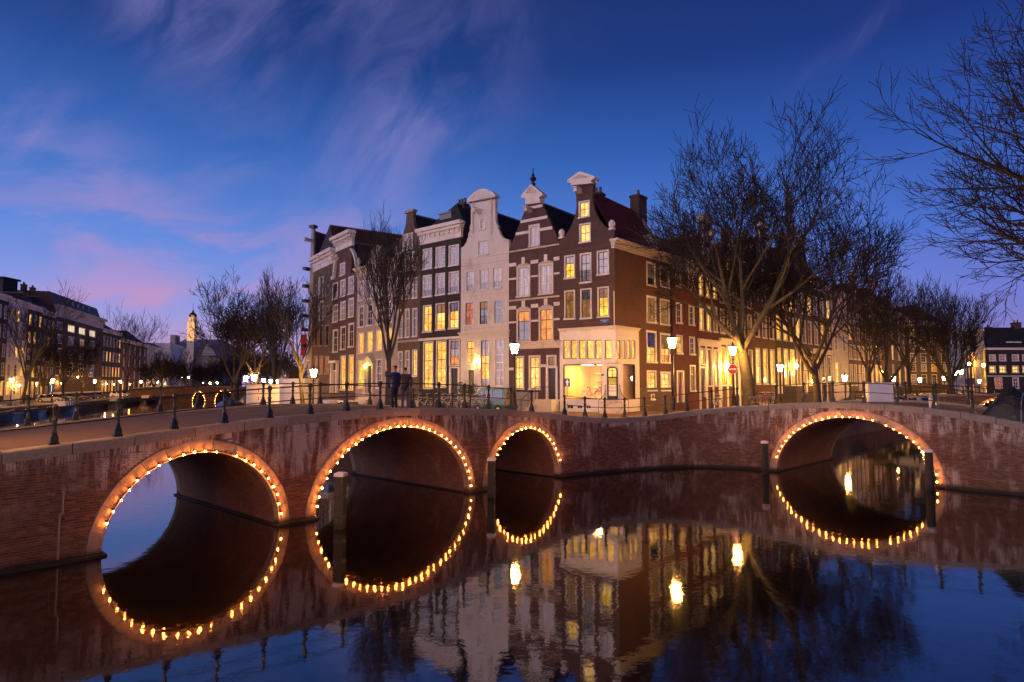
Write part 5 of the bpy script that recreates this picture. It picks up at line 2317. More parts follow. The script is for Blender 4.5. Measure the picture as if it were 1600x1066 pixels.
for a, b, s_ in ((a6, 0.1, -1), (b6, W_ - .1, 1)):
    mb = MB()
    cp = [(a, zT - .4)] + curve_pts((a, zT - .4), (b, zE + .15), .12 * s_, 6) + [(b, zE + .15)]
    for x, y in zip(cp, cp[1:]):
        mb.prism(G6, ccw([x, y, (y[0] - s_ * .28, y[1] - .02), (x[0] - s_ * .28, x[1] - .02)]), .12, -.2)
    mb.lathe([(.0, zE + .0), (.32, zE + .05), (.32, zE + .35), (0, zE + .4)], 10, tuple(G6.P(b, 0, 0))[:2])
    mb.build('scroll', M['white'], h6)
u, z = G6.uv(528, 407)
hoist(h6, G6, u, z, .8)
mb = MB()
mb.fbox(G6, dr6[0] - .3, dr6[1] + .3, dr6[3] + .9, dr6[3] + 1.15, .5, 0)
for s_ in (dr6[0] - .2, dr6[1] + .02):
    mb.fbox(G6, s_, s_ + .2, dr6[2], dr6[3] + .9, .3, 0)
mb.build('portal', M['white'], h6)
shell(h6, G6, 0, W_, zb, zE, zT + .6, 10, 'brick_plum', 'tile_brown')

# ---------------- warehouse at the end
d7 = Vector((-.56, .83, 0)).normalized()
L7 = along(L6, d7, 486)
G7 = Facade(L7, L6)
h7 = empty('canal_house', (L6.x, L6.y, 0), 'grey brick warehouse with loft doors and white cornice at the house row far left end', 'house', HG)
W_ = G7.W
zE = G7.uv(502, 420)[1]
w7 = []
for y0, y1 in ((446, 462), (478, 494)):
    for x0, x1 in ((491, 495.5), (509, 513)):
        w7.append((G7.rect(x0, x1, y0, y1), 1, 2, 'dark_pane'))
for y0, y1, pm in ((508, 540, 'dark_pane'), (556, 584, 'lit_rose')):
    for x0, x1 in ((491, 496), (499, 504.5), (508, 514)):
        w7.append((G7.rect(x0, x1, y0, y1), 2, 3, pm))
loft = [G7.rect(499, 505, 434, 466), G7.rect(499, 505, 472, 502)]
wall(h7, G7, [(0, zb - .8), (W_, zb - .8), (W_, zE + .6), (0, zE + .6)], [w_[0] for w_ in w7] + loft, M['brick_grey'])
for r_, nx, ny, pm in w7:
    window(h7, G7, r_, nx, ny, pm, 'plaster_grey', 'black', fw=.08)
for r_ in loft:
    door(h7, G7, r_, 'black', 'white', panels=2)
cornice(h7, G7, 0, W_, zE, zE + 1.7, .6, 'white', blocks=False)
for s_ in (0, 1):
    x0 = lerp(G7.uv(491, 605)[0], G7.uv(513, 605)[0], s_ * .5)
roof7 = shell(h7, G7, 0, W_, zb - .8, zE + 1.5, zE + 5.2, 11, 'brick_grey', 'tile_brown', hip=.4)
hoist(h7, G7, W_ / 2, zE + 1.1, .7)
# the narrow stone front beyond it, with a tall hoist gable
d8 = Vector((-.9, .44, 0)).normalized()
L8 = along(L7, d8, 480.5)
G8 = Facade(L8, L7)
h8 = empty('canal_house', (L7.x, L7.y, 0), 'narrow pale stone house front at the extreme left end with a high hoist gable', 'house', HG)
zT8 = G8.uv(484, 357)[1]
zE8 = G8.uv(484, 412)[1]
wall(h8, G8, ccw([(0, zb - 1), (G8.W, zb - 1), (G8.W, zE8), (G8.W * .8, zT8), (G8.W * .2, zT8), (0, zE8)]), [], M['plaster_grey'])
for y0, y1 in ((440, 458), (474, 492), (508, 526), (545, 563)):
    window(h8, G8, G8.rect(481.8, 485, y0, y1), 1, 2, 'dark_pane', 'white', fw=.06, w=.04)
band(h8, G8, 'gable_cap', -.1, G8.W + .1, zT8, zT8 + .35, .25, -.5, 'black')
hoist(h8, G8, G8.W * .3, zT8 - 1.8, 1.3)
shell(h8, G8, 0, G8.W, zb - 1, zE8, zT8 - .4, 14, 'brick_grey', 'tile_brown')
for y in (420, 447, 470, 493, 515, 540):
    u, z = G8.uv(481.5, y)
    mb = MB()
    mb.fbox(G8, -.55, -.02, z - .25, z + .12, .7, -.2)
    mb.build('flower_box', M['iron'], h8)
# red banner hung from its side
u, z = G8.uv(480.5, 523)
mb = MB()
p0 = G8.P(-.1, z, .2)
mb.tube([G8.P(0, z + .1, .05), G8.P(-.9, z + .1, .75)], .03, 6)
bn = empty('banner', p0, 'red vertical banner hanging at the left end of the house row', 'banner')
mb.build('pole', M['iron'], bn)
mb = MB()
z1_ = G8.uv(480.5, 556)[1]
for k in range(6):
    f0, f1 = k / 6, (k + 1) / 6
    w_a, w_b = .05 * math.sin(k * 1.3), .05 * math.sin((k + 1) * 1.3)
    mb.hexa([G8.P(-.55, lerp(z, z1_, f1), .72 + w_b), G8.P(-.12, lerp(z, z1_, f1), .14 + w_b), G8.P(-.12, lerp(z, z1_, f1), .12 + w_b), G8.P(-.55, lerp(z, z1_, f1), .70 + w_b),
             G8.P(-.55, lerp(z, z1_, f0), .72 + w_a), G8.P(-.12, lerp(z, z1_, f0), .14 + w_a), G8.P(-.12, lerp(z, z1_, f0), .12 + w_a), G8.P(-.55, lerp(z, z1_, f0), .70 + w_a)])
mb.build('cloth', M['banner'], bn)
# ================================================================ houses further off
HR = random.Random(21)


def row_house(label, F, zb, ze, kind, floors, nc, wallm, lit=.25, ground=None, roof='tile_dark', depth=10, gtop=None, frame='white', ww=.62, pane_lit='lit', sub=True, seed=0, name='canal_house', group=HG, dark='dark_pane', ground_mat=None, grid=(2, 3), doors=True, wfrac=None):
    rnd = random.Random(seed)
    root = empty(name, (F.B.x, F.B.y, 0), label, 'house', group)
    Wd = F.W
    holes, specs = [], []
    cw = Wd / nc
    fw_ = min(ww * cw, 1.5)
    dslot = rnd.randrange(nc)
    dr = None
    for fi, (a, b) in enumerate(floors):
        for k in range(nc):
            u = cw * (k + .5)
            if fi == 0 and doors and k == dslot:
                dr = (u - .55, u + .55, a - 1.0, a + 1.6)
                if dr[2] < zb:
                    dr = (dr[0], dr[1], zb + .05, dr[3])
                holes.append(dr)
                if b - a > 2.6:
                    r_ = (u - .5, u + .5, a + 1.9, b)
                    holes.append(r_)
                    specs.append((r_, 2, 1, pane_lit))
                continue
            r_ = (u - fw_ / 2, u + fw_ / 2, a, b)
            L = lit if fi else (ground if ground is not None else lit)
            q = rnd.random()
            pm = pane_lit if q < L * .6 else ('lit_dim' if q < L * .8 else ('lit_pale' if q < L else (dark if rnd.random() < .7 else 'sky_pane')))
            holes.append(r_)
            specs.append((r_, grid[0], grid[1], pm))
    uc = Wd / 2
    gt = gtop if gtop else ze + 4
    if kind == 'neck':
        nw = min(.95, Wd * .22)
        out = [(0, zb), (Wd, zb), (Wd, ze)] + curve_pts((Wd, ze), (uc + nw, lerp(ze, gt, .45)), .18, 5) + [(uc + nw, lerp(ze, gt, .45)), (uc + nw, gt), (uc - nw, gt), (uc - nw, lerp(ze, gt, .45))] + curve_pts((uc - nw, lerp(ze, gt, .45)), (0, ze), .18, 5) + [(0, ze)]
    elif kind == 'bell':
        nw = Wd * .16
        out = [(0, zb), (Wd, zb), (Wd, ze)] + curve_pts((Wd, ze), (uc + nw, gt), .17, 7) + [(uc + nw, gt), (uc - nw, gt)] + curve_pts((uc - nw, gt), (0, ze), .17, 7) + [(0, ze)]
    elif kind == 'step':
        out = [(0, zb), (Wd, zb), (Wd, ze)]
        n = 4
        for k in range(n):
            x = lerp(Wd, uc + .5, (k + 1) / n)
            z0, z1 = lerp(ze, gt, k / n), lerp(ze, gt, (k + 1) / n)
            out += [(lerp(Wd, uc + .5, k / n) - (.02 if k else 0), z1), (x, z1)]
        m_ = [(Wd - u, z) for u, z in out[3:]]
        out += list(reversed(m_)) + [(0, ze)]
    elif kind == 'spout':
        out = [(0, zb), (Wd, zb), (Wd, ze), (uc + .5, gt), (uc - .5, gt), (0, ze)]
    else:
        out = [(0, zb), (Wd, zb), (Wd, ze + .5), (0, ze + .5)]
    if kind in ('neck', 'bell', 'step', 'spout') and gt - ze > 2.5:
        za = lerp(ze, gt, .12)
        r_ = (uc - .42, uc + .42, za, za + min(1.5, (gt - ze) * .34))
        holes.append(r_)
        specs.append((r_, 2, 2, pane_lit if rnd.random() < lit * 1.2 else dark))
        if kind == 'neck' and gt - ze > 4:
            zb2 = r_[3] + .45
            r2 = (uc - .3, uc + .3, zb2, zb2 + .95)
            holes.append(r2)
            specs.append((r2, 1, 2, dark))
    wall(root, F, ccw(out), holes, M[wallm])
    for r_, nx, ny, pm in specs:
        window(root, F, r_, nx, ny, pm, frame, fw=.10, panes=sub, bar=.03 if sub else .05)
    if dr:
        door(root, F, dr, rnd.choice(['door_dark', 'black', 'door_red']))
    if kind == 'neck':
        nw = min(.95, Wd * .22)
        mb = MB()
        arc_ = [(uc - nw - .15, gt - .02)] + [(uc + (nw + .1) * math.cos(PI - PI * k / 8), gt + .25 + .65 * math.sin(PI * k / 8)) for k in range(9)] + [(uc + nw + .15, gt - .02)]
        mb.prism(F, ccw(arc_), .28, -.4)
        mb.build('gable_cap', M['sandstone'], root)
        for s_ in (-1, 1):
            mb = MB()
            a = (uc + s_ * nw, lerp(ze, gt, .45))
            b = (uc + s_ * (Wd / 2 - .05), ze)
            cp = [(uc + s_ * nw, gt - .3), a] + curve_pts(a, b, .18 * -s_, 5) + [b]
            for x, y in zip(cp, cp[1:]):
                mb.prism(F, ccw([x, y, (y[0] - s_ * .24, y[1] - .05), (x[0] - s_ * .24, x[1])]), .09, -.1)
            mb.build('gable_edge', M['sandstone'], root)
    elif kind in ('bell', 'spout', 'step'):
        nw = Wd * .16
        mb = MB()
        mb.prism(F, ccw([(uc - nw - .25, gt), (uc + nw + .25, gt), (uc + nw + .25, gt + .15), (uc, gt + .75), (uc - nw - .25, gt + .15)]), .25, -.4)
        mb.build('gable_cap', M['sandstone'], root)
    else:
        cornice(root, F, 0, Wd, ze - .45, ze + .62, .45, 'white' if wallm != 'plaster_cream' else 'cornice')
    if kind in ('neck', 'bell', 'spout', 'step'):
        hoist(root, F, uc, gt - 1.2, .8, 'sandstone')
        shell(root, F, 0, Wd, zb, ze, gt - 1.0, depth, wallm, roof)
    elif kind == 'hip':
        shell(root, F, 0, Wd, zb, ze + .4, gt, depth, wallm, roof, hip=2.2)
    else:
        shell(root, F, 0, Wd, zb, ze + .4, ze + .9, depth, wallm, 'roof_flat', tiles=False)
    if ground_mat:
        z = floors[0][1] + .35
        cornice(root, F, 0, Wd, z - .15, z + .45, .28, ground_mat, 'shop_cornice', blocks=False)
        n = nc + 1
        for k in range(n):
            u = lerp(.18, Wd - .18, k / (n - 1))
            band(root, F, 'pilaster', u - .15, u + .15, zb, z - .16, .06, -.05, ground_mat)
    else:
        band(root, F, 'plinth', .005, Wd - .005, zb, min(zb + 1.1, floors[0][0] - .15), .045, -.05, 'plaster_grey') if not dr else None
    return root


def right_F(px0, px1):
    a, b = along(C, dS, px0), along(C, dS, px1)
    return Facade((a.x, a.y), (b.x, b.y))


def zr_(px, y):
    p = along(C, dS, px)
    return CAM.z + ray(px, y).z * p.y / ray(px, y).y


FL = [(4.0, 6.6), (8.2, 10.6), (11.6, 13.6)]
# the side annexe, and the row along the narrow canal
F = right_F(1052.3, 1092)
zeA = zr_(1072, 417)
row_house('maroon house with a plain cream cornice, next to the corner house side wall', F, 1.9, zeA, 'flat', [(zr_(1068, 611), zr_(1068, 570)), (zr_(1072, 553), zr_(1072, 525)), (zr_(1072, 506), zr_(1072, 475)), (zr_(1072, 450), zr_(1072, 424))], 2, 'brick_maroon', lit=.35, ground=.9, seed=3, ww=.45, gtop=zeA + 4)
F = right_F(1092.2, 1125)
row_house('maroon brick house with a tall stone-edged neck gable and bright upper windows', F, 1.9, zr_(1108, 421), 'neck', [(zr_(1108, 603), zr_(1108, 545)), (zr_(1108, 517), zr_(1108, 477)), (zr_(1108, 464), zr_(1108, 432))], 3, 'brick_maroon', lit=.55, ground=.8, gtop=zr_(1108, 348), seed=14, ww=.58, ground_mat='cornice', pane_lit='lit_pale')
F = right_F(1125.2, 1157)
row_house('dark house with a bell gable and a yellow lit entrance, behind the no-entry sign', F, 1.8, zr_(1140, 432), 'bell', [(zr_(1140, 602), zr_(1140, 543)), (zr_(1140, 522), zr_(1140, 484)), (zr_(1140, 475), zr_(1140, 440))], 3, 'brick_dark', lit=.1, ground=1.0, gtop=zr_(1138, 366), seed=5, ww=.62, ground_mat='cornice', pane_lit='lit_yellow')
F = right_F(1157.2, 1179)
row_house('dark house with cream trim directly behind the big forked bare tree', F, 1.8, zr_(1168, 440), 'bell', [(zr_(1168, 602), zr_(1168, 546)), (zr_(1168, 528), zr_(1168, 490)), (zr_(1168, 480), zr_(1168, 448))], 2, 'brick_dark', lit=.1, ground=.7, gtop=zr_(1168, 372), seed=6)
F = right_F(1179.2, 1213)
row_house('red brown house with three tall lit ground windows, right of the big forked bare tree', F, 1.7, zr_(1196, 432), 'neck', [(zr_(1196, 600), zr_(1196, 545)), (zr_(1196, 528), zr_(1196, 490)), (zr_(1196, 478), zr_(1196, 442))], 3, 'brick_red', lit=.2, ground=1.0, gtop=zr_(1196, 356), seed=7, doors=False, grid=(1, 2), ww=.6)
F = right_F(1213.2, 1244)
row_house('tarred black house with lit upper windows, behind the lamp between the two big trees', F, 1.6, zr_(1228, 440), 'spout', [(zr_(1228, 602), zr_(1228, 545)), (zr_(1228, 532), zr_(1228, 494)), (zr_(1228, 484), zr_(1228, 452))], 3, 'brick_black', lit=.75, ground=.8, gtop=zr_(1228, 372), seed=8)
F = right_F(1244.2, 1272)
row_house('brown house with a step gable, left of the trunk of the second big bare tree', F, 1.6, zr_(1258, 445), 'step', [(zr_(1258, 602), zr_(1258, 548)), (zr_(1258, 536), zr_(1258, 500)), (zr_(1258, 490), zr_(1258, 458))], 3, 'brick_grey', lit=.2, ground=.85, gtop=zr_(1258, 378), seed=9)
F = right_F(1272.2, 1302)
row_house('house with pale ground floor and white upper frames, right of the second big tree', F, 1.5, zr_(1287, 452), 'hip', [(zr_(1287, 598), zr_(1287, 556)), (zr_(1287, 540), zr_(1287, 505)), (zr_(1287, 495), zr_(1287, 465))], 3, 'brick_plum', lit=.15, ground=.4, gtop=zr_(1287, 425), seed=10, ground_mat='plaster_pink', doors=False)
F = right_F(1302.2, 1327)
row_house('cream classical house with a lit doorway behind the lamp left of the white box', F, 1.5, zr_(1314, 462), 'hip', [(zr_(1314, 600), zr_(1314, 566)), (zr_(1314, 548), zr_(1314, 520)), (zr_(1314, 508), zr_(1314, 484))], 2, 'plaster_cream', lit=.05, ground=1.0, gtop=zr_(1314, 430), seed=11, pane_lit='lit_yellow', sub=False)
labs = ['dark house of many narrow white windows directly behind the white box on the short bridge', 'brown house whose lit ground floor shows between the two lower trees', 'last dark house of the receding row, touching the flat brick block']
for k, (a, b, yt, yg, kd) in enumerate(((1327, 1353, 472, 432, 'bell'), (1353, 1380, 478, 440, 'neck'), (1380, 1420, 492, 462, 'hip'))):
    F = right_F(a + .2, b)
    x = (a + b) / 2
    row_house(labs[k], F, 1.4, zr_(x, yt), kd, [(zr_(x, 602), zr_(x, 570)), (zr_(x, 562), zr_(x, 540)), (zr_(x, 532), zr_(x, 512)), (zr_(x, 506), zr_(x, 490 + 4 * k))], 4, ['brick_dark', 'brick_plum', 'brick_grey'][k], lit=.08, ground=.8, gtop=zr_(x, yg), seed=30 + k, sub=False)


def frontal(px0, px1, Y0, Y1):
    a, b = at_y(px0, 600, Y0), at_y(px1, 600, Y1)
    return Facade((a.x, a.y), (b.x, b.y))


def zpx(y, Y):
    r = ray(800, y)
    return CAM.z + r.z * Y / r.y


# flat brick block that closes the view, yellow-lit street, dark low house
F = frontal(1420, 1484, 126, 130)
row_house('flat fronted brick block facing down the canal with two amber lit windows', F, 1.3, zpx(506, 127), 'hip', [(zpx(600, 127), zpx(585, 127)), (zpx(580, 127), zpx(569, 127)), (zpx(566, 127), zpx(552, 127)), (zpx(546, 127), zpx(531, 127)), (zpx(527, 127), zpx(515, 127))], 4, 'brick_grey', lit=.12, ground=.15, gtop=zpx(474, 127), seed=41, pane_lit='lit_amber', sub=False, doors=False, group=None)
a, b = at_y(1484, 600, 172), at_y(1543, 600, 119)
for k in range(4):
    p, q = a.lerp(b, k / 4), a.lerp(b, (k + 1) / 4)
    Fk = Facade((p.x, p.y), (q.x, q.y))
    row_house(['farthest tall gabled house of the yellow-lit street', 'second house of the yellow-lit street, with a pointed gable', 'third house of the yellow-lit street, under the left amber lamp', 'nearest house of the yellow-lit street, its corner glowing brightest'][k], Fk, 1.3, 13.5 - k * 1.0 + (k == 1) * 1.5, ['bell', 'spout', 'neck', 'bell'][k], [(2.6, 4.6), (6.0, 8.2), (9.3, 11.2)], 3, ['plaster_cream', 'sandstone' if False else 'plaster_cream', 'brick_red', 'plaster_cream'][k], lit=.3, ground=.8, gtop=19 - k * 1.2, seed=50 + k, sub=False, pane_lit='lit_yellow', group='houses of the yellow-lit street')
for px_, py_, Y_, lab in ((1514, 569, 133, 'left amber lamp hung on the yellow-lit street front'), (1537, 571, 117.5, 'right amber lamp at the bright corner of the yellow-lit street')):
    p = at_y(px_, py_, Y_)
    r = empty('wall_lamp', p, lab, 'wall lamp', 'amber wall lamps')
    n_ = Facade((a.x, a.y), (b.x, b.y)).n
    mb = MB()
    mb.tube([p - n_ * 2.0 + Vector((0, 0, .6)), p + n_ * .1 + Vector((0, 0, .5)), p + Vector((0, 0, .25))], .05, 5)
    mb.build('bracket', M['iron'], r)
    mb = MB()
    mb.lathe([(.12, p.z - .25), (.3, p.z), (.28, p.z + .2), (.08, p.z + .28)], 8, (p.x, p.y))
    mb.build('lamp_glass', emit('amber street lamp', (1, .46, .04), 420), r)
for px_, py_, lab, k in ((1239, 573, 'bright wall lamp on the tarred black house front', 0), (1264, 597, 'low amber wall lamp beside the trunk of the second big tree', 1), (1131, 574, 'bright yellow lamp over the entrance left of the no-entry sign', 0), (1374, 582, 'small wall lamp above the white box', 1)):
    p = along(C, dS, px_)
    z = CAM.z + ray(px_, py_).z * p.y / ray(px_, py_).y
    nS = Facade(C, SB).n
    p = p + nS * .45
    r = empty('wall_lamp', (p.x, p.y, z), lab, 'wall lamp', 'wall lamps on house fronts')
    mb = MB()
    mb.tube([Vector((p.x, p.y, z + .25)) - nS * .5, (p.x, p.y, z + .3)], .025, 5)
    mb.build('bracket', M['iron'], r)
    mb = MB()
    mb.lathe([(.06, z - .2), (.14, z), (.13, z + .16), (.03, z + .28)], 8, (p.x, p.y))
    mb.build('lamp_glass', M['lantern'] if k == 0 else M['lantern_amber'], r)
# dark low house at the right edge
F = frontal(1543.5, 1640, 112, 112)
h = empty('canal_house', (F.A.x, F.A.y, 0), 'black low house with a slate roof and square white windows at the right edge', 'house')
hs, sp_ = [], []
for x0, x1 in ((1545.5, 1556), (1561, 1572), (1581, 1592), (1597, 1608), (1616, 1627)):
    for (y0, y1), pm in (((554, 564), 'sky_pane'), ((571.5, 582.5), 'lit_pale')):
        sp_.append((F.rect(x0, x1, y0, y1), 2, 2, pm))
for x0, x1 in ((1554, 1566), (1582, 1592), (1605, 1617)):
    sp_.append((F.rect(x0, x1, 590, 607), 2, 3, 'lit_rose' if x0 < 1560 else 'dark_pane'))
ze_ = zpx(546, 112)
wall(h, F, [(0, 1), (F.W, 1), (F.W, ze_), (0, ze_)], [q[0] for q in sp_], M['brick_black'])
for r_, nx, ny, pm in sp_:
    window(h, F, r_, nx, ny, pm, 'white', fw=.16, panes=True, bar=.06)
band(h, F, 'white_band', 0, F.W, zpx(588.5, 112), zpx(587, 112), .1, -.1, 'white')
band(h, F, 'gutter', -.1, F.W, ze_ - .1, ze_ + .28, .35, -.1, 'white')
mb = MB()
vv = Vector((F.A.x, F.A.y, 0)).normalized() * 7.5     # the house follows the skew of its plot
r0, r1 = F.P(0, zpx(512, 115)) + vv * .5, F.P(F.W, zpx(512, 115)) + vv * .5
tile_slope(mb, F.P(-.05, ze_ + .28, .2), F.P(F.W, ze_ + .28, .2), r0, r1, .5, .5)
q = mb.build('roof', M['tile_dark'], h)
q['kind'] = 'stuff'
mb = MB()
v0 = vv * .04
mb.face([F.P(0, 1) + v0, F.P(0, ze_) + v0, r0, F.P(0, ze_) + vv, F.P(0, 1) + vv])
mb.face([F.P(0, ze_) + vv, r0, r1, F.P(F.W, ze_) + vv])
mb.face([F.P(0, 1) + vv, F.P(0, ze_) + vv, F.P(F.W, ze_) + vv, F.P(F.W, 1) + vv])
mb.build('side_wall', M['brick_black'], h)
dmz0, dmz1 = zpx(541.5, 111), zpx(533, 111)
uD0, uD1 = F.uv(1580, 600)[0], F.uv(1603, 600)[0]
mb = MB()
mb.fbox(F, uD0, uD1, dmz0 - .3, dmz1, -.5, -2.2)
dmr = mb.build('dormer', M['white'], h)
window(h, F, (uD0 + .12, uD1 - .12, dmz0, dmz1 - .12), 4, 2, 'sky_pane', 'white', fw=.08, w=-.46, bar=.06)
q = F.P(F.uv(1597, 600)[0], zpx(512, 112) - 1, 0) + vv * .45
chimney(h, (q.x, q.y, q.z), 1.2, 1, 2.2, 0, 2)
q = F.P(.9, zpx(512, 112) - 1.5, 0) + vv * .5
chimney(h, (q.x, q.y, q.z), .7, 1, 1.9, 0, 1)


def far_bridge(label, p0, p1, zt, arches, string_label, rail_label, hump=.5):
    """a small further bridge: body with arch openings, rings, coping and bulbs."""
    path = Path([p0, p1])
    root = empty('stone_bridge', (p0[0], p0[1], 0), label, 'bridge', 'brick arch bridges over the canals')
    L = path.L
    top = lambda t: zt + hump * (1 - ((t - L / 2) / (L / 2)) ** 2)
    ts = wall_lines(0, L, arches, 2.0)
    mb = MB()
    T = 6.0
    for a, b in zip(ts, ts[1:]):
        ar = next((q for q in arches if q.t0 + 1e-3 < (a + b) / 2 < q.t1 - 1e-3), None)
        za, zb_ = (ar.z(a), ar.z(b)) if ar else (-.5, -.5)
        mb.face([path.P(a, za), path.P(b, zb_), path.P(b, top(b)), path.P(a, top(a))])
        mb.face([path.P(a, za, -T), path.P(b, zb_, -T), path.P(b, top(b), -T), path.P(a, top(a), -T)])
        mb.face([path.P(a, top(a)), path.P(b, top(b)), path.P(b, top(b), -T), path.P(a, top(a), -T)])
        if ar:
            mb.face([path.P(a, za), path.P(b, zb_), path.P(b, zb_, -T), path.P(a, za, -T)])
    mb.build('wall', M['brick_quay'], root, uv=True)
    n = max(2, int(L / 3))
    for k in range(n):
        a, b = L * k / n + .02, L * (k + 1) / n - .02
        mb = MB()
        mb.hexa([path.P(a, top(a) - .25, .1), path.P(b, top(b) - .25, .1), path.P(b, top(b) - .25, -.3), path.P(a, top(a) - .25, -.3), path.P(a, top(a) + .05, .1), path.P(b, top(b) + .05, .1), path.P(b, top(b) + .05, -.3), path.P(a, top(a) + .05, -.3)])
        mb.build('coping_stone', M['coping'], root)
    for i, ar in enumerate(arches):
        mb = MB()
        for k in range(16):
            a0, a1 = PI * k / 16, PI * (k + 1) / 16
            q = [ar.pt(a0, 0), ar.pt(a0, .35), ar.pt(a1, .35), ar.pt(a1, 0)]
            f_ = [path.P(t, z, .06) for t, z in q]
            g_ = [path.P(t, z, -.1) for t, z in q]
            mb.hexa(g_ + f_)
        mb.build('arch_ring', M['ring'], root)
        sr = empty('light_string', path.P(ar.c, ar.b), string_label[i], 'string lights', 'strings of warm bulbs round the bridge arches')
        n = int(PI * (ar.a + ar.b) / 2 / .55)
        mc = MB()
        mc.tube([path.P(*ar.pt(PI * k / 30, .0), .12) for k in range(31)], .02, 4)
        mc.build('cable', M['cable'], sr)
        for k in range(n):
            t, z = ar.pt(lerp(.12, PI - .12, k / (n - 1)), .0)
            o = link('bulb', BULB, sr)
            o.location = path.P(t, z, .18) - sr.location
            o.scale = (1.2,) * 3
    # railing
    top_ = MB()
    for h_ in (.5, 1.0):
        top_.tube([path.P(L * k / 12, top(L * k / 12) + h_, -.1) for k in range(13)], .03, 4)
    rr = empty('railing', path.P(0, zt), rail_label, 'railing', 'iron railings along bridge and quay edges')
    top_.build('rail', M['iron'], rr)
    k = 0
    while k * 2.0 < L:
        t = k * 2.0
        o = link('post', POST, rr)
        o.location = path.P(t, top(t), -.1) - rr.location
        k += 1


pa, pb = at_y(206, 600, 168), at_y(410, 600, 168)
Lb_ = (pb - pa).length


def tx(px):
    return (at_y(px, 600, 168).x - pa.x) / (pb.x - pa.x) * Lb_


far_bridge('distant brick bridge across the wide canal with two lit arches', (pa.x, 168), (pb.x, 168), 3.6, [Arch(tx(302), tx(321), 2.6), Arch(tx(337), tx(367), 3.0)], ['string of bulbs round the smaller arch of the distant bridge', 'string of bulbs round the larger arch of the distant bridge'], 'thin railing on the distant bridge across the wide canal', hump=.6)
pa, pb = Vector((49, 79, 0)), Vector((76, 79, 0))
far_bridge('further brick bridge with a red lit arch behind the dark tarpaulin at the right', (46, 86), (80, 84), 2.6, [Arch(15.2, 22.2, 2.7)], ['string of bulbs round the arch behind the dark tarpaulin'], 'thin railing on the further bridge behind the dark tarpaulin', hump=.8)

# ================================================================ far bank row (left)


def left_F(px0, px1, off=11.5):
    a, b = left_pt(px0, off), left_pt(px1, off)
    return Facade((a.x, a.y), (b.x, b.y))


LS = 'houses along the far bank'


def lz(F, px, y):
    return F.uv(px, y)[1]


spec = [
    (-75, -20, 458, 'flat', 5, 'brick_dark', .3, .5, None, 'dark brick house at the far left edge, partly out of view'),
    (-20, 7, 462, 'flat', 3, 'brick_black', .3, .9, None, 'narrow black house left of the white front on the far bank'),
    (7, 38, 472, 'hip', 3, 'plaster_pink', .35, .7, 455, 'white painted house front on the far bank at the left edge'),
    (38, 62, 481, 'hip', 3, 'brick_black', .4, .8, 456, 'black house with lit attic windows, behind the leaning tree on the far bank'),
    (62, 82, 490, 'hip', 3, 'brick_dark', .35, .6, 462, 'narrow dark house between the black house and the wide block on the far bank'),
]
for k, (a, b, y, kd, nc, mt, lt, gr, yt, lab) in enumerate(spec):
    F = left_F(a + .15, b)
    x = (a + b) / 2
    ze = lz(F, x, y)
    H = ze - LZ
    fl = [(LZ + 1.2, LZ + H * .20)] + [(LZ + H * (.25 + .185 * i), LZ + H * (.25 + .185 * i) + H * .125) for i in range(4)]
    row_house(lab, F, LZ - .1, ze, kd, fl, nc, mt, lit=lt, ground=gr, gtop=lz(F, x, yt) if yt else None, seed=60 + k, sub=False, group=LS, depth=14, ww=.5)
# wide block with bright attic windows
F = left_F(82.2, 157)
h = empty('office_block', (F.A.x, F.A.y, 0), 'wide brown brick block with three bright attic windows and deep white cornice', 'building', LS)
zc0, zc1 = lz(F, 120, 503), lz(F, 120, 486)
zt = lz(F, 120, 467)
sp_ = []
for i, (x0, x1) in enumerate(((88, 97), (105.5, 116.5), (123, 133), (139.5, 149))):
    sp_.append((F.rect(x0, x1, 509.5 + i * .8 - 4, 519 + i * 1.2 - 4) if False else (F.uv(x0, 520)[0], F.uv(x1, 520)[0], lz(F, 120, 521), lz(F, 120, 510)), 3, 1, 'lit_white' if i else 'dark_pane'))
    for j, (y0, y1) in enumerate(((528, 541), (548, 561), (568, 588))):
        sp_.append(((F.uv(x0 + 1, 540)[0], F.uv(x1 - 1, 540)[0], lz(F, 120, y1), lz(F, 120, y0)), 2, 3, ('lit_dim' if (i, j) == (2, 0) else 'dark_pane')))
wall(h, F, [(0, LZ - .1), (F.W, LZ - .1), (F.W, zc1), (0, zc1)], [q[0] for q in sp_], M['brick_dark'])
for r_, nx, ny, pm in sp_:
    window(h, F, r_, nx, ny, pm, 'white', fw=.12, panes=pm == 'lit_white', bar=.08)
cornice(h, F, -.1, F.W + .1, zc0, zc1, .9, 'plaster_pink', blocks=False)
band(h, F, 'plinth', 0, F.W, LZ - .1, LZ + 1.4, .15, -.1, 'plaster_cream')
mb = MB()
mb.hexa([F.P(0, zc1 - .05, -.6), F.P(F.W, zc1 - .05, -.6), F.P(F.W, zc1 - .05, -14), F.P(0, zc1 - .05, -14), F.P(.3, zt, -1.6), F.P(F.W - .3, zt, -1.6), F.P(F.W - .3, zt, -14), F.P(.3, zt, -14)])
mb.hexa([F.P(F.W - .01, LZ, 0), F.P(F.W, LZ, 0), F.P(F.W, LZ, -14), F.P(F.W - .01, LZ, -14), F.P(F.W - .01, zc1, 0), F.P(F.W, zc1, 0), F.P(F.W, zc1, -14), F.P(F.W - .01, zc1, -14)])
mb.build('attic_storey', M['tile_brown'], h)
for x in (113, 121, 129, 137, 146):
    u = F.uv(x, 480)[0]
    window(h, F, (u - .5, u + .5, zc1 + .7, zt - .8), 1, 1, 'sky_pane', 'white', fw=.08, w=-1.0, panes=False)
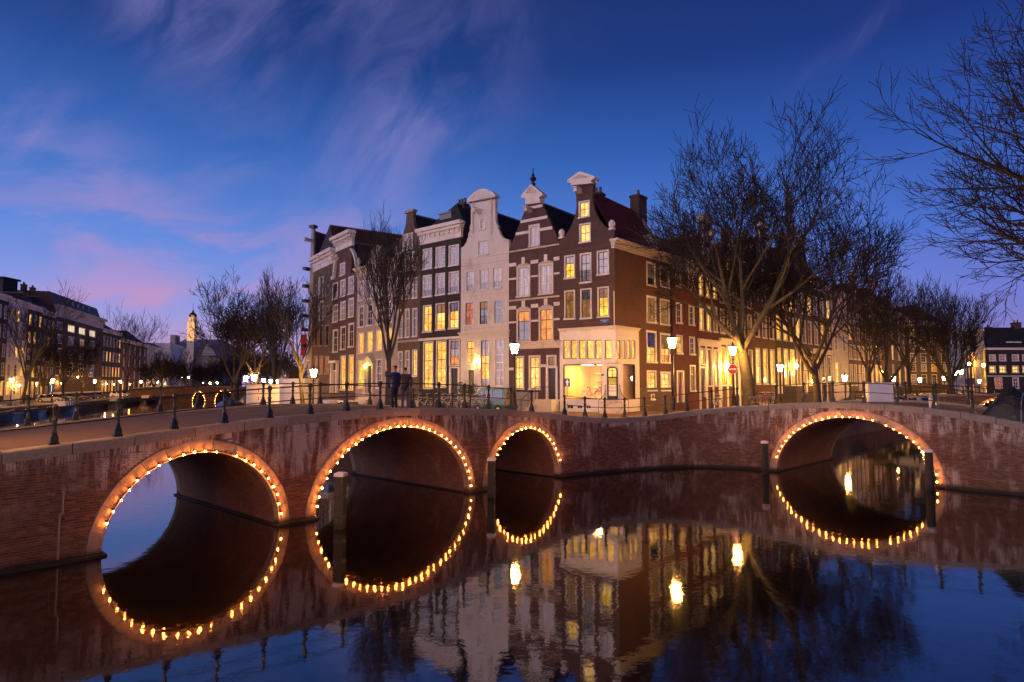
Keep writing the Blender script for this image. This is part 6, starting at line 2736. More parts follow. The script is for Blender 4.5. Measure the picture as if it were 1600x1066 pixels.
for x in (88, 100, 124):
    q = F.P(F.uv(x, 480)[0], zt - .2, -6)
    chimney(h, (q.x, q.y, q.z), 1.2, .9, 1.5, F.ang, 2)
q = F.P(F.uv(90, 480)[0] - 9, zt - 1, -9)
mb = MB()
mb.fbox(Facade((q.x - 2, q.y), (q.x + 2, q.y)), 0, 4, q.z - 1, q.z + 2.2, 0, -4)
mb.fbox(Facade((q.x - 2, q.y), (q.x + 2, q.y)), -.4, 4.4, q.z + 2.2, q.z + 2.6, .4, -4.4)
mb.build('roof_hut', M['brick_black'], h)
spec = [
    (157, 187, 519, 'hip', 6, 'brick_black', .55, .6, 505, 'dark house with slim lit windows and a pale attic, right of the wide block'),
    (187, 228, 536, 'hip', 5, 'brick_dark', .25, .9, 516, 'brown house with a dark mansard roof behind the tall lone bare tree'),
    (228, 263, 545, 'hip', 5, 'plaster_pink', .15, .9, 536, 'pale house with a bright shop window at street level on the far bank'),
    (263, 284, 540, 'flat', 3, 'plaster_pink', .3, .9, None, 'white corner house glowing under floodlight on the far bank'),
]
for k, (a, b, y, kd, nc, mt, lt, gr, yt, lab) in enumerate(spec):
    F = left_F(a + .1, b)
    x = (a + b) / 2
    ze = lz(F, x, y)
    H = ze - LZ
    fl = [(LZ + 1.2, LZ + H * .24)] + [(LZ + H * (.30 + .235 * i), LZ + H * (.30 + .235 * i) + H * .15) for i in range(3)]
    row_house(lab, F, LZ - .1, ze, kd, fl, nc, mt, lit=lt, ground=gr, gtop=lz(F, x, yt) if yt else None, seed=70 + k, sub=False, group=LS, depth=16, ww=.5, pane_lit='lit_pale' if gr > .8 else 'lit')
# small blue screen and floodlight on the far bank
F = left_F(78, 86, 11.2)
u, z = F.uv(81, 607)
sc = empty('lit_screen', F.P(u, z), 'small glowing blue and white screen on the far bank', 'screen')
band(sc, F, 'frame', u - .5, u + .5, z - .8, z + .8, .0, -.15, 'black')
mb = MB()
mb.fbox(F, u - .42, u + .42, z - .7, z + .7, .02, -.02)
mb.build('display', emit('screen glow', (.30, .62, 1.0), 2.2), sc)
p = left_pt(279, 6)
fl_ = empty('floodlight', (p.x, p.y, LZ), 'ground floodlight at the foot of the white corner house on the far bank', 'floodlight')
mb = MB()
mb.box(p.x - .5, p.x + .5, p.y - .4, p.y + .4, LZ, LZ + .5)
mb.build('housing', M['black'], fl_)
mb = MB()
mb.box(p.x - .4, p.x + .4, p.y - .3, p.y + .3, LZ + .51, LZ + .6)
mb.build('glass', emit('floodlight glow', (1, .66, .22), 700), fl_)

# church: nave and tower beyond the far bank
Yc = 420
ch = empty('church', at_y(298, 600, Yc), 'distant church with a slate roofed nave and a lit tiered tower', 'church')


def cx_(px):
    return at_y(px, 600, Yc).x


def cz(y):
    return zpx(y, Yc)


mb = MB()
mb.box(cx_(256), cx_(338), Yc + 5, Yc + 40, 0, cz(543))
mb.build('wall', M['plaster_grey'], ch)
mb = MB()
Fc = Facade((cx_(254), Yc + 4), (cx_(340), Yc + 4))
mb.hexa([(cx_(254), Yc + 4, cz(543)), (cx_(332), Yc + 4, cz(543)), (cx_(332), Yc + 42, cz(543)), (cx_(254), Yc + 42, cz(543)), (cx_(262), Yc + 20, cz(527)), (cx_(320), Yc + 20, cz(527)), (cx_(320), Yc + 24, cz(527)), (cx_(262), Yc + 24, cz(527))])
mb.hexa([(cx_(318), Yc - 4, cz(556)), (cx_(341), Yc - 4, cz(556)), (cx_(341), Yc + 4, cz(556)), (cx_(318), Yc + 4, cz(556)), (cx_(326), Yc - 4, cz(537)), (cx_(330), Yc - 4, cz(537)), (cx_(330), Yc + 4, cz(537)), (cx_(326), Yc + 4, cz(537))])
mb.build('roof', M['lead'], ch)
mb = MB()
mb.box(cx_(261), cx_(269), Yc + 2, Yc + 8, cz(545), cz(523))
mb.build('chimney', M['plaster_grey'], ch)
tw = MB()
x = cx_(298)
sw = (cx_(303.5) - cx_(292.5)) / 2
tw.box(x - sw, x + sw, Yc - sw, Yc + sw, 0, cz(514))
tw.box(x - sw - .6, x + sw + .6, Yc - sw - .6, Yc + sw + .6, cz(514), cz(513))
tw.build('tower_base', M['sandstone'], ch)
for (y0, y1, f) in ((513, 504, .72), (503, 497, .46)):
    t_ = MB()
    s_ = sw * f
    for ax in (-1, 1):
        for ay in (-1, 1):
            t_.box(x + ax * s_ - .7, x + ax * s_ + .7, Yc + ay * s_ - .7, Yc + ay * s_ + .7, cz(y0), cz(y1))
    t_.box(x - s_ * .7, x + s_ * .7, Yc - s_ * .7, Yc + s_ * .7, cz(y0), cz(y1))
    t_.box(x - s_ - 1, x + s_ + 1, Yc - s_ - 1, Yc + s_ + 1, cz(y1), cz(y1 - 1))
    t_.build('tower_tier', M['sandstone'], ch)
t_ = MB()
zz0 = cz(496)
t_.lathe([(2.2, zz0), (2.6, zz0 + 1.2), (1.9, zz0 + 2.4), (.8, zz0 + 3.2), (.5, zz0 + 4.4), (.15, zz0 + 5), (.1, zz0 + 9.5)], 8, (x, Yc))
t_.build('spire', M['iron'], ch)
lt = bpy.data.lights.new('tower_floodlight', 'SPOT')
lt.energy = 50000
lt.spot_size = R(50)
lt.color = (1, .52, .16)
lt.shadow_soft_size = .5
lo = bpy.data.objects.new('tower_floodlight', lt)
COL.objects.link(lo)
lo.location = (x + 6, Yc - 24, cz(530))
lo.rotation_euler = (Vector((x, Yc, cz(508))) - lo.location).to_track_quat('-Z', 'Y').to_euler()

# small lamps over doorways of the far bank
for k, (px_, off, h_, lab) in enumerate(((30, 10.8, 3.0, 'small lit door lamp on the white front of the far bank'), (57, 10.8, 3.4, 'small lit door lamp on the black house of the far bank'), (70, 10.8, 2.9, 'small lit door lamp between the narrow dark houses'), (96, 10.8, 3.6, 'left small lamp on the wide block of the far bank'), (121, 10.8, 5.0, 'high left lamp on the wide block of the far bank'),
                                         (131, 10.8, 5.0, 'high right lamp on the wide block of the far bank'), (166, 10.8, 3.3, 'small lit lamp on the house with slim lit windows'), (178, 10.8, 3.2, 'small reddish lamp on the house with slim lit windows'), (203, 10.8, 3.2, 'small lit lamp behind the tall lone bare tree'), (238, 10.8, 3.0, 'small lit lamp by the bright shop window of the far bank'), (258, 10.8, 3.4, 'small lit lamp left of the floodlit corner'))):
    p = left_pt(px_, off)
    r = empty('wall_lamp', (p.x, p.y, LZ + h_), lab, 'wall lamp', 'small lamps on the far bank fronts')
    mb = MB()
    mb.tube([(p.x, p.y, LZ + h_ + .3), (p.x - LN.x * .8, p.y - LN.y * .8, LZ + h_ + .4)], .03, 4)
    mb.build('bracket', M['iron'], r)
    mb = MB()
    mb.lathe([(.06, LZ + h_ - .14), (.13, LZ + h_), (.12, LZ + h_ + .13), (.03, LZ + h_ + .2)], 8, (p.x, p.y))
    mb.build('lamp_glass', M['lantern_amber'] if k % 3 else M['lantern'], r)
# ================================================================ bare trees


def grow(rnd, p, d, length, rad, level, maxlev, out, up, spread, wander, ratio, kids_n, thin):
    n = max(3, int(5 - level * .5)) if level < maxlev else 3
    step = length / n
    pts_ = [p.copy()]
    rads = [rad]
    dd = d.copy()
    end = max(thin, rad * (.45 if level else .62))
    for k in range(n):
        w = wander * (1 + .4 * level)
        dd = (dd + Vector((rnd.gauss(0, w), rnd.gauss(0, w), rnd.gauss(0, w) * .6)) + Vector((0, 0, up * .12))).normalized()
        p = p + dd * step
        pts_.append(p.copy())
        rads.append(lerp(rad, end, (k + 1) / n))
    out.append((level, pts_, rads))
    if level >= maxlev:
        return
    m = kids_n[min(level, len(kids_n) - 1)]
    rot = rnd.random() * 6.28
    for k in range(m):
        f = (.38 if level else .62) + (.62 if level else .38) * (k + rnd.random() * .6) / m
        f = min(1, f)
        i = min(n - 1, int(f * n))
        q = pts_[i].lerp(pts_[i + 1], f * n - i)
        base = (pts_[i + 1] - pts_[i]).normalized()
        ref = Vector((0, 0, 1)) if abs(base.z) < .9 else Vector((1, 0, 0))
        x = base.cross(ref).normalized()
        y = base.cross(x)
        rot += 2.4 + rnd.uniform(-.5, .5)
        an = spread[min(level, len(spread) - 1)] * rnd.uniform(.65, 1.2)
        if k == m - 1 and level:
            an *= .3
        nd_ = (base * math.cos(an) + (x * math.cos(rot) + y * math.sin(rot)) * math.sin(an)).normalized()
        r0 = lerp(rad, end, f) * rnd.uniform(.54, .80)
        L = length * ratio[min(level, len(ratio) - 1)] * rnd.uniform(.75, 1.2)
        grow(rnd, q, nd_, L, max(thin, r0), level + 1, maxlev, out, up, spread, wander, ratio, kids_n, thin)


def fast_tube(V, Fc, pts_, rads, n):
    base = len(V)
    for k, p in enumerate(pts_):
        a, b = pts_[max(0, k - 1)], pts_[min(len(pts_) - 1, k + 1)]
        tx_, ty, tz = b.x - a.x, b.y - a.y, b.z - a.z
        l = math.sqrt(tx_ * tx_ + ty * ty + tz * tz) or 1
        tx_, ty, tz = tx_ / l, ty / l, tz / l
        if abs(tz) < .9:
            x0, x1, x2 = ty, -tx_, 0.0
        else:
            x0, x1, x2 = 0.0, tz, -ty
        l = math.sqrt(x0 * x0 + x1 * x1 + x2 * x2) or 1
        x0, x1, x2 = x0 / l, x1 / l, x2 / l
        y0, y1, y2 = ty * x2 - tz * x1, tz * x0 - tx_ * x2, tx_ * x1 - ty * x0
        r = rads[k]
        for q in range(n):
            c_, s_ = math.cos(6.2832 * q / n) * r, math.sin(6.2832 * q / n) * r
            V.append((p.x + x0 * c_ + y0 * s_, p.y + x1 * c_ + y1 * s_, p.z + x2 * c_ + y2 * s_))
    for k in range(len(pts_) - 1):
        a = base + k * n
        for q in range(n):
            q2 = (q + 1) % n
            Fc.append((a + q, a + q2, a + n + q2, a + n + q))


def tree(label, x, y, z, height, seed=1, trunk_r=.3, first=.3, maxlev=5, up=.5, spread=(.55, .6, .65, .7), wander=.06, ratio=(.75, .62, .60, .60), kids_n=(5, 5, 4, 4, 3), thin=.010, lean=(0, 0), bark='bark', group='bare winter trees', name='bare_tree', dirs=None, keep=None):
    rnd = random.Random(seed)
    out = []
    root = empty(name, (x, y, z), label, 'tree', group)
    d = Vector((lean[0], lean[1], 1)).normalized()
    grow(rnd, Vector((x, y, z - .2)), d, height * first, trunk_r, 0, maxlev, out, up, spread, wander * .6, ratio, kids_n, thin)
    # fit to the wanted height
    zt = max(p.z for _, ps, _ in out for p in ps)
    f = height / max(.1, (zt - z))
    for _, ps, _ in out:
        for p in ps:
            p.x = x + (p.x - x) * f
            p.y = y + (p.y - y) * f
            p.z = z + (p.z - z) * f
    off = Vector((x, y, z))
    for nm, lv0, lv1, mat, nn in (('trunk', 0, 1, bark, 9), ('limbs', 2, 2, bark, 6), ('twigs', 3, 9, 'twig', 3)):
        V, Fc = [], []
        for lv, ps, rs in out:
            if lv0 <= lv <= lv1:
                if keep and not keep(ps[-1]):
                    continue
                if lv == 0:
                    rs = [r * (1.35 if k == 0 else 1) for k, r in enumerate(rs)]
                fast_tube(V, Fc, [p - off for p in ps], rs, nn)
        if not V:
            continue
        me = bpy.data.meshes.new(nm)
        me.from_pydata(V, [], Fc)
        me.materials.append(M[mat])
        if nn > 3:
            me.polygons.foreach_set('use_smooth', [True] * len(Fc))
        o = link('crown' if nm == 'twigs' else ('trunk' if nm == 'trunk' else 'limbs'), me, root)
        if nm != 'trunk':
            o['kind'] = 'stuff'
    return root


def tree_px(label, px, ytop, Y, zbase=None, **kw):
    p = at_y(px, 600, Y)
    zb = zg(p.x, p.y) if zbase is None else zbase
    h = zpx(ytop, Y) - zb
    return tree(label, p.x, p.y, zb, h, **kw)


tree_px('slim upright bare tree before the grey stone houses, beside the two people', 606, 322, 43, seed=4, trunk_r=.22, first=.34, maxlev=5, up=1.3, spread=(.42, .42, .5, .55), ratio=(.95, .62, .55, .55), kids_n=(6, 6, 5, 4, 3), thin=.009, wander=.035)
BIG = dict(trunk_r=.50, first=.30, maxlev=6, up=.55, spread=(.62, .60, .68, .7), ratio=(1.25, .66, .62, .58), kids_n=(5, 5, 5, 5, 4, 3), wander=.08)
tree_px('big forked plane tree with mottled trunk behind the no-entry sign', 1172, 168, 46.5, seed=12, thin=.0175, bark='bark_plane', **BIG)
tree_px('second big bare tree, spreading to the right behind the lamp of the tarred house', 1277, 255, 58, seed=13, thin=.021, lean=(.05, 0), **dict(BIG, trunk_r=.37))
tree_px('middle sized bare tree right behind the white box on the short bridge', 1358, 385, 70, seed=8, trunk_r=.30, first=.32, maxlev=5, up=.7, spread=(.6, .6, .6, .6), wander=.08, ratio=(1.15, .66, .62, .60), kids_n=(4, 5, 5, 4, 3), thin=.019)
tree_px('thick trunked bare tree right of the white box, its branches low', 1386, 410, 78, seed=9, trunk_r=.38, first=.30, maxlev=5, up=.7, spread=(.6, .6, .6, .6), wander=.08, ratio=(1.15, .66, .62, .60), kids_n=(4, 5, 5, 4, 3), thin=.021)
tree_px('slender bare tree in front of the flat brick block', 1423, 430, 92, seed=10, trunk_r=.28, first=.36, maxlev=5, up=.9, ratio=(1.0, .62, .6, .58), kids_n=(5, 5, 5, 4, 3), thin=.022)
tree_px('dense fan-shaped bare tree with floodlit trunk before the yellow street', 1490, 428, 88, seed=12, trunk_r=.45, first=.26, maxlev=5, up=1.0, spread=(.62, .5, .5, .5), ratio=(1.5, .66, .6, .55), kids_n=(7, 6, 5, 4, 4), thin=.020, bark='bark_plane')
# the near tree at the right edge: its stem is just out of view, its branches hang in
tree('huge near bare tree whose long branches reach in from the right edge', 28.4, 27.0, 2.8, 22.5, seed=14, trunk_r=.78, first=.34, maxlev=6, up=.30, spread=(.95, .62, .6, .6), ratio=(1.15, .66, .62, .6), kids_n=(8, 6, 5, 4, 4, 3), thin=.0145, wander=.08)
# left: at the cabins and along the far bank
tree_px('tall bare tree left of the site cabins, widest of the group', 366, 420, 70, zbase=1.9, seed=14, trunk_r=.26, first=.26, maxlev=6, up=.65, spread=(.62, .6, .68, .7), ratio=(1.3, .66, .62, .58), kids_n=(5, 5, 5, 4, 3), thin=.017, wander=.08)
tree_px('bare tree with floodlit forked stem behind the site cabins', 402, 428, 76, zbase=1.9, seed=15, trunk_r=.26, first=.26, maxlev=6, up=.8, spread=(.52, .6, .68, .7), ratio=(1.3, .66, .62, .58), kids_n=(5, 5, 5, 4, 3), thin=.018, wander=.08, bark='bark_plane')
tree_px('straight slim bare tree between the two white site cabins', 429, 418, 56, zbase=2.0, seed=16, trunk_r=.20, first=.40, maxlev=5, up=1.5, spread=(.5, .42, .5, .5), ratio=(.95, .6, .55, .55), kids_n=(6, 6, 5, 4, 3), thin=.011, wander=.03)
tree_px('thin pale bare tree hard against the left end of the house row', 476, 405, 52, zbase=2.0, seed=17, trunk_r=.20, first=.36, maxlev=4, up=1.1, spread=(.45, .42, .5, .5), ratio=(1.0, .62, .55, .55), kids_n=(5, 5, 5, 4), thin=.012, lean=(-.05, 0), bark='bark_plane')
for k, (px_, yt, off, sd, lab) in enumerate(((36, 430, 2, 51, 'leaning bare tree with a floodlit stem on the far bank at the left edge'), (68, 500, 3, 52, 'small dark bare tree right of the leaning one on the far bank'), (100, 515, 3, 53, 'bare tree before the left half of the wide block on the far bank'), (128, 520, 3, 57, 'bare tree before the middle of the wide block on the far bank'),
                                             (199, 470, 2, 54, 'tall lone bare tree rising above the roofs of the far bank'), (233, 545, 2, 55, 'low bare tree before the pale house on the far bank'), (252, 545, 3, 56, 'low bare tree left of the floodlit corner on the far bank'))):
    p = left_pt(px_, off)
    r_ = ray(px_, yt)
    h_ = CAM.z + r_.z * p.y / r_.y - LZ
    tree(lab, p.x, p.y, LZ, h_, seed=sd, trunk_r=.30, first=.30, maxlev=5, up=.9, spread=(.55, .5, .55, .6), ratio=(1.2, .64, .60, .56), kids_n=(5, 5, 4, 4, 3), thin=.022, lean=(.12 if k == 0 else 0, 0), bark='bark_plane' if k == 0 else 'bark')
wr = random.Random(3)
for k, (px_, yt, Y_) in enumerate(((268, 548, 185), (296, 543, 180), (318, 556, 190), (342, 545, 178), (372, 535, 150), (398, 540, 140), (424, 530, 128), (446, 540, 120), (463, 560, 116), (240, 552, 196), (306, 560, 200), (355, 560, 190))):
    lab = ['broad bare tree by the floodlit corner', 'broad bare tree under the church nave', 'low bare tree behind the smaller lit arch', 'broad bare tree above the larger lit arch', 'brown twiggy tree behind the widest bare tree', 'brown twiggy tree behind the forked stem', 'brown twiggy tree behind the slim straight tree',
           'brown twiggy tree above the second cabin', 'low brown tree at the foot of the red banner', 'low bare tree at the pale house end', 'low bare tree below the church tower', 'low bare tree above the distant bridge'][k]
    tree_px(lab, px_, yt, Y_, zbase=1.3, seed=80 + k, trunk_r=.3, first=.22, maxlev=5, up=.55, spread=(.75, .6, .6, .6), ratio=(1.35, .66, .62, .6), kids_n=(6, 5, 5, 3, 3), thin=.035, group='bare trees massed beyond the cabins')
# ================================================================ vehicles


def car_proto(name, body, paint_mat, cat_label, L, Wd, stations, belt_win, wheel_x, wr=.31, tall_rear=False):
    """stations: (x, z_low, z_belt, z_top, half_belt, half_top) from rear (x=0) to front."""
    root = empty(name, (0, 0, 0))
    hw = Wd / 2
    rings = []
    mb = MB()
    for x, zl, zb_, zt, hb, ht in stations:
        r = [(x, -hb * .93, zl), (x, -hb, zl + (zb_ - zl) * .45), (x, -hb * .985, zb_), (x, -ht, zt - .03), (x, -ht * .8, zt), (x, ht * .8, zt), (x, ht, zt - .03), (x, hb * .985, zb_), (x, hb, zl + (zb_ - zl) * .45), (x, hb * .93, zl)]
        i = len(mb.v)
        mb.v.extend(r)
        rings.append(i)
    n = 10
    for a, b in zip(rings, rings[1:]):
        for q in range(n):
            q2 = (q + 1) % n
            mb.f.append((a + q2, a + q, b + q, b + q2))
            mb.m.append(0)
    mb.f.append(tuple(rings[0] + q for q in range(n)))
    mb.m.append(0)
    mb.f.append(tuple(rings[-1] + q for q in range(n - 1, -1, -1)))
    mb.m.append(0)
    mb.build('body', M[paint_mat], root, local=True, smooth=False)
    for w_ in belt_win:
        wb = MB()
        wb.hexa([Vector(p) for p in w_])
        wb.build('car_window', M['car_glass'], root, local=True)
    for x in wheel_x:
        for s_ in (-1, 1):
            t_ = MB()
            prof = [(wr * .55, -.09), (wr * .92, -.095), (wr, -.06), (wr, .06), (wr * .92, .095), (wr * .55, .09)]
            t_.lathe(prof, 16)
            me = t_.build('wheel', M['rubber'], obj=False, local=True)
            o = link('wheel', me, root)
            o.location = (x, s_ * (hw - .07), wr)
            o.rotation_euler = (PI / 2, 0, 0)
            r_ = MB()
            r_.lathe([(wr * .6, -.092), (wr * .58, .092), (wr * .2, .102)], 12)
            me = r_.build('rim', M['steel'], obj=False, local=True)
            q = link('rim', me, o)
            q.rotation_euler = (0 if s_ < 0 else PI, 0, 0)
            a_ = MB()
            a_.lathe([(wr * 1.16, -.005), (wr * 1.16, .005)], 16)
            me = a_.build('wheel_arch', M['rubber'], obj=False, local=True)
            g = link('wheel_arch', me, root)
            g.location = (x, s_ * (hw * .985 + .002), wr * 1.05)
            g.rotation_euler = (PI / 2, 0, 0)
    x0, xl = stations[0], stations[-1]
    zb0, zb1 = x0[2], xl[2]
    for s_ in (-1, 1):
        t_ = MB()
        t_.box(x0[0] - .02, x0[0] + .03, s_ * (x0[4] - .12) - .07, s_ * (x0[4] - .12) + .07, zb0 - .22, zb0 + (.12 if tall_rear else -.06))
        t_.build('tail_lamp', M['tail_red'], root, local=True)
        t_ = MB()
        t_.box(xl[0] - .05, xl[0] + .02, s_ * (xl[4] - .22) - .13, s_ * (xl[4] - .22) + .13, zb1 - .16, zb1 - .02)
        t_.build('headlight', M['head_lamp'], root, local=True)
    for nm, x, z in (('bumper', x0[0] - .06, x0[1]), ('bumper', xl[0] - .06, xl[1])):
        t_ = MB()
        t_.box(x, x + .12, -hw * .92, hw * .92, z + .02, z + .20)
        t_.build(nm, M['rubber'], root, local=True)
    t_ = MB()
    t_.box(x0[0] - .025, x0[0] + .01, -.26, .26, zb0 - .34, zb0 - .23)
    t_.build('number_plate', M['sign_lime'] if False else M['sign_white'], root, local=True)
    return root


def hatch(name, paint_mat):
    st = [(0, .32, .78, .80, .74, .66), (.08, .25, .86, .98, .80, .64), (.45, .22, .90, 1.38, .84, .58), (1.1, .22, .91, 1.46, .86, .60), (2.0, .22, .92, 1.43, .86, .59), (2.55, .22, .92, 1.22, .86, .62), (2.95, .22, .93, .97, .86, .72), (3.6, .24, .84, .86, .82, .68), (3.95, .30, .66, .68, .70, .60)]
    wins = []
    for s_ in (-1, 1):
        a, b = (.875, .66) if s_ > 0 else (-.875, -.66)
        for x0, x1, x2, x3 in ((.55, 1.5, 1.45, .72), (1.58, 2.62, 2.18, 1.56)):
            ya, yb = s_ * .86, s_ * .625
            lo = [(x0, ya, .94), (x1, ya, .94), (x1, ya - s_ * .06, .94), (x0, ya - s_ * .06, .94)]
            hi = [(x3, yb, 1.36), (x2, yb, 1.36), (x2, yb - s_ * .06, 1.36), (x3, yb - s_ * .06, 1.36)]
            if s_ > 0:
                lo = [lo[1], lo[0], lo[3], lo[2]]
                hi = [hi[1], hi[0], hi[3], hi[2]]
            wins.append(lo + hi)
    wins.append([(2.98, -.60, .985), (2.98, .60, .985), (2.90, .60, .985), (2.90, -.60, .985), (2.32, -.5, 1.355), (2.32, .5, 1.355), (2.24, .5, 1.355), (2.24, -.5, 1.355)])
    wins.append([(.16, -.52, .98), (.16, .52, .98), (.06, .52, .98), (.06, -.52, .98), (.46, -.46, 1.34), (.46, .46, 1.34), (.36, .46, 1.34), (.36, -.46, 1.34)])
    return car_proto(name, None, paint_mat, '', 3.95, 1.70, st, wins, (.72, 3.2))


def van(name, paint_mat):
    st = [(0, .34, .92, .95, .70, .66), (.05, .28, .98, 1.72, .74, .62), (.5, .26, 1.0, 1.82, .76, .63), (1.6, .26, 1.0, 1.84, .76, .63), (2.4, .26, 1.0, 1.80, .76, .62), (2.9, .26, 1.0, 1.40, .76, .64), (3.15, .26, .98, 1.04, .75, .70), (3.32, .32, .82, .84, .68, .62)]
    wins = []
    for s_ in (-1, 1):
        for x0, x1, x2, x3 in ((.22, 1.15, 1.15, .28), (1.22, 1.95, 1.95, 1.22), (2.02, 2.80, 2.42, 2.02)):
            ya, yb = s_ * .765, s_ * .665
            lo = [(x0, ya, 1.04), (x1, ya, 1.04), (x1, ya - s_ * .05, 1.04), (x0, ya - s_ * .05, 1.04)]
            hi = [(x3, yb, 1.66), (x2, yb, 1.66), (x2, yb - s_ * .05, 1.66), (x3, yb - s_ * .05, 1.66)]
            if s_ > 0:
                lo = [lo[1], lo[0], lo[3], lo[2]]
                hi = [hi[1], hi[0], hi[3], hi[2]]
            wins.append(lo + hi)
    wins.append([(.03, -.52, 1.06), (.03, .52, 1.06), (-.01, .52, 1.06), (-.01, -.52, 1.06), (.06, -.5, 1.66), (.06, .5, 1.66), (.02, .5, 1.66), (.02, -.5, 1.66)])
    wins.append([(3.13, -.6, 1.06), (3.13, .6, 1.06), (3.05, .6, 1.06), (3.05, -.6, 1.06), (2.56, -.55, 1.70), (2.56, .55, 1.70), (2.48, .55, 1.70), (2.48, -.55, 1.70)])
    return car_proto(name, None, paint_mat, '', 3.3, 1.52, st, wins, (.62, 2.62), .27, True)


vn = van('parked_van', 'car_green')
p = at_y(799, 600, 46.5)
vn.location = (p.x, p.y, zg(p.x, p.y))
vn.rotation_euler = (0, 0, math.atan2(.62, -.78))
tag(vn, 'small green van parked before the white house, seen from behind', 'van')

ctypes = [hatch('parked_car', m_) for m_ in ('car_silver', 'car_dark', 'car_blue', 'car_white', 'car_red')]
c_used = set()


def car(i, x, y, z, rz, label, group=None):
    o = ctypes[i]
    if i in c_used:
        o = copy_tree(o, (x, y, z), rz)
    c_used.add(i)
    o.location = (x, y, z)
    o.rotation_euler = (0, 0, rz)
    o['label'] = label
    o['category'] = 'car'
    if group:
        o['group'] = group


CG = 'cars parked on the far bank'
nose = math.atan2(LN.y, LN.x)
for px_, i, lab in ((57, 0, 'silver car parked nose out on the far bank, nearest of the row'), (69, 1, 'dark car parked right beside the nearest silver car on the far bank'), (80, 0, 'silver grey car below the small blue screen on the far bank'), (92, 2, 'blue car parked before the left half of the wide block'), (103, 4, 'red car parked before the wide block on the far bank'),
                    (115, 1, 'dark car before the middle of the wide block'), (127, 2, 'blue car before the right half of the wide block'), (138, 1, 'dark car before the right end of the wide block'), (172, 3, 'white car parked before the house with slim lit windows'), (181, 0, 'silver car just right of the white one on the far bank'),
                    (206, 3, 'white car left of the lit shop on the far bank'), (213, 0, 'first silver car before the lit shop on the far bank'), (220, 2, 'blue car before the lit shop on the far bank'), (228, 0, 'second silver car before the pale house'), (236, 3, 'white car left of the floodlit corner')):
    p = left_pt(px_, 3.6)
    car(i, p.x, p.y, LZ, nose + .25, lab, CG)
qd = math.atan2(.77, .64)
for px_, Y_, i, lab in ((1406, 62, 1, 'dark car parked just right of the white box, beyond the bridge railing'), (1432, 66, 1, 'dark car half hidden right of the first one on the canal quay'), (1449, 60, 0, 'silver car parked on the canal quay left of the white bollard')):
    p = at_y(px_, 600, Y_)
    car(i, p.x, p.y, zg(p.x, p.y), qd + 1.2, lab, 'cars parked on the narrow canal quay')
p = at_y(372, 600, 47)
car(1, p.x, p.y, 1.95, 2.3, 'dark car parked at the left side of the nearer site cabin')
p = at_y(556, 600, 47.5)
car(3, p.x, p.y, zg(p.x, p.y) - .25, 2.5, 'white car on the quay behind the long bridge, left of the slim tree')

# blue skip with a lit tarpaulin top
p = at_y(515, 600, 47)
F = Facade((p.x - 1.05, p.y + .3), (p.x + 0.1, p.y - .1))
sk = empty('trailer', (p.x, p.y, 1.9), 'blue box trailer with a pale cover below the leftmost near street lamp', 'trailer')
mb = MB()
mb.fbox(F, 0, 1.2, 2.25, 3.25, 0, -1.6)
mb.build('box', M['car_blue'], sk)
mb = MB()
mb.hexa([F.P(-.05, 3.25, .05), F.P(1.25, 3.25, .05), F.P(1.25, 3.25, -1.65), F.P(-.05, 3.25, -1.65), F.P(.15, 3.5, -.1), F.P(1.05, 3.5, -.1), F.P(1.05, 3.5, -1.5), F.P(.15, 3.5, -1.5)])
mb.build('cover', M['cabin'], sk)
for u in (.3, .9):
    mb = MB()
    mb.lathe([(.12, -.06), (.24, -.06), (.24, .06), (.12, .06)], 12)
    me = mb.build('wheel', M['rubber'], obj=False, local=True)
    o = link('wheel', me, sk)
    o.location = F.P(u, 2.16, -.05) - sk.location
    o.rotation_euler = (PI / 2, 0, F.ang)

# ================================================================ bicycles


def circle(c, r, n, ax='y'):
    return [(c[0] + r * math.cos(2 * PI * k / n), c[1], c[2] + r * math.sin(2 * PI * k / n)) for k in range(n + 1)]


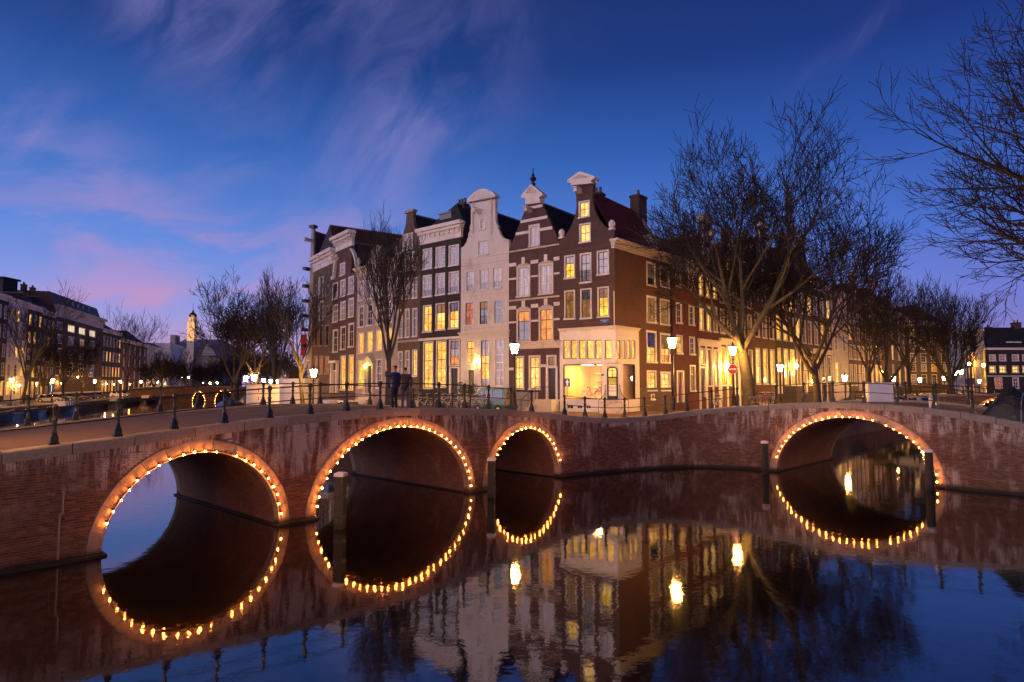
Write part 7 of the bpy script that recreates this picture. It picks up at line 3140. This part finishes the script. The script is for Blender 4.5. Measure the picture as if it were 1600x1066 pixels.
def bike_proto(frame_mat, tyre='rubber', thick=1.0):
    root = empty('bicycle', (0, 0, 0))
    m_ = MB()
    bb, seat, head, hd2, rear, front = (.0, 0, .30), (-.17, 0, .78), (.42, 0, .80), (.46, 0, .66), (-.46, 0, .34), (.60, 0, .34)
    for a, b, r in ((bb, seat, .017), (seat, head, .015), (bb, hd2, .018), (bb, rear, .011), (seat, rear, .011), (hd2, head, .018)):
        m_.tube([a, b], r * thick, 5)
    m_.tube([hd2, (.53, 0, .45), front], .013, 5)
    m_.tube([seat, (-.20, 0, .88)], .013, 5)
    m_.build('frame', M[frame_mat], root, local=True)
    for c in (rear, front):
        w_ = MB()
        w_.tube(circle(c, .335, 18), .019, 5, cap=False)
        wh = w_.build('wheel', M[tyre], root, local=True)
        s_ = MB()
        for k in range(8):
            a = PI * k / 8
            s_.tube([(c[0] - .32 * math.cos(a), c[1], c[2] - .32 * math.sin(a)), (c[0] + .32 * math.cos(a), c[1], c[2] + .32 * math.sin(a))], .0035, 3, cap=False)
        s_.build('spokes', M['chrome'], wh, local=True)
        g = MB()
        g.tube([(c[0] + .375 * math.cos(a), c[1], c[2] + .375 * math.sin(a)) for a in [PI * (.05 + .75 * k / 8) for k in range(9)]], .016, 4)
        g.build('mudguard', M['chrome'], root, local=True)
    h = MB()
    h.tube([head, (.40, 0, .98)], .012, 5)
    h.tube([(.24, -.28, .98), (.36, -.24, 1.0), (.40, 0, .99), (.36, .24, 1.0), (.24, .28, .98)], .012, 5)
    h.build('handlebar', M['chrome'], root, local=True)
    s_ = MB()
    s_.hexa([(-.36, -.09, .88), (-.05, -.03, .89), (-.05, .03, .89), (-.36, .09, .88), (-.34, -.10, .95), (-.05, -.025, .93), (-.05, .025, .93), (-.34, .10, .95)])
    s_.build('saddle', M['rubber'], root, local=True)
    r_ = MB()
    r_.box(-.72, -.30, -.06, .06, .69, .71)
    r_.build('carrier', M['chrome'], root, local=True)
    return root


bikes = [bike_proto('chrome'), bike_proto('car_red'), bike_proto('black'), bike_proto('car_red', 'clay', 2.2)]
b_used = set()


def bike(i, x, y, z, rz, label, group='bicycles parked behind the bridge railing'):
    o = bikes[i]
    if i in b_used:
        o = copy_tree(o, (x, y, z), rz)
    b_used.add(i)
    o.location = (x, y, z)
    o.rotation_euler = (.06, 0, rz)
    o['label'] = label
    o['category'] = 'bicycle'
    if group:
        o['group'] = group


nq = math.atan2(.66, -.75)
bl = ['bicycle just right of the two standing people', 'bicycle with dark frame second right of the two people', 'bicycle under the first lit window of the dark house', 'bicycle under the second lit window of the dark house', 'bicycle left of the evergreen shrub', 'bicycle directly below the evergreen shrub', 'bicycle right of the evergreen shrub', 'bicycle at the nose of the green van']
for k, lab in enumerate(bl):
    px_ = 664 + k * 12.5
    p = at_y(px_, 600, 41.4 - .15 * k)
    bike([0, 2, 1, 0, 2, 0, 0, 1][k], p.x, p.y, zg(p.x, p.y) + .06, nq + 1.1 + .15 * math.sin(k * 2.1), lab)
for k, (px_, Y_, lab) in enumerate(((1183, 44.6, 'bicycle leaning right of the mottled plane tree trunk'), (1192, 44.2, 'bicycle second right of the mottled plane tree trunk'), (1203, 44.5, 'bicycle left of the lamp of the tarred house'), (1118, 43.5, 'bicycle with crate left of the no-entry sign'))):
    p = at_y(px_, 600, Y_)
    bike(k % 3, p.x, p.y, zg(p.x, p.y) + .02, .3 + k * .5, lab, 'bicycles parked by the plane tree')
for k, px_ in enumerate((3, 9, 15, 22, 28, 35, 43)):
    p = left_pt(px_, -.4)
    bike([2, 0, 2][k % 3], p.x, p.y, LZ, .4 + k * .35, ['bicycle on the far bank at the very edge of the view', 'bicycle on the far bank, second from the edge', 'bicycle on the far bank below the first lamp', 'bicycle on the far bank right of the first lamp', 'bicycle on the far bank left of the leaning stem', 'bicycle on the far bank under the leaning stem', 'bicycle on the far bank right of the leaning stem'][k], 'bicycles parked on the far bank')
# the red one and a pale one in the shop window
p = F0.P(F0.uv(917, 600)[0], 0, -.75)
bike(3, p.x, p.y, shop_floor + .02, F0.ang + .15, 'red bicycle displayed in the lit corner shop window', None)
p = F0.P(F0.uv(930, 600)[0], 0, -1.15)
bike(3, p.x, p.y, shop_floor + .02, F0.ang - .1, 'second red bicycle standing behind the first in the corner shop window', None)
# pale steel cycle racks on the quay
for k in range(4):
    px_ = 702 + 15 * k
    p = at_y(px_, 600, 41.2)
    z = zg(p.x, p.y)
    mb = MB()
    dx, dy = .55, -.40
    mb.tube([(p.x - dx, p.y - dy, z), (p.x - dx, p.y - dy, z + 1.0), (p.x + dx, p.y + dy, z + 1.0), (p.x + dx, p.y + dy, z)], .03, 6)
    mb.tube([(p.x - dx, p.y - dy, z + .5), (p.x + dx, p.y + dy, z + .5)], .022, 6)
    tag(mb.build('cycle_rack', M['steel'], empty('cycle_rack', (p.x, p.y, z), ['pale steel cycle rack left of the evergreen shrub', 'pale steel cycle rack below the evergreen shrub', 'pale steel cycle rack right of the evergreen shrub', 'pale steel cycle rack at the front of the green van'][k], 'cycle rack', 'pale steel cycle racks')))
for o in list(bpy.data.objects):
    if o.type == 'MESH' and o.name.startswith('cycle_rack'):
        o.name = 'hoop'

# ================================================================ signs


def disc(mb, F, u, z, r, w0, w1, n=20):
    mb.prism(F, [(u + r * math.cos(2 * PI * k / n), z + r * math.sin(2 * PI * k / n)) for k in range(n)], w0, w1)


# no-entry sign, on a bracket of the lamp post
p = at_y(1145, 577, 45.2)
F = Facade((p.x - .5, p.y + .12), (p.x + .5, p.y - .12))
s_ = empty('road_sign', p, 'round red no-entry sign with a white bar', 'road sign')
mb = MB()
mb.tube([F.P(.5, zg(p.x, p.y), -.08), F.P(.5, p.z + .4, -.08)], .035, 6)
mb.build('pole', M['lamp_iron'], s_)
mb = MB()
disc(mb, F, .5, p.z, .345, 0, -.02)
mb.build('plate', M['sign_white'], s_)
mb = MB()
disc(mb, F, .5, p.z, .325, .006, -.01)
mb.build('red_disc', M['sign_red'], s_)
mb = MB()
mb.fbox(F, .5 - .24, .5 + .24, p.z - .055, p.z + .055, .012, 0)
mb.build('white_bar', M['sign_white'], s_)
# blue one-way sign
p = at_y(887, 598, 40.5)
F = Facade((p.x - .5, p.y + .15), (p.x + .5, p.y - .15))
s_ = empty('road_sign', p, 'square blue one-way sign with a white arrow before the shop window', 'road sign')
mb = MB()
mb.tube([F.P(.5, zg(p.x, p.y) - .1, -.06), F.P(.5, p.z + .35, -.06)], .03, 6)
mb.build('pole', M['steel'], s_)
mb = MB()
mb.fbox(F, .5 - .17, .5 + .17, p.z - .26, p.z + .26, 0, -.02)
mb.build('plate', M['sign_blue'], s_)
mb = MB()
mb.fbox(F, .5 - .045, .5 + .045, p.z - .2, p.z + .02, .006, -.005)
mb.prism(F, ccw([(.5 - .12, p.z), (.5 + .12, p.z), (.5, p.z + .21)]), .008, -.005)
mb.build('arrow', M['sign_white'], s_)

# ================================================================ boxes, bollard, cabins, covered heap
t_, _z = F2.uv(1378, 600, -4.2)
zd = top2(t_) - .06
h = empty('white_box', PB2.P(t_, zd, -4.2), 'white slatted box standing on the crown of the short bridge', 'box')
w_ = .60
F = Facade(tuple(PB2.P(t_, 0, -4.0) - Vector((w_, -.12, 0)))[:2], tuple(PB2.P(t_, 0, -4.0) + Vector((w_, -.12, 0)))[:2])
mb = MB()
mb.fbox(F, 0, F.W, zd - .05, zd + 1.02, -.02, -.7)
mb.build('body', M['cabin'], h)
for k in range(7):
    mb = MB()
    mb.hexa([F.P(.02, zd + .06 + .135 * k, 0), F.P(F.W - .02, zd + .06 + .135 * k, 0), F.P(F.W - .02, zd + .06 + .135 * k, -.03), F.P(.02, zd + .06 + .135 * k, -.03),
             F.P(.02, zd + .18 + .135 * k, -.012), F.P(F.W - .02, zd + .18 + .135 * k, -.012), F.P(F.W - .02, zd + .18 + .135 * k, -.03), F.P(.02, zd + .18 + .135 * k, -.03)])
    mb.build('slat', M['cabin'], h)
mb = MB()
mb.fbox(F, -.04, F.W + .04, zd + 1.02, zd + 1.07, .03, -.74)
mb.build('lid', M['white'], h)
t_, _z = F2.uv(1455, 630, -1.6)
p = PB2.P(t_, top2(t_) - .08, -1.6)
bo = empty('bollard', p, 'short white bollard at the right end of the short bridge', 'bollard')
mb = MB()
mb.lathe([(.11, 0), (.10, .05), (.095, .48), (.11, .50), (.11, .58), (.04, .63)], 10)
mb.build('post', M['cabin'], bo, local=True)
mb = MB()
mb.lathe([(.104, .36), (.104, .42)], 10)
mb.build('reflector_band', M['black'], bo, local=True)

for k, (x0, x1, yt, Y0, lab) in enumerate(((388, 437, 602.5, 50, 'nearer white site cabin with a red and white marker pole at its face'), (434, 476, 593.5, 56, 'second taller white site cabin, its right half behind the near railing'))):
    A_, B_ = at_y(x0, 600, Y0), at_y(x1, 600, Y0 + (1.0 if k == 0 else -.5))
    F = Facade((A_.x, A_.y), (B_.x, B_.y))
    zt = zpx(yt, Y0)
    zb_ = 1.8
    r_ = empty('site_cabin', (A_.x, A_.y, zb_), lab, 'site cabin', 'white site cabins on the quay')
    mb = MB()
    mb.fbox(F, 0, F.W, zb_, zt, 0, -2.4)
    mb.build('body', M['cabin'], r_)
    n = 3 if k == 0 else 4
    for i in range(n):
        mb = MB()
        mb.fbox(F, F.W * i / n + .03, F.W * (i + 1) / n - .03, zb_ + .15, zt - .12, .03, -.02)
        mb.build('panel', M['cabin'], r_)
    mb = MB()
    mb.fbox(F, -.06, F.W + .06, zt, zt + .1, .08, -2.5)
    mb.build('roof_edge', M['white'], r_)
    if k == 0:
        q = F.P(F.uv(404, 600)[0], 0, .3)
        mp_ = empty('marker_pole', (q.x, q.y, zb_), 'thin red and white striped marker pole before the nearer cabin', 'marker pole')
        for i in range(8):
            mb = MB()
            mb.tube([(q.x, q.y, zb_ + .32 * i), (q.x, q.y, zb_ + .32 * (i + 1))], .035, 6)
            mb.build('stripe', M['sign_red' if i % 2 else 'sign_white'], mp_)

# tarpaulin covered heap behind the right-hand railing
t0_, _z = F2.uv(1536, 640, -1.5)
zt_ = top2(t0_) - .2
root = empty('covered_heap', PB2.P(t0_ + 1, zt_, -1.6), 'black tarpaulin-covered heap behind the railing at the right edge', 'covered heap')
rnd = random.Random(9)
mb = MB()
NU, NV = 22, 12
g = []
for i in range(NU + 1):
    row = []
    for j in range(NV + 1):
        f, q = i / NU, j / NV
        tt = t0_ + 3.6 * f
        ww_ = -.55 - 2.0 * q
        prof = (min(1, f / .16) ** .6) * (min(1, (1 - f) / .08) ** .5)
        hh = (.75 + .75 * math.exp(-((f - .30) / .16) ** 2) - .1 * f) * prof * (math.sin(PI * min(1, max(0, q))) ** .45 if 0 < q < 1 else 0)
        hh += (.05 * math.sin(13 * f + 6 * q) + .04 * math.sin(23 * q - 9 * f) + rnd.uniform(-.015, .015)) * prof * (0 < q < 1)
        row.append(tuple(PB2.P(tt, interp([(0, top2(tt) - .1), (1, top2(tt) - .1)], 0) - .02 + max(0, hh), ww_)))
    g.append(row)
for i in range(NU):
    for j in range(NV):
        mb.face([g[i][j], g[i][j + 1], g[i + 1][j + 1], g[i + 1][j]])
mb.build('tarpaulin', M['tarp'], root, smooth=False)
mb = MB()
for f in (.42, .7):
    i = int(f * NU)
    mb.tube([Vector(p) + Vector((0, 0, .02)) for p in g[i]], .018, 5)
mb.build('rope', M['chrome'], root)

# ================================================================ boats at the far bank


def boat(px_, L, label, cabin):
    p = left_pt(px_, -4.6)
    root = empty('moored_boat', (p.x, p.y, 0), label, 'boat', 'boats moored at the far bank')
    d, n_ = LD, LN
    mb = MB()
    sec = []
    for f in (0, .12, .35, .65, .88, 1):
        w_ = 1.5 * math.sin(PI * (.12 + .80 * f)) ** .6
        zt = .75 + .35 * (2 * f - 1) ** 2
        c = p + d * (L * (f - .5))
        sec.append([c - n_ * w_ + Vector((0, 0, zt)), c - n_ * w_ * .75 + Vector((0, 0, -.2)), c + n_ * w_ * .75 + Vector((0, 0, -.2)), c + n_ * w_ + Vector((0, 0, zt))])
    for a, b in zip(sec, sec[1:]):
        for k in range(3):
            mb.face([a[k], b[k], b[k + 1], a[k + 1]])
        mb.face([a[3] - Vector((0, 0, .12)), b[3] - Vector((0, 0, .12)), b[0] - Vector((0, 0, .12)), a[0] - Vector((0, 0, .12))])
    mb.face(sec[0])
    mb.face(list(reversed(sec[-1])))
    mb.build('hull', M['car_dark'], root)
    mb = MB()
    for k in (0, 3):
        mb.tube([s[k] + Vector((0, 0, .02)) for s in sec], .06, 5)
    mb.build('gunwale', M['cabin'], root)
    if cabin:
        mb = MB()
        c = p - d * L * .12
        F = Facade((c.x - d.x * 2, c.y - d.y * 2), (c.x + d.x * 2, c.y + d.y * 2))
        mb.fbox(F, 0, 4, .6, 1.7, .8, -.8)
        mb.fbox(F, -.1, 4.1, 1.7, 1.78, .9, -.9)
        cb = mb.build('cabin', M['cabin'], root)
        for k in range(3):
            band(cb, F, 'cabin_window', .4 + 1.2 * k, 1.2 + 1.2 * k, 1.05, 1.5, .83, .78, 'car_glass')


boat(12, 9, 'open boat moored at the far bank at the left edge', False)
boat(52, 8, 'white edged open boat below the nearest silver car', False)
boat(105, 10, 'dark low boat moored before the wide block', True)
boat(185, 9, 'small boat moored before the house with slim lit windows', True)
boat(232, 10, 'boat moored before the pale house near the distant bridge', True)

# ================================================================ evergreen shrub in a tub
p = at_y(729, 600, 51.2)
z = zg(p.x, p.y)
sh = empty('shrub', (p.x, p.y, z), 'bushy evergreen shrub in a tub before the white house door', 'shrub')
mb = MB()
mb.lathe([(.34, 0), (.42, .5), (.45, .5), (.45, .58)], 10)
mb.build('tub', M['pot'], sh, local=True)
mb = MB()
rnd = random.Random(4)
for k in range(900):
    a, e_ = rnd.random() * 6.28, rnd.uniform(-.6, 1.4)
    r_ = rnd.random() ** .4 * (.95 + .25 * math.sin(3 * a))
    c = Vector((r_ * math.cos(a) * math.cos(e_ * .8), r_ * math.sin(a) * math.cos(e_ * .8), 1.25 + 1.0 * r_ * math.sin(e_)))
    d = Vector((rnd.gauss(0, 1), rnd.gauss(0, 1), rnd.gauss(.5, 1))).normalized() * rnd.uniform(.09, .2)
    s_ = d.cross(Vector((rnd.gauss(0, 1), rnd.gauss(0, 1), rnd.gauss(0, 1)))).normalized() * .03
    mb.face([c - d - s_ * .3, c - s_, c + d, c + s_])
o = mb.build('foliage', M['leaf'], sh, local=True)
o['kind'] = 'stuff'
mb = MB()
for k in range(6):
    a = k * 1.05
    mb.tube([(0, 0, .5), (.3 * math.cos(a), .3 * math.sin(a), 1.1), (.6 * math.cos(a), .6 * math.sin(a), 1.7)], [.04, .025, .012], 5)
mb.build('stem', M['bark'], sh, local=True)

# ================================================================ the two people on the bridge


def skin_obj(name, verts, edges, rads, mat, parent, sub=2):
    me = bpy.data.meshes.new(name)
    me.from_pydata(verts, edges, [])
    me.materials.append(mat)
    o = link(name, me, parent)
    md = o.modifiers.new('skin', 'SKIN')
    md.use_smooth_shade = True
    sv = me.skin_vertices[0].data
    for i, r in enumerate(rads):
        sv[i].radius = r if isinstance(r, tuple) else (r, r)
    sv[0].use_root = True
    sb = o.modifiers.new('sub', 'SUBSURF')
    sb.levels = sub
    sb.render_levels = sub
    return o


def person(loc, rz, label, jacket, trousers, shoes, raise_arm, scale=1.0, head_turn=0.0):
    root = empty('person', loc, label, 'person', 'people standing on the bridge', rz)
    root.scale = (scale,) * 3
    # x right, y forward, z up
    V, E, Rr = [], [], []

    def add(p, r, par=None):
        V.append(p)
        Rr.append(r)
        if par is not None:
            E.append((par, len(V) - 1))
        return len(V) - 1
    elb = {-1: (-.27, -.03, 1.16), 1: (.27, -.03, 1.16)}
    wri = {-1: (-.25, .10, .93), 1: (.25, .10, .93)}
    if raise_arm:
        elb[-1] = (-.34, .16, 1.33)
        wri[-1] = (-.14, .30, 1.56)
    pel = add((0, 0, .95), (.085, .07))
    sp_ = add((0, -.01, 1.15), (.115, .085), pel)
    ch_ = add((0, -.02, 1.36), (.13, .095), sp_)
    nk_ = add((0, -.005, 1.50), .055, ch_)
    h1_ = add((0, .02, 1.59), (.072, .085), nk_)
    h2_ = add((0, .015, 1.685), (.078, .098), h1_)
    h3_ = add((0, .005, 1.755), (.055, .07), h2_)
    add((.02 * head_turn, .115, 1.635), .016, h1_)
    for s_ in (-1, 1):
        add((s_ * .085, .0, 1.645), (.014, .022), h2_)
        sh_ = add((s_ * .165, -.02, 1.42), .062, ch_)
        e_ = add(elb[s_], .043, sh_)
        w_ = add(wri[s_], .028, e_)
        dv = (Vector(wri[s_]) - Vector(elb[s_])).normalized()
        pm = Vector(wri[s_]) + dv * .075
        pa_ = add(tuple(pm), (.034, .018), w_)
        side = dv.cross(Vector((1, 0, 0)) if abs(dv.x) < .8 else Vector((0, 1, 0))).normalized()
        cu = dv.cross(side).normalized() * (.02 * s_)
        for q in range(4):
            b0 = pm + dv * .03 + side * (.024 - .016 * q)
            L_ = (.036, .044, .040, .030)[q]
            f1 = add(tuple(b0 + dv * L_ * .9), .009, pa_)
            add(tuple(b0 + dv * L_ * 1.7 + cu), .008, f1)
        t1 = add(tuple(Vector(wri[s_]) + dv * .035 + side * .045), .011, w_)
        add(tuple(Vector(wri[s_]) + dv * .075 + side * .062 + cu), .009, t1)
        hp = add((s_ * .095, 0, .88), .06, pel)
        kn = add((s_ * .105, .03, .50), .058, hp)
        an = add((s_ * .11, -.02, .09), .038, kn)
        add((s_ * .125, .13, .04), (.034, .025), an)
    skin_obj('body', V, E, Rr, M['skin'], root)
    # jacket
    V, E, Rr = [], [], []
    pel = add((0, -.005, .80), (.18, .145))
    a_ = add((0, -.01, 1.05), (.165, .125), pel)
    b_ = add((0, -.02, 1.22), (.175, .13), a_)
    c_ = add((0, -.02, 1.38), (.165, .115), b_)
    add((0, -.01, 1.485), (.085, .08), c_)
    for s_ in (-1, 1):
        sh_ = add((s_ * .185, -.02, 1.415), .082, c_)
        m1 = add(tuple(Vector((s_ * .185, -.02, 1.415)).lerp(Vector(elb[s_]), .5)), .068, sh_)
        e_ = add(elb[s_], .06, m1)
        add(tuple(Vector(elb[s_]).lerp(Vector(wri[s_]), .92)), .045, e_)
    skin_obj('jacket', V, E, Rr, M[jacket], root)
    # trousers
    V, E, Rr = [], [], []
    pel = add((0, 0, .96), (.14, .11))
    for s_ in (-1, 1):
        hp = add((s_ * .095, 0, .84), (.098, .102), pel)
        k1 = add((s_ * .10, .015, .66), .082, hp)
        kn = add((s_ * .105, .03, .48), .066, k1)
        sh_ = add((s_ * .11, .0, .25), .060, kn)
        add((s_ * .11, -.015, .07), .056, sh_)
    skin_obj('trousers', V, E, Rr, M[trousers], root)
    for s_ in (-1, 1):
        V, E, Rr = [], [], []
        a_ = add((s_ * .11, -.06, .05), .045)
        b_ = add((s_ * .118, .06, .045), (.046, .040), a_)
        add((s_ * .13, .17, .035), (.040, .026), b_)
        skin_obj('shoe', V, E, Rr, M[shoes], root)
    V, E, Rr = [], [], []
    a_ = add((0, -.045, 1.62), (.076, .06))
    b_ = add((0, -.02, 1.70), (.088, .10), a_)
    add((0, .0, 1.765), (.064, .085), b_)
    skin_obj('hair', V, E, Rr, M['hair'], root)
    return root


for px_, py_, w_, sc_, args in ((616, 636.5, -1.15, 1.03, dict(rz=1.0, label='person in a navy jacket with one arm raised to the face', jacket='jacket_blue', trousers='trousers_dark', shoes='shoe', raise_arm=True)),
                                (633, 636, -1.0, .99, dict(rz=.25, label='person in a dark grey jacket and faded jeans, hands down', jacket='jacket_grey', trousers='trousers_blue', shoes='rubber', raise_arm=False))):
    t_ = F1.uv(px_, py_, w_)[0]
    p = PB1.P(t_, top1(t_) - .10 + .01, w_)
    person(p, scale=sc_, **args)
